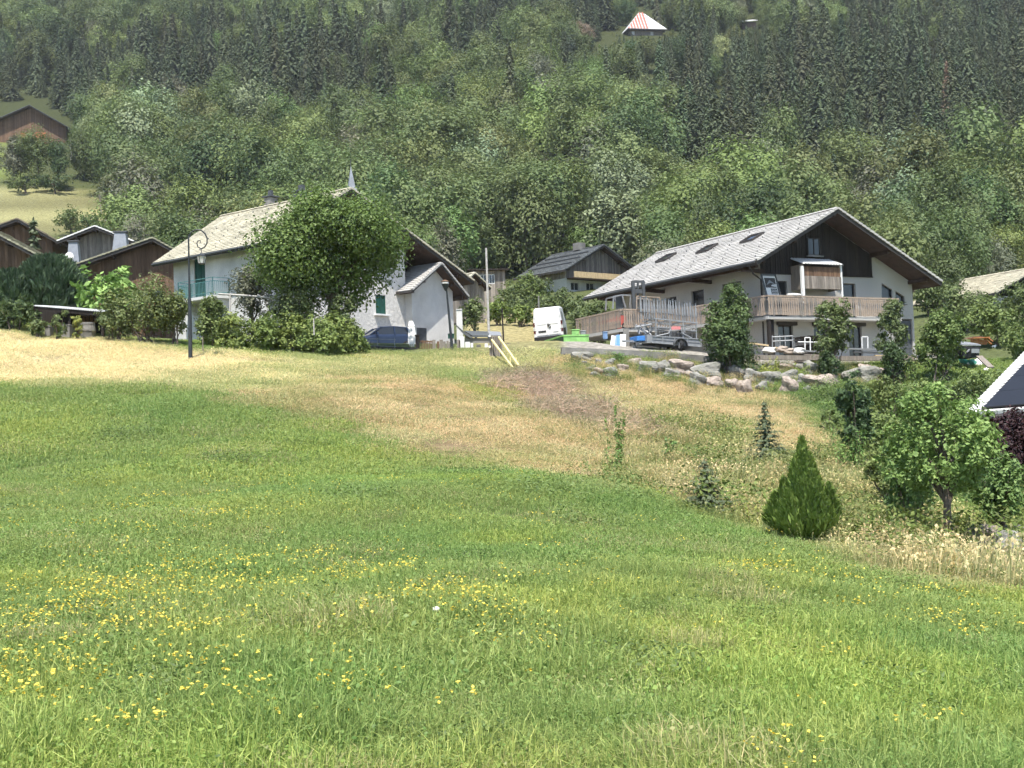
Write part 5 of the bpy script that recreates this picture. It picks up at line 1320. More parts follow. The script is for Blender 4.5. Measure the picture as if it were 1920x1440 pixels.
s_ = MB(); s_.prism([(-3.0, 0, .6), (0, 0, 2.2), (3.4, 0, 1.6), (3.4, 0, 1.4), (0, 0, 1.95), (-3, 0, .4)], (0, 0, 0), (0, 3, 0)); s_.build('roof', M['wood_dark'], t); MB().box((0, 1.5, .3), (4.4, 2.4, 2)).build('wall', M['wood_dark'], t)
q = P(1905, 560, 100); t = thing('beige_roofed_house', 'low house with pale beige roof half hidden by bushes at right edge', 'house', (q[0], q[1], gz(q[0], q[1])), R(25))
pz = P(1870, 526, 103)[2] - gz(q[0], q[1]); ez_ = P(1832, 556, 100)[2] - gz(q[0], q[1])
gable_roof(t, [(-3.2, ez_), (1.6, pz + .6), (6.4, ez_)], -1, 9, 'tile_beige', .3, .3, .16)
s_ = MB(); s_.box((1.6, 4, ez_ / 2 - .6), (8, 8, ez_ + 1)); s_.build('wall', M['stucco_old'], t)
# house with solar roof at the right edge, close
SH = P(1811, 779, 37)
t = thing('solar_roof_house', 'corner of a house with dark solar panel roof and white verge tiles', 'house', SH, 0)
def rp(u, v, Y): return Vector(P(u, v, Y) - SH)
e0, e1 = rp(1811, 779, 37), rp(2160, 752, 37.5)
r0, r1 = rp(1925, 660, 42.5), rp(2280, 640, 43)
s_ = MB(); s_.prism([e0, e1, r1, r0], (0, 0, -.16), (0, 0, -.03)); ro = s_.build('roof', M['fascia'], t)
tl = MB()
nrm = (e1 - e0).cross(r0 - e0).normalized(); nrm = nrm if nrm.z > 0 else -nrm
u1, w1 = (e1 - e0).normalized(), (r0 - e0).normalized()
n = int((r0 - e0).length / .34)
for i in range(n):
    a, b = e0 + w1 * (.34 * i), e0 + w1 * (.34 * (i + 1) - .012)
    tl.add([a - u1 * .06 + nrm * .09, a + u1 * .36 + nrm * .09, b + u1 * .36 + nrm * .05, b - u1 * .06 + nrm * .05, a - u1 * .06 - nrm * .12, a + u1 * .36 - nrm * .02, b - u1 * .06 - nrm * .14], [(0, 1, 2, 3), (4, 5, 1, 0), (4, 0, 3, 6)], RNG.random())
for i in range(int((e1 - e0).length / .3)):
    a, b = e0 + u1 * (.36 + .3 * i), e0 + u1 * (.36 + .3 * (i + 1) - .012)
    tl.add([a + nrm * .09 - w1 * .02, b + nrm * .09 - w1 * .02, b + w1 * .32 + nrm * .04, a + w1 * .32 + nrm * .04, a - nrm * .02 - w1 * .02, b - nrm * .02 - w1 * .02], [(0, 1, 2, 3), (4, 5, 1, 0)], RNG.random())
tl.build('verge_tiles', M['tile_white'], ro, kind='stuff')
for i in range(3):
    for j in range(3):
        a = e0 + u1 * (.42 + 1.75 * i) + w1 * (.36 + 1.65 * j) + nrm * .08
        s_ = MB(); s_.prism([a, a + u1 * 1.73, a + u1 * 1.73 + w1 * 1.63, a + w1 * 1.63], (0, 0, 0), nrm * .04); s_.build('solar_panel', M['solar'], ro)
s_ = MB(); q = e0 + Vector((.55, .6, -.1)); s_.prism([q, q + Vector((6, 1, 0)), q + Vector((6, 1, -5)), q + Vector((0, 0, -5))], (0, 0, 0), (3.4, 4.8, 0))
M['redwall'] = mat('dark_red_brown_boards', (.085, .038, .032), .85, .25, 2, .3, 20, stretch=(.6, .6, 6)); s_.build('wall', M['redwall'], t)
MB().tube([e0 + Vector((0, -.06, -.1)), e1 + Vector((0, -.06, -.1))], .06, 8).build('gutter', M['fascia'], ro)

# ------------------------------------------------------------------ yard, walls and boulders
def hit(u, v, y0=4, y1=110):
    """where the line of sight of a photo pixel meets the ground"""
    yy = np.geomspace(y0, y1, 700); d = ray(u, v); ps_ = d[None] * (yy / d[1])[:, None]
    g = ground(ps_[:, 0], ps_[:, 1]) > ps_[:, 2]; i = int(np.argmax(g)) if g.any() else len(yy) - 1
    return ps_[i]
def rel(o, u, v, Y): return Vector(P(u, v, Y) - np.array(o))
def single(mb, name, label, cat, m, group=None, smooth=False, bevel=0):
    """a thing that is one mesh: origin moved to its base centre"""
    V = np.array(mb.v); c = np.array([V[:, 0].mean(), V[:, 1].mean(), V[:, 2].min()])
    mb.v = [tuple(q) for q in V - c]; o = mb.build(name, M[m], None, smooth, bevel=bevel); o.location = c
    return tag(o, label, cat, group)
k = MB(); a, b, c_ = P(1052, 652, 61.6), P(1190, 658, 61.9), P(1336, 669, 62.2)
for p0, p1 in ((a, b), (b, c_)): k.beam(p0 - [0, 0, .16], p1 - [0, 0, .16], .5, .34)
single(k, 'kerb_wall', 'long weathered concrete kerb edging the yard above the boulders', 'wall', 'concrete')
k = MB(); k.beam(P(1405, 665, 61.8) - [0, 0, .12], P(1570, 672, 62), .3, .22); k.beam(P(1575, 672, 62), P(1712, 672, 62.4), .3, .22)
single(k, 'timber_edge', 'old grey timber edging the yard below the balcony', 'edging', 'wood_grey')
bw = thing('boulder_wall', 'rough bank of lichen grey boulders holding up the yard', 'rock wall', hit(1380, 720), 0)
BL = [(1191, 679, 22, 14), (1215, 690, 30, 22), (1242, 688, 24, 22), (1277, 687, 42, 24), (1327, 697, 46, 28), (1308, 712, 28, 20), (1338, 715, 34, 17), (1333, 673, 22, 12), (1347, 688, 24, 16), (1143, 698, 26, 18), (1125, 697, 20, 13), (1092, 668, 36, 16), (1385, 700, 32, 22), (1374, 720, 20, 18), (1398, 726, 28, 28), (1414, 706, 28, 20), (1446, 708, 36, 22), (1482, 724, 30, 27), (1480, 705, 32, 17), (1523, 692, 28, 24), (1537, 715, 38, 22), (1556, 712, 32, 22), (1563, 688, 26, 14), (1499, 687, 24, 14), (1470, 688, 22, 13), (1599, 704, 32, 22), (1632, 704, 40, 28), (1625, 690, 26, 13), (1655, 700, 26, 18), (1260, 700, 24, 14), (1360, 676, 18, 12), (1168, 690, 20, 12), (1430, 725, 22, 16), (1508, 712, 22, 16), (1680, 705, 30, 20), (1292, 702, 18, 12), (1423, 688, 18, 11), (1446, 688, 18, 10)]
_r = random.Random(4)
for _ in range(46):
    _u = _r.uniform(1085, 1700); BL.append((_u, _r.uniform(672, 704) + (_u - 1085) * .035 + (14 if 1300 < _u < 1520 else 0) * _r.random(), _r.uniform(7, 15), _r.uniform(5, 10)))
shapes = [lump('boulder', (0, 0, 0), 1.0, 'boulder' if i % 3 else 'boulder_warm', 60 + i, 3, parent=bw).data for i in range(7)]
for o in [o for o in bw.children]: bpy.data.objects.remove(o)
for i, (u, v, w_, h_) in enumerate(BL):
    q = hit(u, v + h_ * .45, 50, 70); s_ = q[1] / FPX
    o = bpy.data.objects.new('boulder', shapes[i % 7]); COL.objects.link(o); o.parent = bw
    rr = random.Random(i); wm, hm = w_ * s_ / 2 * 1.12, h_ * s_ / 2 * 1.25
    o.location = Vector(q) + Vector((0, wm * .35, hm * .62)) - bw.location
    o.scale = (wm, wm * rr.uniform(.8, 1.1), hm); o.rotation_euler = (rr.uniform(-.25, .25), rr.uniform(-.25, .25), rr.uniform(-.5, .5))
for i, (u, v, w_, h_, lb) in enumerate(((1846, 1012, 58, 36, 'pale rounded rock in dry grass nearest the pear tree'), (1893, 1030, 56, 44, 'large mottled rock at the right edge below the shrubs'), (1912, 1000, 26, 22, 'small white topped rock at the right edge above the large one'), (1872, 998, 34, 16, 'flat grey rock behind the two large rocks at the right'))):
    q = hit(u, v + h_ * .4, 10, 40); s_ = q[1] / FPX
    o = lump('rock', tuple(q + [0, 0, h_ * s_ * .5]), 1.0, 'boulder' if i else 'boulder_warm', 80 + i, 3); o.scale = (w_ * s_ * .55, w_ * s_ * .5, h_ * s_ * .62); o.rotation_euler = (0, .1 * i, i); tag(o, lb, 'rock', 'rocks at the right edge')

# ------------------------------------------------------------------ wheels, van, car
def wheel(t, c, r, w, ax=(1, 0, 0), rim='chrome'):
    """wheel with its axle along local x"""
    mb = MB(); n = 20; prof = [(-w / 2, r * .68), (-w / 2, r * .93), (-w / 2 * .7, r), (w / 2 * .7, r), (w / 2, r * .93), (w / 2, r * .68)]
    A = Vector(ax).normalized(); B = A.cross(Vector((0, 0, 1))); C_ = Vector((0, 0, 1)); o = Vector(c)
    vs_ = [o + A * a + (B * math.cos(6.283 * j / n) + C_ * math.sin(6.283 * j / n)) * rr for j in range(n) for a, rr in prof]; m = len(prof)
    mb.add(vs_, [(j * m + i, j * m + i + 1, ((j + 1) % n) * m + i + 1, ((j + 1) % n) * m + i) for j in range(n) for i in range(m - 1)])
    wh = mb.build('wheel', M['rubber'], t, smooth=True)
    rm = MB()
    for s_ in (-1, 1):
        rm.tube([o + A * (w * .30 * s_), o + A * (w * .40 * s_)], [r * .68, r * .64], 18)
        for j in range(5):
            an = 6.283 * j / 5; d = B * math.cos(an) + C_ * math.sin(an); rm.beam(o + A * (w * .43 * s_) + d * r * .1, o + A * (w * .43 * s_) + d * r * .6, r * .2, w * .06, up=tuple(A))
    rm.build('rim', M[rim], wh)
def loft(mb, secs, close=True):
    """secs: list of equal rings of points"""
    k = len(mb.v); n = len(secs[0])
    for s_ in secs: mb.v.extend([tuple(map(float, q)) for q in s_])
    for i in range(len(secs) - 1):
        for j in range(n):
            mb.f.append((k + i * n + j, k + i * n + (j + 1) % n, k + (i + 1) * n + (j + 1) % n, k + (i + 1) * n + j)); mb.t.append(.5)
    if close:
        mb.f.append(tuple(k + j for j in range(n))[::-1]); mb.t.append(.5); mb.f.append(tuple(k + (len(secs) - 1) * n + j for j in range(n))); mb.t.append(.5)
    return mb
vq = P(1031, 645, 86); vz = vq[2]
van = thing('white_van', 'tall white delivery van seen from behind on the dry grass slope', 'van', (vq[0], vq[1], vz), 0)
van.rotation_euler = (R(5), R(-3.6), R(-6))
def vsec(y, zt, wt, wb=1.0, zb=.42, r=.12):
    return [(-wb, y, zb), (-wb * 1.0, y, 1.15), (-wb * .985, y, 1.35), (-wt, y, zt - r), (-wt + r * .8, y, zt), (wt - r * .8, y, zt), (wt, y, zt - r), (wb * .985, y, 1.35), (wb, y, 1.15), (wb, y, zb)]
bd_ = MB(); loft(bd_, [vsec(0.0, 2.40, .84, .985, .5), vsec(.06, 2.46, .87, 1.0, .42), vsec(1.5, 2.5, .89), vsec(3.9, 2.48, .88), vsec(4.35, 2.32, .82), vsec(5.0, 1.55, .84, .98), vsec(5.55, 1.15, .80, .95, .42), vsec(5.7, .95, .75, .88, .42)])
body = bd_.build('body', M['vanwhite'], van, bevel=.02)
for s_ in (-1, 1):
    d_ = MB(); d_.prism([(s_ * .012, -.0, .62), (s_ * .80, 0, .62), (s_ * .78, 0, 1.4), (s_ * .74, 0, 2.24), (s_ * .012, 0, 2.24)], (0, 0, 0), (0, -.03, 0)); dr_ = d_.build('rear_door', M['vanwhite'], van, bevel=.01)
    d_ = MB(); d_.prism([(s_ * .08, -.03, 1.33), (s_ * .70, -.03, 1.33), (s_ * .66, -.03, 2.02), (s_ * .08, -.03, 2.02)], (0, 0, 0), (0, -.018, 0)); d_.build('blank_window', M['vanwhite'], dr_, bevel=.012)
    for z in (1.9, 1.05): MB().box((s_ * .84, -.02, z), (.05, .05, .12)).build('hinge', M['vanwhite'], dr_)
    MB().prism([(s_ * .86, -.02, .78), (s_ * 1.0, -.02, .78), (s_ * .985, -.02, 1.52), (s_ * .88, -.02, 1.52)], (0, 0, 0), (0, .12, 0)).build('tail_light', M['redlens'], van)
    MB().prism([(s_ * .87, -.03, .98), (s_ * .995, -.03, .98), (s_ * .99, -.03, 1.22), (s_ * .875, -.03, 1.22)], (0, 0, 0), (0, .1, 0)).build('reverse_light', M['lamp_clear'], van)
    for y in (1.0, 4.6): wheel(van, (s_ * .86, y, .33), .34, .24, rim='steel_dark')
MB().box((-.42, -.045, .88), (.52, .02, .12)).build('number_plate', M['plastic'], van)
MB().box((.02, -.055, 1.28), (.10, .05, .20)).build('door_handle', M['plastic'], van)
MB().prism([(.05, -.05, 1.17), (.12, -.05, 1.36), (.20, -.05, 1.17), (.12, -.05, 1.0)], (0, 0, 0), (0, -.02, 0)).build('emblem', M['steel_dark'], van)
MB().prism([(.09, -.072, 1.17), (.12, -.072, 1.27), (.155, -.072, 1.17), (.12, -.072, 1.08)], (0, 0, 0), (0, -.006, 0)).build('emblem_centre', M['chrome'], van)
MB().box((.50, -.035, .78), (.34, .01, .05)).build('lettering', M['steel'], van)
bp_ = MB(); bp_.box((0, -.03, .42), (2.0, .24, .26)); bp_.build('bumper', M['plastic'], van, bevel=.03)
MB().prism([(1.004, .25, .45), (1.004, 3.2, .45), (1.004, 3.2, 1.0), (1.004, .25, 1.0)], (0, 0, 0), (.012, 0, 0)).build('side_moulding', M['plastic'], van)
MB().prism([(.985, .35, 1.42), (.985, 1.8, 1.42), (.935, 1.8, 2.1), (.935, .35, 2.1)], (0, 0, 0), (.02, 0, 0)).build('side_panel', M['steel'], van)

cq = P(722, 658, 75.5); cz = cq[2]
car = thing('blue_car', 'dark blue hatchback parked before the rough white gable wall', 'car', (cq[0] - .2, cq[1], cz - .05), R(118))
def csec(y, zb, zt, w, wt=None): wt = wt or w * .93; return [(-w * .9, y, zb), (-w, y, zb + .22), (-w, y, zt - .14), (-wt, y, zt), (wt, y, zt), (w, y, zt - .14), (w, y, zb + .22), (w * .9, y, zb)]
c = MB(); loft(c, [csec(-1.95, .38, .86, .66), csec(-1.86, .25, .96, .78), csec(-1.2, .2, 1.0, .84), csec(0, .2, .98, .85), csec(.9, .2, .96, .85), csec(1.55, .2, .82, .80), csec(1.85, .26, .70, .70), csec(1.95, .35, .6, .58)]); c.build('body', M['carblue'], car, smooth=False, bevel=.03)
g = lambda y, z, w: [(-w, y, z), (w, y, z)]
def gh(secs, nm, m):
    q = MB(); loft(q, [[(-w0, y, z0), (-w1, y, z1), (w1, y, z1), (w0, y, z0)] for y, z0, w0, z1, w1 in secs]); q.build(nm, M[m], car)
gh([(-1.88, .93, .70, .95, .68), (-1.45, .95, .79, 1.36, .60), (-.6, .95, .80, 1.44, .62), (.25, .95, .80, 1.40, .60), (.98, .93, .74, .96, .70)], 'windows', 'glass')
gh([(-1.62, 1.27, .60, 1.30, .56), (-1.42, 1.385, .615, 1.42, .56), (-.6, 1.45, .63, 1.485, .57), (.2, 1.41, .615, 1.445, .56), (.30, 1.38, .6, 1.405, .55)], 'roof', 'carblue')
for s_ in (-1, 1):
    p_ = MB(); p_.beam((s_ * .79, 1.0, .95), (s_ * .615, .25, 1.42), .06, .07); p_.beam((s_ * .815, -.55, .95), (s_ * .64, -.55, 1.46), .07, .05); p_.beam((s_ * .80, -1.55, .93), (s_ * .63, -1.35, 1.40), .16, .06); p_.build('pillar', M['carblue'], car)
    for y in (-1.25, 1.2): wheel(car, (s_ * .76, y, .29), .29, .19)
    MB().prism([(s_ * .45, 1.80, .56), (s_ * .74, 1.62, .60), (s_ * .72, 1.50, .79), (s_ * .48, 1.72, .74)], (0, 0, 0), (0, .07, .02)).build('headlight', M['lamp_clear'], car)
    MB().prism([(s_ * .62, -1.9, .78), (s_ * .80, -1.80, .78), (s_ * .78, -1.78, 1.02), (s_ * .64, -1.88, 1.02)], (0, 0, 0), (0, -.05, 0)).build('tail_light', M['redlens'], car)
    MB().box((s_ * .95, .62, 1.02), (.2, .12, .13)).build('mirror', M['carblue'], car)
MB().box((0, 1.96, .42), (1.0, .04, .16)).build('grille', M['plastic'], car)

# ------------------------------------------------------------------ trailer with scaffold rack in the yard
TRf = Frame(P(1273, 656, 64.2), 16)
X = lambda u, v, y=0: (lambda q: Vector((q[0], y, q[1])))(TRf.fac(u, v, y))
tr = thing('scaffold_trailer', 'galvanised two wheel trailer with scaffold rack and blue box in the yard', 'trailer', TRf.o, TRf.yaw)
bd_ = MB(); bl_, br2, tl_, tr2 = X(1221, 642), X(1314, 650), X(1222, 630), X(1314, 636)
for y in (0, 1.5):
    o = Vector((0, y, 0)); q = [v + o for v in (bl_, br2, tr2, tl_)]
    bd_.prism(q, (0, -.015, 0), (0, .015, 0))
bd_.prism([bl_, br2, br2 + Vector((0, 1.5, 0)), bl_ + Vector((0, 1.5, 0))], (0, 0, 0), (0, 0, .04))
bed = bd_.build('bed', M['steel'], tr)
rb = MB()
for y in (-.03, 1.53):
    o = Vector((0, y, 0))
    for f_ in (0, .22, .46, .72, 1): rb.beam(bl_.lerp(br2, f_) + o, tl_.lerp(tr2, f_) + o, .05)
    rb.beam(tl_ + o, tr2 + o, .05); rb.beam(bl_ + o, br2 + o, .06); rb.beam(bl_.lerp(tl_, .5) + o, br2.lerp(tr2, .5) + o, .025)
rb.build('bed_ribs', M['steel'], bed, kind='stuff')
wc_ = X(1274, 648.5)
for y in (-.12, 1.62): wheel(tr, (wc_.x, y, wc_.z + .02), .245, .17)
fd = MB()
for y in (-.12, 1.62):
    pts = [Vector((wc_.x + .36 * math.cos(a), y, wc_.z + .36 * math.sin(a))) for a in np.linspace(-.1, 3.24, 9)]
    for p0, p1 in zip(pts[:-1], pts[1:]): fd.beam(p0, p1, .24, .03)
fd.build('mudguards', M['steel_dark'], tr)
db = MB(); db.beam(X(1222, 641, .75), X(1172, 639.5, .75), .09, .09); db.beam(X(1203, 645, .2), X(1188, 640, .75), .07); db.beam(X(1203, 643, 1.3), X(1188, 640, .75), .07); db.tube([X(1172, 639, .75), X(1167, 640, .75)], .07, 8); db.build('drawbar', M['steel'], tr)
jk = MB(); jk.tube([X(1190, 634, .75), X(1190, 650, .75)], .035, 8); jk.tube([X(1190, 650, .70), X(1190, 650, .80)], .09, 10); jk.build('jockey_wheel', M['steel_dark'], tr)
fr = MB(); cols = [1230, 1256, 1281, 1306]
ttop = lambda u: X(u, 597.5 + (u - 1230) * 7.9 / 77); tbed = lambda u: X(u, 630.5 + (u - 1222) * .065); tmid = lambda u: X(u, 612.7 + (u - 1230) * .104)
for y in (.02, 1.48):
    o = Vector((0, y, 0))
    for u in cols: fr.beam(tbed(u) + o, ttop(u) + o, .05)
    fr.beam(ttop(1226) + o, ttop(1309) + o, .06); fr.beam(tmid(1230) + o, tmid(1306) + o, .05)
for u in cols: fr.beam(ttop(u), ttop(u) + Vector((0, 1.5, 0)), .05); fr.beam(tmid(u), tmid(u) + Vector((0, 1.5, 0)), .04)
rack = fr.build('rack', M['steel'], tr)
br3 = MB(); br3.tube([X(1231, 630, -.03), X(1254, 625, -.03), X(1258, 617, -.03)], .035, 6); br3.tube([X(1277, 617, -.03), X(1279, 625, -.03), X(1297, 634, -.03)], .035, 6); br3.build('braces', M['steel'], rack, kind='stuff')
MB().box(tuple((X(1259, 612, -.05) + X(1276, 618, -.05)) / 2), ((X(1276, 612) - X(1259, 612)).x, .02, .16)).build('red_sign', M['redsign'], rack)
cl = MB(); rr = random.Random(8)
for i in range(16):
    u = 1233 + i * 4.7
    if 1257 < u < 1278: continue
    q = X(u, 601.5 + (u - 1230) * .104, .05); cl.tube([q, q + Vector((.02, 0, -.12)), q + Vector((.10, 0, -.20)), q + Vector((.04, 0, -.29))], .022, 5)
cl.build('clamps', M['steel'], rack, kind='stuff')
bn = MB()
for i in range(26):
    u = 1232 + i * 2.85; bn.tube([X(u, 618 + (u - 1230) * .1, .5 + .3 * (i % 3)), X(u + .6, 633 + (u - 1230) * .06, .5 + .3 * (i % 3))], .03, 5)
bn.build('tube_bundle', M['steel_dark'], rack, kind='stuff')
fp = MB(); fp.box(tuple((X(1213, 627) + X(1222, 643)) / 2 + Vector((0, .75, 0))), ((X(1222, 640) - X(1213, 640)).x, 1.5, .42)); fp.build('front_locker', M['steel'], tr)
tb = MB(); rr = random.Random(5)
for i in range(9):
    a = X(1192 + rr.uniform(0, 28), 609 + rr.uniform(-3, 3), .3 + rr.random()); b = X(1194 + rr.uniform(0, 28), 626 + rr.uniform(-4, 2), .3 + rr.random()); tb.tube([a, b], .028, 5)
tb.tube([X(1190, 614, .2), X(1222, 608, .2)], .035, 6); tb.tube([X(1191, 612, 1.2), X(1223, 607, 1.2)], .035, 6); tb.tube([X(1191, 618, .2), X(1191, 612, .2)], .03, 5)
for i in range(14): a = 6.283 * i / 14; b = 6.283 * (i + 1) / 14; c0 = X(1213, 617, .4); tb.tube([c0 + Vector((.2 * math.cos(a), 0, .2 * math.sin(a))), c0 + Vector((.2 * math.cos(b), 0, .2 * math.sin(b)))], .03, 5)
tb.build('hose_and_couplers', M['steel'], tr, kind='stuff')
bx = MB(); q0, q1 = X(1193.5, 630, .3), X(1213, 639, .3); bx.box(((q0.x + q1.x) / 2, .75, (q0.z + q1.z) / 2), (q1.x - q0.x, 1.0, q0.z - q1.z)); 
o = bx.build('blue_crate', M['bluebox'], None, bevel=.02); o.matrix_world = tr.matrix_world; o.location = TRf.o; o.rotation_euler = (0, 0, TRf.yaw); tag(o, 'bright blue crate on the trailer drawbar', 'crate')
pr = MB(); pr.tube([(0, 0, 0), (0, 0, .45)], .034, 8); pr.tube([(0, 0, .42), (0, 0, .95)], .055, 8); pr.tube([(0, 0, .40), (0, 0, .44)], .07, 8); pr.tube([(0, 0, .93), (0, 0, 1.3)], .034, 8); pr.box((0, 0, 1.305), (.11, .11, .012)); pr.box((0, 0, .006), (.11, .11, .012))
PMX = mesh_of(pr, 'steel_prop', M['steel'])
for i in range(21):
    u = 1203 + i * 5.1 + rr.uniform(-1, 1); v0 = 597.5 + max(u - 1230, 0) * .10; vt = 557 + (u - 1203) * .10 + rr.choice((0, 0, 3, -2, 5, 1))
    y = .3 + .9 * ((i * 7) % 5) / 5; a, b = TRf.fac(u, v0, y), TRf.fac(u - 1.4, vt, y)
    o = bpy.data.objects.new('steel_prop', PMX); COL.objects.link(o); o.location = TRf.pt(a[0], y, a[1]); h_ = b[1] - a[1]; o.scale = (1, 1, h_ / 1.31); o.rotation_euler = (rr.gauss(0, .02), rr.gauss(0, .02), TRf.yaw + rr.random())
    tag(o, 'upright galvanised steel prop stacked on the trailer rack', 'prop', 'steel props on the trailer rack')

# ------------------------------------------------------------------ forklift, skip and yard clutter
FK = Frame(CH.pt(-2.6, 8.8, 0), 20)
fk = thing('forklift', 'old dark forklift with tall mast standing behind the terrace railing', 'forklift', FK.o, FK.yaw)
K = lambda u, v, y=0: (lambda q: Vector((q[0], y, q[1])))(FK.fac(u, v, y))
mst = MB()
for u in (1186.5, 1205.5): a, b = K(u, 527), K(u + 1, 527); mst.beam((a.x, 0, .1), a, .17, .14)
for v in (528, 548, 560): mst.beam(K(1186, v), K(1206, v), .08, .14)
mst.build('mast', M['steel_dark'], fk)
cg = MB(); cg.box(tuple(K(1196, 546, .1)), (.42, .2, .22)); cg.tube([K(1196, 530, .06), K(1196, 575, .06)], .06, 8); cg.build('carriage', M['steel_dark'], fk)
cbn = MB(); pts = [K(1149, 579, .3), K(1150.5, 556, .3), K(1165, 553, .3), K(1183, 554, .3)]
for y in (0, 1.0):
    o = Vector((0, y, 0))
    for p0, p1 in zip(pts[:-1], pts[1:]): cbn.beam(p0 + o, p1 + o, .07)
    cbn.beam(K(1166, 554, .3) + o, K(1173, 577, .3) + o, .06); cbn.beam(K(1182, 554, .3) + o, K(1181, 577, .3) + o, .05)
cbn.beam(pts[1], pts[1] + Vector((0, 1, 0)), .06); cbn.beam(pts[2], pts[2] + Vector((0, 1, 0)), .06); cbn.build('cab_frame', M['steel'], fk, kind='stuff')
MB().add([K(1155, 557, .28), K(1165, 555, .28), K(1171, 577, .28), K(1155, 579, .28)], [(0, 1, 2, 3)]).build('cab_window', M['glass'], fk)
bo_ = MB(); bo_.box((K(1160, 570).x, 1.0, .55), (1.3, 1.1, .8)); bo_.build('chassis', M['redcloth'], fk, bevel=.05)
for y in (.35, 1.6):
    for x in (K(1152, 570).x, K(1178, 570).x): wheel(fk, (x, y, .28), .28, .2, ax=(0, 1, 0), rim='steel_dark')
hb = thing('steel_frame_stand', 'rust red rectangular frame standing behind the railing beside the mast', 'frame', TRf.pt(-1.0, 6.5, 0) * [1, 1, 0] + [0, 0, CH.o[2]], TRf.yaw)
f_ = MB(); q = lambda u, v: rel(hb.location, u, v, hb.location[1])
for p0, p1 in (((1197, 580), (1197, 554)), ((1197, 554), (1244, 555)), ((1244, 555), (1245, 580)), ((1197, 558), (1226, 559)), ((1226, 559), (1226, 580))): f_.tube([q(*p0), q(*p1)], .03, 6)
f_.build('bars', M['wood_rail'], hb)
SKf = Frame(P(1057, 650, 67), 14)
sk = thing('green_skip', 'open green skip with lime front panel below the van', 'skip', SKf.o, SKf.yaw)
K2 = lambda u, v, y=0: (lambda q: Vector((q[0], y, q[1])))(SKf.fac(u, v, y))
w_ = K2(1104, 640).x; h0, h1 = K2(1080, 644).z, K2(1080, 630).z
s_ = MB(); s_.prism([(0, 0, .05), (0, 2.6, .05), (0, 3.6, h1), (0, 0, h1)], (0, 0, 0), (.04, 0, 0)); s_.prism([(w_, 0, .05), (w_, 2.6, .05), (w_, 3.6, h1), (w_, 0, h1)], (-.04, 0, 0), (0, 0, 0)); s_.box((w_ / 2, 1.35, .08), (w_, 2.6, .06)); s_.prism([(0, 2.6, .05), (w_, 2.6, .05), (w_, 3.6, h1), (0, 3.6, h1)], (0, -.03, 0), (0, .03, 0)); s_.box((w_ / 2, .03, h1 / 2), (w_ - .02, .05, h1)); s_.build('tub', M['skipgreen'], sk)
MB().box((w_ / 2, -.02, (h0 + h1) / 2), (w_ - .01, .03, h1 - h0)).build('front_panel', M['lime'], sk)
rm = MB(); rm.beam((0, -.02, h1 + .03), (w_, -.02, h1 + .03), .09, .08); rm.beam((0, 0, h1 + .03), (0, 3.6, h1 + .03), .09, .08); rm.beam((w_, 0, h1 + .03), (w_, 3.6, h1 + .03), .09, .08); rm.build('rim', M['lime'], sk)
rb = MB(); 
for y in (.5, 1.3, 2.1): rb.box((w_ + .03, y, h1 / 2), (.06, .08, h1))
rb.build('ribs', M['skipgreen'], sk, kind='stuff')
for i, (u0, v0, u1, v1, Y, m, lb) in enumerate(((1072, 620, 1086, 628, 68.5, 'lime', 'pale green box sitting on the green skip'), (1088, 622, 1098, 628, 68.8, 'steel', 'grey box sitting on the green skip beside a green one'), (1130, 624, 1139, 636, 70, 'bluefaded', 'faded blue crate hanging below the terrace railing'))):
    a, b = P(u0, v0, Y), P(u1, v1, Y); q = MB(); q.box(((a[0] + b[0]) / 2, Y, (a[2] + b[2]) / 2), (b[0] - a[0], .5, a[2] - b[2])); q.box(((a[0] + b[0]) / 2, Y, a[2] + .015), (b[0] - a[0] + .05, .55, .05)); single(q, 'storage_box', lb, 'box', m, bevel=.015)
for i, (u, m, lb) in enumerate(((1149, 'white', 'white panel leaning under the terrace, leftmost'), (1155, 'bluefaded', 'blue panel leaning under the terrace between white panels'), (1159, 'bluebox', 'narrow brighter blue panel leaning under the terrace'), (1168, 'white', 'white panel leaning under the terrace beside the concrete pier'))):
    q = MB(); a, b = P(u, 651, 66.5), P(u + 3 - i, 630 - i, 66.9); q.beam(a, b, .17 if i in (1, 2) else .3, .03, up=(0, 1, 0)); single(q, 'panel', lb, 'panel', m, 'panels under the terrace')
q = MB(); q.box(tuple(P(1174, 636, 67.2)), (.3, .3, 1.1)); single(q, 'concrete_pier', 'stubby concrete pier holding the terrace corner beside the trailer', 'pier', 'concrete')
def hoop(name, lb, posts, Y, m='steel', rails=(), r=.03, group=None):
    g = P(posts[0][0], 660, Y); t_ = thing(name, lb, 'frame', g, 0, group)
    mb = MB()
    for (u, v0, v1) in posts: mb.tube([rel(g, u, v0, Y), rel(g, u + (v1 - v0) * .02, v1, Y)], r, 6)
    for (ua, va, ub, vb) in rails: mb.tube([rel(g, ua, va, Y), rel(g, ub, vb, Y)], r, 6)
    mb.build('tubes', M[m], t_, kind='stuff'); return t_
hoop('tube_frame', 'pale four post tube frame in the yard before the dark patio door', [(1448, 629, 657), (1462, 628, 652), (1472, 629, 652), (1486, 628, 657)], 62.6, rails=[(1448, 632, 1486, 630), (1448, 640, 1486, 638)])
hoop('tube_frame', 'narrow white tube hoop frame between the two shrubs in the yard', [(1509, 633, 660), (1519, 633, 660)], 62.5, 'white', [(1509, 633, 1519, 633), (1496, 641, 1545, 642)])
hoop('tube_frame', 'white tube hoop frame right of the leafy yard shrub', [(1616, 632, 655), (1627, 632, 655)], 62.8, 'white', [(1616, 632, 1627, 632)])
rr = random.Random(21)
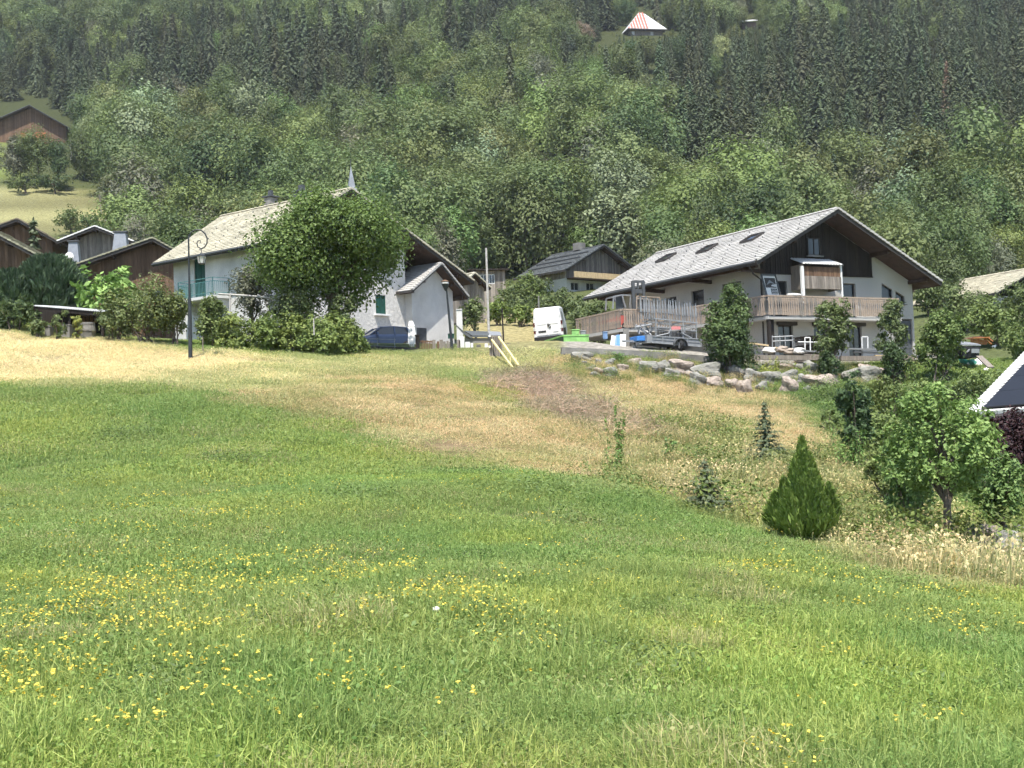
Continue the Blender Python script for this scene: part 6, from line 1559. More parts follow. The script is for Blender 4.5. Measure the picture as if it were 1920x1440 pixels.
PLK = [(1402, 643, 1440, 648, 'wood_pale', 'long pale plank lying at the left of the yard junk'), (1415, 652, 1450, 655, 'wood_grey', 'grey plank on the yard edge beside the tube frame'), (1452, 652, 1478, 656, 'wood_pale', 'short pale plank on the heap below the tube frame'), (1450, 658, 1492, 661, 'wood_grey', 'grey board at the foot of the tube frame heap'), (1495, 657, 1535, 660, 'steel', 'steel bar lying on the yard edge left of shrub'), (1590, 654, 1690, 656, 'steel', 'long pale steel beam lying across the yard right of shrub'), (1600, 660, 1700, 663, 'steel_dark', 'long dark steel beam lying below the pale one'), (1480, 664, 1560, 667, 'wood_grey', 'long grey board along the yard edge before the shrub'), (1640, 667, 1700, 668, 'wood_pale', 'pale board along the yard edge right of the shrubs')]
for u0, v0, u1, v1, m, lb in PLK:
    q = MB(); q.beam(P(u0, v0, 62.3), P(u1, v1, 62.5), .22, .07); single(q, 'plank', lb, 'plank', m)
for i, (u, v, lb) in enumerate(((1466, 655, 'pale rubble lump in the yard heap under the tube frame'), (1478, 659, 'flat pale rubble lump right of the tube frame heap'), (1497, 658, 'white rubble lump beside the hoop frame'), (1441, 657, 'white bag of rubble at the left foot of the tube frame'))):
    o = lump('rubble', tuple(P(u, v, 62.2)), .24, 'boulder_warm' if i < 2 else 'cloth', 90 + i, 2, (1.2, 1, .6)); tag(o, lb, 'rubble')
pq = P(1520, 660, 64); pt_ = thing('pallet_stack', 'stack of dark pallets against the wall behind the hoop frame', 'pallets', (pq[0], pq[1], gz(pq[0], pq[1])), CH.yaw)
for k_ in range(9):
    sl_ = MB(); jx = rr.uniform(-.05, .05)
    for i in range(5): sl_.box((jx, -.5 + .25 * i, .13 + .145 * k_), (1.2, .1, .022))
    for i in (-1, 0, 1): sl_.box((jx + .52 * i, 0, .06 + .145 * k_), (.1, 1.0, .09))
    sl_.build('pallet', M['wood_dark' if k_ % 3 else 'wood_grey'], pt_)
# junk heap at the far right
jz = P(1825, 672, 60)
ct = thing('scrap_cart', 'black scrap cart under a grey sheet beside the orange pallets', 'cart', (jz[0], jz[1], jz[2]), R(12))
q = lambda u, v, Y=60: rel(jz, u, v, Y)
s_ = MB(); s_.prism([q(1806, 669), q(1836, 670), q(1840, 650), q(1804, 649)], (0, 0, 0), (0, 1.2, 0)); s_.build('body', M['plastic'], ct)
s_ = MB(); s_.prism([q(1799, 648), q(1841, 648), q(1838, 644, 61.3), q(1797, 640, 61.3)], (0, 0, 0), (0, 0, .06)); s_.build('cover_sheet', M['steel'], ct)
s_ = MB(); s_.beam(q(1811, 661, 59.95), q(1816, 655, 59.95), .12, .04); s_.beam(q(1820, 658, 59.9), q(1836, 658, 59.9), .06, .2); s_.build('trim', M['steel'], ct, kind='stuff')
oz = P(1840, 646, 62); op = thing('orange_pallet_pile', 'broken pile of orange brown pallets at the far right of yard', 'pallets', oz, R(10))
q = lambda u, v, Y=62: rel(oz, u, v, Y)
for i, (a, b, w_, h_) in enumerate((((1818, 635), (1852, 633), .5, .05), ((1820, 639), (1846, 639), .12, .12), ((1820, 644), (1848, 644), .12, .10), ((1821, 634), (1821, 646), .1, .1), ((1834, 634), (1836, 646), .1, .1), ((1848, 633), (1849, 646), .1, .1), ((1852, 633), (1862, 640), .2, .05), ((1850, 638), (1860, 645), .15, .05))):
    s_ = MB(); s_.beam(q(*a), q(*b), w_, h_); s_.build('slat', M['wood_orange'], op)
s_ = MB(); s_.prism([q(1819, 634.5), q(1826, 631), q(1838, 630), q(1850, 632.5), q(1838, 632.5), q(1828, 633)], (0, 0, 0), (0, 1.0, 0)); s_.build('bent_top', M['wood_brown'], op)
s_ = MB(); s_.beam(P(1836, 668, 59), P(1858, 689, 57.5), .28, .06); single(s_, 'plank', 'grey plank leaning down the bank below the scrap cart', 'plank', 'wood_grey')
for i, (u, v, m, lb) in enumerate(((1815, 684, 'greentarp', 'crumpled green netting below the scrap cart'), (1830, 684, 'cloth', 'white plastic scrap beside the crumpled green netting'), (1864, 651, 'cloth', 'small white scrap right of the orange pallets'), (1850, 694, 'cloth', 'flat white scrap low on the bank at the right'))):
    o = lump('scrap', tuple(hit(u, v, 40, 75)), .3 if i < 2 else .14, m, 120 + i, 3, (1, 1, .8), rough=.5); tag(o, lb, 'scrap')

# ------------------------------------------------------------------ street lamps
lq = P(357, 673, 55); lq[2] = gz(lq[0], lq[1])
lp = thing('street_lamp', 'tall dark lamp post with scrolled arm and hanging lantern before the hedge', 'street lamp', lq, 0)
q = lambda u, v: rel(lq, u, v, 55)
top = q(353.5, 450)
MB().tube([(0, 0, -.3), q(356.5, 620), q(355.5, 560)], [.095, .085, .075], 12).build('base', M['iron'], lp)
MB().tube([q(355.5, 560), q(354.6, 515), top], [.055, .045, .035], 10).build('post', M['iron'], lp)
sc_ = [top, q(354.5, 441), q(360, 434.5), q(368, 431), q(377, 431.5), q(384.5, 438), q(388.5, 447), q(388, 456), q(384, 463), q(377.5, 466.5), q(371, 463), q(369, 456), q(371.5, 451.5), q(375.5, 451), q(376.5, 454.5), q(374, 456)]
MB().tube(sc_, [.034] * 6 + [.03, .03, .028, .028, .026, .024, .022, .02, .018, .015], 8).build('scroll_arm', M['iron'], lp)
MB().tube([q(377.5, 466), q(377.5, 475)], .018, 6).build('hanger', M['iron'], lp)
lt = q(377.5, 475); ln = MB()
def ring(z, r, n=6): return [(lt.x + r * math.cos(6.283 * i / n + .3), lt.y + r * math.sin(6.283 * i / n + .3), lt.z + z) for i in range(n)]
loft(ln, [ring(.02, .04), ring(-.05, .10), ring(-.10, .23), ring(-.14, .24)]); hd = ln.build('lantern_cap', M['iron'], lp)
g_ = MB(); loft(g_, [ring(-.145, .20), ring(-.43, .13)]); g_.build('glass', M['lamp_clear'], hd)
b_ = MB()
for i in range(6): a = ring(-.14, .21)[i]; c = ring(-.45, .135)[i]; b_.beam(a, c, .018)
loft(b_, [ring(-.44, .14), ring(-.48, .13)]); b_.build('lantern_bars', M['iron'], hd)
lq = P(848.5, 664, 64); lp = thing('street_lamp', 'plain leaning lamp post with cup lantern in front of the white annex', 'street lamp', lq, 0)
q = lambda u, v: rel(lq, u, v, 64)
MB().tube([(0, 0, -.3), q(846.5, 640), q(837.5, 545)], [.10, .075, .045], 10).build('post', M['iron'], lp)
lt = q(836, 544)
def ring(z, r, n=8): return [(lt.x - z * .06 + r * math.cos(6.283 * i / n), lt.y + r * math.sin(6.283 * i / n), lt.z + z) for i in range(n)]
g_ = MB(); loft(g_, [ring(-.04, .05), ring(.04, .09), ring(.32, .20)]); hd = g_.build('lantern', M['iron'], lp)
g_ = MB(); loft(g_, [ring(.325, .19), ring(.42, .16)]); g_.build('glass', M['lamp_clear'], hd)
g_ = MB(); loft(g_, [ring(.42, .20), ring(.45, .2), ring(.52, .07)]); g_.build('cap', M['wood_brown'], hd)

# ------------------------------------------------------------------ fences and small things before the annex
q0 = P(800, 664, 65); fe = thing('picket_fence', 'weathered uneven picket fence before the annex and lamp', 'fence', q0, 0)
q = lambda u, v, Y=65: rel(q0, u, v, Y)
for i, u in enumerate(np.arange(790, 813, 3.1)):
    b_ = MB(); b_.beam(q(u, 664), q(u - .6, 639 + rr.uniform(-1, 1)), .055, .02, up=(0, 1, 0)); b_.build('picket', M['wood_brown'], fe)
for u, v, w_, m in ((814.5, 637, .16, 'wood_grey'), (822, 640, .12, 'wood_brown'), (828, 637, .18, 'wood_grey'), (834, 640, .13, 'wood_grey'), (840, 639, .12, 'wood_grey'), (845, 641, .12, 'wood_grey'), (860.5, 637, .17, 'wood_grey'), (866.5, 631, .26, 'tile_white'), (877.5, 641, .24, 'tile_white'), (885.5, 643, .13, 'tile_white'), (898, 646, .22, 'concrete'), (912.5, 644, .16, 'tile_white')):
    b_ = MB(); b_.beam(q(u, 667), q(u - .8, v), w_, .05, up=(0, 1, 0)); b_.build('picket', M[m], fe)
b_ = MB(); b_.beam(q(787, 639.5, 65.05), q(813, 641, 65.05), .04, .07); b_.beam(q(787, 658, 65.05), q(813, 659, 65.05), .04, .07); b_.build('rail', M['wood_brown'], fe)
b_ = MB(); b_.box(tuple(q(783, 648, 65)), (.2, .2, .95)); b_.box(tuple(q(783, 629, 65)), (.26, .26, .06)); b_.build('post', M['wood_dark'], fe)
for u in (769, 772.5, 776): b_ = MB(); b_.beam(q(u, 654, 66), q(u - .5, 638, 66), .05, .02, up=(0, 1, 0)); b_.build('picket', M['white'], fe)
k = MB(); k.beam(P(672, 655, 63.5), P(782, 659, 64.6), .25, .36); single(k, 'low_wall', 'low dark wall in front of the parked blue car', 'wall', 'darkwall')
k = MB()
for u in (692, 708, 740): k.tube([P(u, 652, 64), P(u - .3, 634, 64)], .018, 6)
k.tube([P(672, 635, 63.8), P(742, 637, 64.2)], .016, 6); k.tube([P(672, 648, 63.8), P(742, 650, 64.2)], .016, 6); o = single(k, 'thin_railing', 'thin grey railing on the low wall before the blue car', 'railing', 'steel')
g0 = P(929, 668, 62.5); gt = thing('gate_box', 'slatted wooden box with pale lid propped by yellow beams', 'crate', g0, 0)
q = lambda u, v, Y=62.5: rel(g0, u, v, Y)
for u in np.arange(919.5, 941, 4.2): b_ = MB(); b_.beam(q(u, 669), q(u - .5, 629), .085, .03, up=(0, 1, 0)); b_.build('slat', M['wood_grey'], gt)
b_ = MB(); b_.prism([q(917, 629), q(941, 630), q(938, 623, 63.6), q(917, 622, 63.6)], (0, 0, -.03), (0, 0, .03)); b_.build('lid', M['steel'], gt)
b_ = MB(); b_.prism([q(920, 668, 62.7), q(938, 668, 62.7), q(938, 631, 62.7), q(920, 631, 62.7)], (0, 0, 0), (0, .9, 0)); b_.build('body', M['wood_dark'], gt)
MB().box(tuple(q(918, 630, 62.4)), (.1, .1, .1)).build('bracket', M['white'], gt); MB().box(tuple(q(918, 650, 62.4)), (.1, .1, .1)).build('bracket', M['white'], gt)
for a, b, lb in (((922, 637), (963, 692), 'lower of two pale yellow beams propping the slatted box'), ((935, 632), (972, 685), 'upper of two pale yellow beams propping the slatted box')):
    k = MB(); k.beam(P(*a, 62.3), P(*b, 60.2), .09, .07); single(k, 'yellow_beam', lb, 'beam', 'yellowpaint')
for u, v0, v1, lb in ((957, 670, 682, 'short yellow stake beside the lower yellow beam'), (968, 670, 680, 'short yellow stake beside the upper yellow beam')):
    k = MB(); k.beam(P(u, v1, 60.6), P(u - .3, v0, 60.6), .05, .05, up=(0, 1, 0)); single(k, 'yellow_stake', lb, 'stake', 'yellowpaint')
g0 = P(773, 638, 68); pb = thing('closed_parasol', 'folded white parasol cover standing at the corner of the stone wall', 'parasol', g0 - np.array([0, 0, .6]), 0)
q = lambda u, v: rel(pb.location, u, v, 68)
c = MB(); A = q(773.5, 638); B_ = q(772, 613); C_ = q(770.5, 602)
def sq4(c, r): return [(c.x - r, c.y - r, c.z), (c.x + r, c.y - r, c.z), (c.x + r, c.y + r, c.z), (c.x - r, c.y + r, c.z)]
loft(c, [sq4(Vector((A.x, A.y, 0)), .24), sq4(A, .23), sq4(B_, .16), sq4(B_ + Vector((0, 0, .03)), .17), sq4(C_, .10)]); c.build('cover', M['cloth'], pb)
MB().tube([C_, C_ + Vector((0, 0, .08))], .03, 6).build('finial', M['steel'], pb)
k = MB(); k.prism([P(840, 626, 66), P(851, 626, 66), P(851, 634.5, 66), P(840, 634.5, 66)], (0, 0, 0), (0, .2, 0)); k.prism([P(839.5, 625.5, 66), P(851.5, 625.5, 66), P(851.5, 627, 66), P(839.5, 627, 66)], (0, -.03, 0), (0, .23, 0)); k.beam(P(846, 634, 66.1), P(847, 664, 66.1), .06, .06, up=(0, 1, 0)); single(k, 'letter_box', 'dark green letter box behind the leaning lamp post', 'letter box', 'green_door')
k = MB(); k.prism([P(855.5, 581, 74), P(866, 580.5, 74), P(868.5, 642, 74), P(856.5, 642, 74)], (0, 0, 0), (0, .45, 0)); k.prism([P(855, 581, 74), P(866.5, 580.5, 74), P(866.5, 579, 74), P(855, 579.5, 74)], (0, -.04, 0), (0, .5, 0)); single(k, 'white_chimney', 'tall tapering white chimney slab right of the annex', 'chimney', 'stucco')
g0 = P(895, 660, 70); ob = thing('low_outbuilding', 'low grey outbuilding with slate roof behind the picket fence', 'shed', g0, 0)
q = lambda u, v, Y=70: rel(g0, u, v, Y)
b_ = MB(); b_.prism([q(872, 662), q(918, 662), q(918, 634), q(885, 634), q(872, 628)], (0, 0, 0), (0, 3, 0)); b_.build('wall', M['concrete'], ob)
b_ = MB(); b_.prism([q(886, 632.5), q(921, 632.5), q(917, 625, 73), q(871, 623.5, 73)], (0, -.1, 0), (0, -.1, .1)); b_.prism([q(886, 633), q(871, 623), q(853, 607), q(853, 609), q(870, 627), q(884, 636)], (0, -.2, 0), (0, .3, 0)); b_.build('roof', M['slate'], ob)
# posts and poles
for u0, v0, u1, v1, Y, r, m, lb in ((917, 632, 911.5, 466, 72, .075, 'bark_pale', 'tall bleached wooden pole rising behind the picket fence'), (944.5, 643, 941, 577, 74, .05, 'wood_dark', 'thin dark stake standing in the dry grass left of the van'), (1010.5, 592, 1010, 556, 95, .07, 'concrete', 'short pale concrete post showing above the van roof'), (1129, 84, 1127, 44, 405, .22, 'bark_pale', 'pale pole beside the tiny hut near the hilltop house'), (135, 312, 132, 262, 270, .2, 'bark_pale', 'pale pole at the corner of the hillside barn trees'), (226, 415, 224, 384, 195, .16, 'concrete', 'pale concrete post at the right end of the mown field'), (190, 398, 187, 366, 205, .09, 'wood_grey', 'thin pole standing in the mown field'), (381, 668, 380, 632, 57, .03, 'wood_grey', 'short grey stake in front of the hedge by the lamp'), (589, 625, 588, 598, 59, .035, 'bark_pale', 'short pale stake standing in the hedge')):
    k = MB(); k.tube([P(u0, v0 + 3, Y), P(u1, v1, Y)], [r, r * .75], 8); k.tube([P(u1, v1, Y), P(u1, v1 - 1.0, Y)], [r * .75, r * .5], 8); single(k, 'pole', lb, 'pole', m)
k = MB()
for (a, b) in (((946, 646), (978, 644)), ((946, 651), (978, 649))): k.beam(P(*a, 66), P(*b, 67), .05, .09)
for u in (952, 972): k.beam(P(u, 656, 66.2), P(u, 643, 66.2), .08, .08, up=(0, 1, 0))
single(k, 'rail_fence', 'low two rail wooden fence right of the slatted box', 'fence', 'wood_grey')
# pergola in the garden of the white house
g0 = P(470, 600, 62); pg = thing('pergola', 'simple weathered pole pergola behind the clipped hedge', 'pergola', g0 - np.array([0, 0, 1.2]), 0)
q = lambda u, v, Y=62: rel(pg.location, u, v, Y)
for u, v0, v1 in ((432, 640, 553), (513, 640, 561)): MB().tube([q(u, v0), q(u - .6, v1)], .055, 7).build('post', M['bark_pale'], pg)
MB().tube([q(409, 551), q(470, 555), q(532, 561)], [.05, .055, .045], 7).build('beam', M['bark_pale'], pg)
MB().tube([q(434, 572), q(446, 557)], .035, 6).build('brace', M['bark_pale'], pg)
# open shed at the left with tubs
g0 = P(130, 634, 59); g0[2] = gz(g0[0], g0[1]); sd_ = thing('open_shed', 'low open shed with pale corrugated roof edge at the left', 'shed', g0, 0)
q = lambda u, v, Y=59: rel(g0, u, v, Y)
b_ = MB(); A, B_ = q(63, 573.5, 58.6), q(200, 585, 58.6); n = 30
for i in range(n):
    a, b = A.lerp(B_, i / n), A.lerp(B_, (i + 1) / n); m_ = a.lerp(b, .5) + Vector((0, 0, .05))
    for p0, p1 in ((a, m_), (m_, b)): b_.add([p0, p1, p1 + Vector((0, 3.2, .28)), p0 + Vector((0, 3.2, .28)), p0 - Vector((0, 0, .03)), p1 - Vector((0, 0, .03))], [(0, 1, 2, 3), (4, 5, 1, 0)])
b_.build('roof_sheet', M['sheet_white'], sd_)
for u in (72, 130, 192): b_ = MB(); a = q(u, 580 + (u - 72) * .08, 58.9); b_.beam((a.x, a.y, -.4), a, .12, .12); b_.build('post', M['wood_dark'], sd_)
b_ = MB(); b_.prism([q(66, 660, 61.6), q(198, 660, 61.6), q(198, 584, 61.6), q(66, 578, 61.6)], (0, 0, 0), (0, .08, 0)); b_.build('back_wall', M['wood_dark'], sd_)
b_ = MB(); b_.beam(q(64, 578, 58.7), q(199, 589, 58.7), .08, .2); b_.build('front_beam', M['wood_dark'], sd_)
for u0, u1, v0, lb in ((87, 97, 613, 'grey slatted tub at the left under the open shed'), (118, 134, 611, 'pale grey box tub in the middle of the open shed')):
    a, b = P(u0, v0, 58.5), P(u1, v0, 58.5); g = gz((a[0] + b[0]) / 2, 58.5); k = MB(); k.box(((a[0] + b[0]) / 2, 58.5, (a[2] + g) / 2), (b[0] - a[0], .5, a[2] - g)); k.box(((a[0] + b[0]) / 2, 58.5, a[2]), (b[0] - a[0] + .06, .56, .05))
    single(k, 'tub', lb, 'tub', 'concrete', bevel=.02)
a = P(164, 605, 58.4); g = gz(a[0], a[1]); k = MB(); k.tube([(a[0], a[1], g), (a[0], a[1], g + (a[2] - g) * .5), (a[0], a[1], a[2])], [.30, .36, .30], 16)
for f_ in (.1, .5, .9): k.tube([(a[0], a[1], g + (a[2] - g) * f_ - .03), (a[0], a[1], g + (a[2] - g) * f_ + .03)], .375 if f_ == .5 else .33, 16)
single(k, 'barrel', 'grey round barrel at the right under the open shed', 'barrel', 'concrete')
k = MB()
for i in range(14): k.tube([P(150 + (i % 5) * 7, 603 - 5 * (i // 5), 60), P(151 + (i % 5) * 7, 603 - 5 * (i // 5), 61)], .075, 7)
o = single(k, 'log_pile', 'small stack of firewood logs behind the barrel in the shed', 'firewood', 'wood_brown'); o['kind'] = 'stuff'
# small white cap in the meadow
w_ = hit(818, 1166, 5, 30); k = MB(); s_ = w_[1] / FPX
k.tube([(w_[0], w_[1], w_[2] - .03), (w_[0], w_[1], w_[2] + 8 * s_)], [.018, .016], 8)
mt = thing('mushroom', 'single white mushroom cap standing in the grass below yellow flowers', 'mushroom', w_, 0)
k = MB(); k.tube([(0, 0, -.03), (0, 0, .10)], [.018, .014], 8); k.build('stalk', M['cloth'], mt)
c = MB(); rg = lambda z, r: [(r * math.cos(6.283 * i / 14), r * math.sin(6.283 * i / 14), z) for i in range(14)]
loft(c, [rg(.095, .012), rg(.09, .033), rg(.10, .037), rg(.115, .027), rg(.122, .009)]); c.build('cap', M['cloth'], mt, smooth=True)

# ------------------------------------------------------------------ trees and shrubs near the houses
HAZE = .00016
plant('linden_tree', 'big round dense green tree in front of the white house', 'tree', 613, 362, 63, 292, 'f_linden', 'tree', .17, 2.3, z0=.19, nb=26, lump=.33)
for i, (u, v, w_, m, st) in enumerate(((398, 556, 62, 'f_bush', 'first, darker'), (440, 588, 75, 'f_hedge', 'second'), (492, 592, 78, 'f_hedge', 'third'), (545, 588, 80, 'f_hedge', 'fourth'), (596, 590, 78, 'f_hedge', 'fifth'), (640, 596, 66, 'f_hedge', 'sixth'), (664, 612, 44, 'f_hedge', 'last, smallest'))):
    plant('hedge_shrub', st + ' hedge shrub counted from the scrolled lamp towards the blue car', 'shrub', u, v, 59.3 + .25 * i, w_ * 1.32, m, 'bush', .15, 1.3, 'hedge shrubs behind the lamp', sink=.2, pcol=(1.3, 1.22, 1.1) if i % 2 else (1.18, 1.18, 1.1), flat=.8, nb=16)
for u, v, Y, w_, m, st, lf, dn, lb, cat, kw in (
    (470, 492, 64.5, 92, 'f_grey', 'tree', .13, .8, 'thin grey green garden tree left of the big round tree', 'tree', dict(z0=.2)),
    (560, 532, 61.5, 120, 'f_bush', 'bush', .15, 1.0, 'loose green shrub rising behind the hedge under the big tree', 'shrub', {}),
    (640, 555, 62, 70, 'f_bush', 'bush', .15, 1.0, 'green shrub at the right foot of the big round tree', 'shrub', {}),
    (266, 520, 58, 140, 'f_bush', 'bush', .14, .8, 'large loose olive shrub left of the scrolled lamp', 'shrub', dict(nb=18, pcol=(1.1, 1.05, 1))),
    (214, 572, 57.6, 70, 'f_bush', 'bush', .14, .9, 'low olive shrub at the right end of the open shed', 'shrub', {}),
    (325, 548, 58.2, 72, 'f_bush', 'bush', .14, .8, 'upright olive shrub just left of the lamp post', 'shrub', dict(pcol=(1.1, 1.05, 1))),
    (178, 506, 64, 128, 'f_fig', 'bush', .34, 1.0, 'bright big leaved shrub behind the open shed', 'shrub', dict(nb=16)),
    (240, 503, 66, 62, 'f_fig', 'bush', .30, 1.0, 'smaller bright big leaved shrub below the orange balcony', 'shrub', {}),
    (92, 482, 67, 118, 'f_juniper', 'juniper', .34, 1.6, 'dark feathery juniper behind the left end of the shed', 'juniper', {}),
    (22, 508, 66, 90, 'f_juniper', 'juniper', .32, 1.4, 'dark feathery juniper at the left edge', 'juniper', {}),
    (28, 560, 59, 105, 'f_dark', 'bush', .15, 1.0, 'dark rounded shrub at the left edge of the mown hay', 'shrub', dict(pcol=(1.15, 1.1, 1))),
    (-20, 535, 60, 90, 'f_dark', 'bush', .15, 1.0, 'dark shrub cut by the left edge of the view', 'shrub', {}),
    (70, 598, 57.8, 50, 'f_bush', 'bush', .13, 1.0, 'low olive shrub left of the grey tubs', 'shrub', {}),
    (109, 583, 57.4, 36, 'f_bush', 'bush', .13, .7, 'small leafy sapling in front of the shed', 'sapling', {}),
    (143, 592, 57.4, 30, 'f_hedge', 'bush', .13, .6, 'small yellowish sapling in front of the shed', 'sapling', dict(pcol=(1.45, 1.2, .9))),
    (62, 404, 100, 78, 'f_spruce', 'spruce', .13, 1.0, 'small dark spruce standing before the leftmost gables', 'spruce', {}),
    (890, 560, 80, 62, 'f_bush', 'tree', .17, .8, 'small leaning tree in front of the grey barn', 'tree', dict(z0=.3)),
    (958, 528, 100, 76, 'f_bush', 'bush', .22, 1.0, 'green tree right of the barred window shed', 'tree', {}),
    (986, 512, 112, 56, 'f_hedge', 'bush', .22, 1.0, 'green tree left of the small dark roofed chalet', 'tree', {}),
    (932, 560, 94, 56, 'f_hedge', 'bush', .20, 1.0, 'yellow green shrub above the dry grass by the pole', 'shrub', dict(pcol=(1.1, 1.1, .9))),
    (978, 572, 93, 70, 'f_hedge', 'bush', .20, 1.0, 'yellow green shrub left of the van roof', 'shrub', dict(pcol=(1.1, 1.1, .9))),
    (1090, 556, 94, 105, 'f_bush', 'bush', .20, 1.0, 'dense green shrub between the van and the terrace', 'shrub', {}),
    (1046, 540, 106, 80, 'f_bush', 'bush', .22, 1.0, 'green shrub below the small chalet windows', 'shrub', {}),
    (1120, 568, 86, 70, 'f_bush', 'bush', .20, 1.0, 'green shrub touching the terrace railing end', 'shrub', {}),
    (1010, 522, 128, 62, 'f_bush', 'bush', .25, 1.0, 'loose green tree before the small chalet side wall', 'tree', {}),
    (1362, 536, 60.6, 98, 'f_bush', 'bush', .14, 1.3, 'dense dark green yard tree between trailer and balcony', 'tree', dict(nb=24, pcol=(.8, .9, .85), taper=.6, lump=.28)),
    (1370, 600, 60.2, 92, 'f_dark', 'bush', .14, 1.2, 'dark low shrub at the foot of the yard tree', 'shrub', {}),
    (1560, 566, 60.2, 80, 'f_bush', 'bush', .14, 1.0, 'green yard shrub before the middle of the balcony', 'shrub', dict(nb=22, taper=.6, lump=.26)),
    (1558, 660, 59.2, 60, 'f_dark', 'bush', .13, 1.0, 'dark shrub on the boulder bank below the yard shrub', 'shrub', {}),
    (1668, 562, 59.8, 62, 'f_bush', 'bush', .13, .9, 'narrow greyish shrub at the right end of the balcony', 'shrub', dict(nb=20, pcol=(.95, .95, 1.0), taper=.6, lump=.26)),
    (1675, 640, 58.8, 70, 'f_dark', 'bush', .13, 1.0, 'dark shrub at the foot of the narrow greyish shrub', 'shrub', {}),
    (1762, 584, 58.6, 104, 'f_hedge', 'bush', .15, 1.0, 'broad light green shrub before the garage corner', 'shrub', dict(nb=22, pcol=(.85, .9, .85), taper=.5, lump=.28)),
    (1742, 508, 88, 95, 'f_bush', 'bush', .22, 1.0, 'green tree just right of the chalet roof eave', 'tree', {}),
    (1806, 540, 80, 110, 'f_bush', 'bush', .20, 1.0, 'green tree behind the orange pallets', 'tree', {}),
    (1868, 560, 74, 110, 'f_hedge', 'bush', .20, 1.0, 'light green tree below the beige roof', 'tree', {}),
    (1925, 530, 78, 110, 'f_bush', 'bush', .20, 1.0, 'green tree at the right edge below the beige roof', 'tree', {}),
    (1900, 610, 62, 100, 'f_hedge', 'bush', .17, 1.0, 'light green shrub right of the white scrap', 'shrub', {}),
    (1790, 715, 50, 120, 'f_bush', 'bush', .14, 1.0, 'green thicket left of the solar roof, upper', 'shrub', {}),
    (1850, 690, 53, 110, 'f_hedge', 'bush', .14, 1.0, 'light green thicket above the solar roof corner', 'shrub', {}),
    (1700, 735, 47, 100, 'f_bush', 'bush', .13, 1.0, 'green thicket right of the dark column tree', 'shrub', {}),
    (1770, 760, 42, 110, 'f_bush', 'bush', .13, 1.0, 'green thicket left of the solar roof, lower', 'shrub', {}),
    (1650, 760, 44, 60, 'f_weed', 'stalks', .12, .8, 'tall pale weeds right of the dark column tree', 'weeds', {}),
    (1600, 702, 33, 76, 'f_dark', 'bush', .10, 1.1, 'dark narrow column tree above the thuja', 'tree', dict(pcol=(1.1, 1.15, 1.2), nb=26, lump=.30, taper=.45)),
    (1590, 800, 32.6, 70, 'f_weed', 'stalks', .10, 1.2, 'light green saplings around the dark column tree', 'sapling', dict(pcol=(.8, .9, .8))),
    (1765, 728, 21.6, 240, 'f_fruit', 'tree', .078, .85, 'leafy pear tree on a short trunk in dry grass', 'fruit tree', dict(z0=.10, nb=46, lump=.155, taper=.3, pcol=(1.15, 1.12, 1.05))),
    (1700, 800, 23.5, 110, 'f_fruit', 'bush', .08, .7, 'lower leafy shrub behind the left of the pear tree', 'shrub', dict(pcol=(.85, .9, .9))),
    (1862, 850, 24, 120, 'f_fruit', 'bush', .085, .9, 'green shrub below the purple leaved shrub', 'shrub', dict(pcol=(.95, .95, .95))),
    (1848, 785, 31, 110, 'f_purple', 'bush', .09, 1.4, 'dark purple leaved shrub under the solar roof corner', 'shrub', dict(nb=16)),
    (1905, 770, 32, 110, 'f_purple', 'bush', .09, 1.4, 'dark purple leaved shrub at the right edge', 'shrub', dict(nb=16)),
    (1660, 705, 40, 90, 'f_bush', 'bush', .12, .6, 'wispy green sapling thicket right of the column tree top', 'shrub', dict(nb=26, lump=.3, taper=.3, pcol=(1.2, 1.15, 1))),
    (1720, 770, 30, 120, 'f_bush', 'bush', .10, .7, 'green thicket behind the crown of the pear tree', 'shrub', dict(nb=24, lump=.3, pcol=(1.2, 1.15, 1))),
    (1650, 830, 28, 80, 'f_bush', 'bush', .09, .6, 'loose shrub between the column tree and the pear tree', 'shrub', dict(nb=20, lump=.3, pcol=(1.25, 1.2, 1))),
    (1700, 850, 26, 100, 'f_bush', 'bush', .09, .8, 'low green shrub just left of the pear trunk', 'shrub', dict(nb=18, lump=.3, pcol=(1.2, 1.15, 1))),
    (1640, 775, 38, 100, 'f_hedge', 'bush', .11, .9, 'light green shrub behind the column tree', 'shrub', dict(nb=18, lump=.3)),
    (1720, 715, 46, 110, 'f_hedge', 'bush', .12, .9, 'light green thicket high behind the pear tree', 'shrub', dict(nb=18, lump=.3)),
    (1555, 770, 44, 60, 'f_hedge', 'bush', .11, .7, 'bright green shrub left of the column tree', 'shrub', dict(lump=.25)),
    (1690, 930, 22.5, 90, 'f_weed', 'stalks', .06, .4, 'thin weeds at the left foot of the pear tree', 'weeds', dict(pcol=(1.0, .95, .8))),
    (1400, 930, 23.5, 60, 'f_weed', 'stalks', .06, .4, 'thin yellowish weeds left of the thuja', 'weeds', dict(pcol=(1.4, 1.1, .8))),
    (1850, 1060, 18.5, 110, 'f_weed', 'stalks', .06, .5, 'yellowish weeds below the rocks at the right', 'weeds', dict(pcol=(1.5, 1.15, .7))),
    (1503, 822, 21.5, 150, 'f_thuja', 'thuja', .13, 7.5, 'dense dark green drop shaped thuja at the meadow edge', 'thuja', dict(pcol=(1.3, 1.2, 1.1))),
    (1432, 750, 35, 84, 'f_spruce', 'spruce', .13, 1.4, 'small young spruce in the tall dry grass', 'spruce', {}),
    (1321, 860, 25.6, 112, 'f_spruce', 'spruce', .13, 1.6, 'small dark spruce at the edge of the green meadow', 'spruce', {}),
    (1142, 735, 33, 44, 'f_weed', 'stalks', .10, .7, 'tall green weed standing on the brown bank', 'weed', dict(pcol=(.85, .95, .8))),
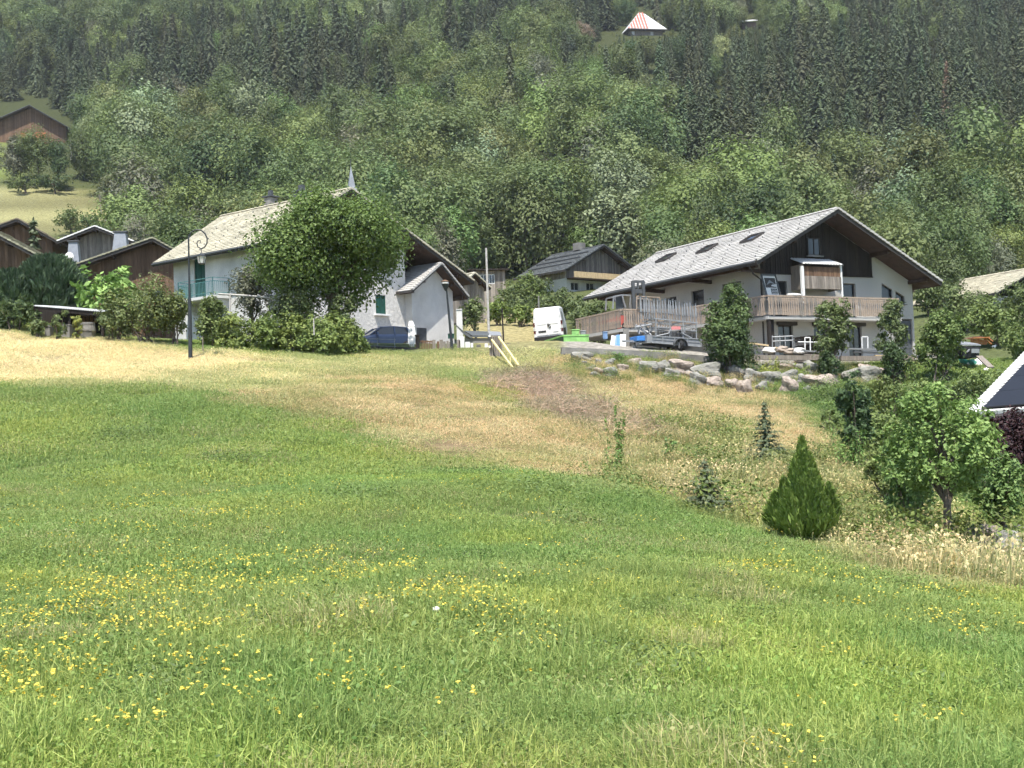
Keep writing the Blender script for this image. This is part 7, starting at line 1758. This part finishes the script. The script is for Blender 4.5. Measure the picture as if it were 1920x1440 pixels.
    (1146, 822, 31.5, 52, 'f_weed', 'stalks', .10, .7, 'bushy green weed at the foot of the brown bank', 'weed', dict(pcol=(.75, .85, .8))),
    (1262, 815, 34, 62, 'f_weed', 'stalks', .10, .7, 'clump of tall green weeds in the dry grass', 'weeds', dict(pcol=(.75, .85, .8))),
    (1318, 820, 35, 50, 'f_weed', 'stalks', .10, .6, 'smaller clump of green weeds left of the young spruce', 'weeds', dict(pcol=(.75, .85, .8))),
    (1225, 900, 26.8, 88, 'f_weed', 'stalks', .06, .8, 'low lime yellow clump at the edge of the meadow', 'weeds', dict(pcol=(1.7, 1.35, .7))),
    (1535, 752, 54, 80, 'f_weed', 'stalks', .12, .8, 'bright green weeds below the boulder bank', 'weeds', dict(pcol=(.95, 1, .85))),
    (1160, 660, 60.4, 44, 'f_weed', 'stalks', .13, .8, 'green shrub growing through the left boulders', 'shrub', dict(pcol=(.7, .85, .8))),
    (1122, 676, 59.6, 44, 'f_weed', 'stalks', .13, .7, 'fern like plants among the leftmost boulders', 'plants', dict(pcol=(.7, .85, .8))),
    (1440, 668, 60.5, 56, 'f_weed', 'stalks', .10, .6, 'dry yellowish tuft above the middle boulders', 'plants', dict(pcol=(1.5, 1.15, .9))),
    (1500, 675, 60.3, 36, 'f_weed', 'stalks', .10, .6, 'yellow green tuft under the yard timber edge', 'plants', dict(pcol=(1.2, 1.05, .8))),
    (1700, 672, 59.5, 40, 'f_weed', 'stalks', .12, .7, 'green tuft between the two right yard shrubs', 'plants', {}),
    (1440, 715, 57, 40, 'f_weed', 'stalks', .10, .5, 'thin green weeds at the foot of the boulders', 'plants', dict(pcol=(1.0, 1.0, .9)))):
    plant({'thuja': 'thuja', 'juniper': 'juniper', 'spruce': 'spruce_tree', 'tree': 'broadleaf_tree', 'fruit tree': 'pear_tree'}.get(cat, cat.replace(' ', '_')), lb, cat, u, v, Y, w_, m, st, lf, dn, **kw)
# distinct trees on the hillside: dead snags, one brown spruce, pale flowering crowns
def hill_tree(name, lb, cat, u, vtop, hpx, wpx, m, bare=False, pcol=(1, 1, 1), grp=None):
    NSEED[0] += 1; q = hit(u, vtop + hpx, 120, 700); s_ = q[1] / FPX; h, w = hpx * s_, wpx * s_; rng_ = np.random.default_rng(NSEED[0])
    q = q - np.array([0, .5, .3]); t_ = thing(name, lb, cat, q, 0, grp)
    if bare:
        bare_mb(rng_, h, w, .012 * h + .05).build('trunk', M['bark_pale'], t_)
    elif m == 'f_brown':
        put(spruce_mesh(NSEED[0], h, w / 2, m, tiers=22, tuft=.05, dens=.9), 'crown', t_, pcol); MB().tube([(0, 0, -.3), (0, 0, h * .95)], [.2, .03], 6).build('trunk', M['bark_pale'], t_)
    else:
        me, bc, br = crown_mesh(NSEED[0], w, h, .1 * h, int(np.clip(w * h * 90, 1500, 14000)), .32, m, nb=16, lump=.38, jag=.35); put(me, 'crown', t_, pcol); limbs_mb(bc, h, .1 * h, .2, rng_, 8).build('trunk', M['bark'], t_)
for u, v, h_, w_, lb in ((779, 148, 78, 9, 'tallest bleached dead trunk above the left ridge chimney'), (787, 168, 60, 10, 'shorter bleached dead trunk beside the tallest one'), (821, 126, 60, 6, 'bleached dead trunk right of the tallest pair, higher'), (829, 148, 50, 6, 'bleached dead trunk right of the tallest pair, lower'), (966, 76, 90, 26, 'bare branched dead conifer in the middle of the wood'), (986, 104, 90, 18, 'slender bare dead conifer right of the branched one'), (1012, 84, 60, 10, 'small bare dead tree near the middle top'), (1795, 120, 60, 12, 'thin dead stem beside the brown dead spruce')):
    hill_tree('dead_tree', lb, 'dead tree', u, v, h_, w_, None, True)
hill_tree('dead_spruce', 'rusty brown dead spruce among the dark spruces at right', 'dead tree', 1778, 110, 105, 42, 'f_brown')
for u, v, h_, w_, m, pc_, lb in ((1358, 66, 75, 52, 'f_silver', (1.5, 1.4, 1.1), 'pale yellowish blossoming crown high left of the spruces'), (1128, 228, 85, 74, 'f_hedge', (1.25, 1.15, .9), 'bright yellow green round crown in the middle of the wood'), (1245, 248, 90, 52, 'f_silver', (1.2, 1.15, .9), 'pale green pointed crown right of the middle'), (1085, 40, 50, 60, 'f_red', (1, 1, 1), 'reddish grey crown left of the hilltop house'), (745, 235, 75, 62, 'f_silver', (1.1, 1.1, .9), 'pale silvery crown above the spire'), (868, 300, 150, 165, 'f_bush', (.85, .95, .85), 'huge dark green crown right of the spire'), (735, 320, 130, 120, 'f_hedge', (.95, .95, .85), 'large green crown just right of the spire'), (1110, 140, 50, 46, 'f_silver', (1.15, 1.1, 1.0), 'small pale silvery crown below the hilltop pole'), (1195, 138, 60, 60, 'f_silver', (1.25, 1.2, 1.1), 'pale silvery crown below the hilltop house'), (430, 175, 70, 90, 'f_hedge', (1.15, 1.1, .95), 'light yellow green crown above the white house hip'), (620, 232, 75, 100, 'f_hedge', (1.0, 1.0, .85), 'broad round light green crown left of the spire'), (1560, 275, 80, 74, 'f_hedge', (1.15, 1.1, .9), 'round yellow green crown above the big chalet apex'), (190, 208, 110, 90, 'f_silver', (1.0, 1.0, .85), 'tall pale crown right of the hillside barn'), (270, 245, 130, 110, 'f_bush', (1, 1, .9), 'big dark rounded crown right of the mown field'), (30, 255, 90, 60, 'f_grey', (1, 1, 1), 'thin grey tree below the hillside barn'), (75, 235, 115, 80, 'f_bush', (.95, .95, .9), 'green trees crown covering the hillside barn corner'), (112, 258, 100, 48, 'f_dark', (1, 1.05, 1), 'dark pointed crown below the right eave of the hillside barn'), (50, 330, 32, 70, 'f_bush', (1, 1, .9), 'low shrub along the top of the mown field'), (105, 325, 38, 80, 'f_dark', (1, 1, 1), 'dark low shrub along the top of the mown field'), (135, 385, 60, 62, 'f_bush', (1, 1, .9), 'shrub standing at the foot of the mown field'), (170, 398, 50, 50, 'f_bush', (.9, 1, .9), 'darker shrub at the foot of the mown field beside another')):
    hill_tree('broadleaf_tree', lb, 'tree', u, v, h_, w_, m, pcol=pc_)

# weeds and grass growing between the boulders and along the yard edge
rng = np.random.default_rng(91); wp, wi, wcol = [], [], []
for _ in range(330):
    u = rng.uniform(1070, 1720); v = rng.uniform(664, 716) + (u - 1070) * .03 + (18 * rng.random() if 1290 < u < 1530 else 0)
    q = hit(u, v, 45, 75); wp.append(q); k_ = rng.random(); wi.append(9 if k_ < .35 else 10 if k_ < .55 else 12 if k_ < .8 else 13)
    wcol.append(np.array([.30, .26, .13]) * rng.uniform(.7, 1.2) if k_ < .3 else np.array([.15, .185, .06]) * rng.uniform(.7, 1.2) if k_ < .55 else np.ones(3) * rng.uniform(.4, .8))
wp = np.array(wp); nw = len(wp); ws_ = rng.uniform(.45, 1.0, nw)
scatter('bank_weeds', 'dry grass and weeds growing between the boulders of the bank', 'weeds', tufts, wp, np.c_[np.full(nw, .25), np.zeros(nw), rng.random(nw) * 6.28] * [1, 1, 0] + np.c_[np.zeros((nw, 2)), rng.random(nw) * .6], np.c_[ws_ * .6, ws_ * .6, ws_], np.array(wi), np.array(wcol))

# ------------------------------------------------------------------ the slightly hazy summer air
hz_ = MB(); hz_.box((0, 430, 230), (1600, 960, 520)); ho = hz_.build('haze', M['white'])
hm = bpy.data.materials.new('summer_haze'); hm.use_nodes = True; nt = hm.node_tree
nt.nodes.remove(nt.nodes['Principled BSDF']); pv = nn(nt, 'ShaderNodeVolumePrincipled'); pv.inputs['Color'].default_value = (.86, .91, .97, 1); pv.inputs['Density'].default_value = HAZE; pv.inputs['Anisotropy'].default_value = .2
nt.links.new(pv.outputs[0], nt.nodes['Material Output'].inputs['Volume'])
ho.data.materials.clear(); ho.data.materials.append(hm); tag(ho, kind='stuff')
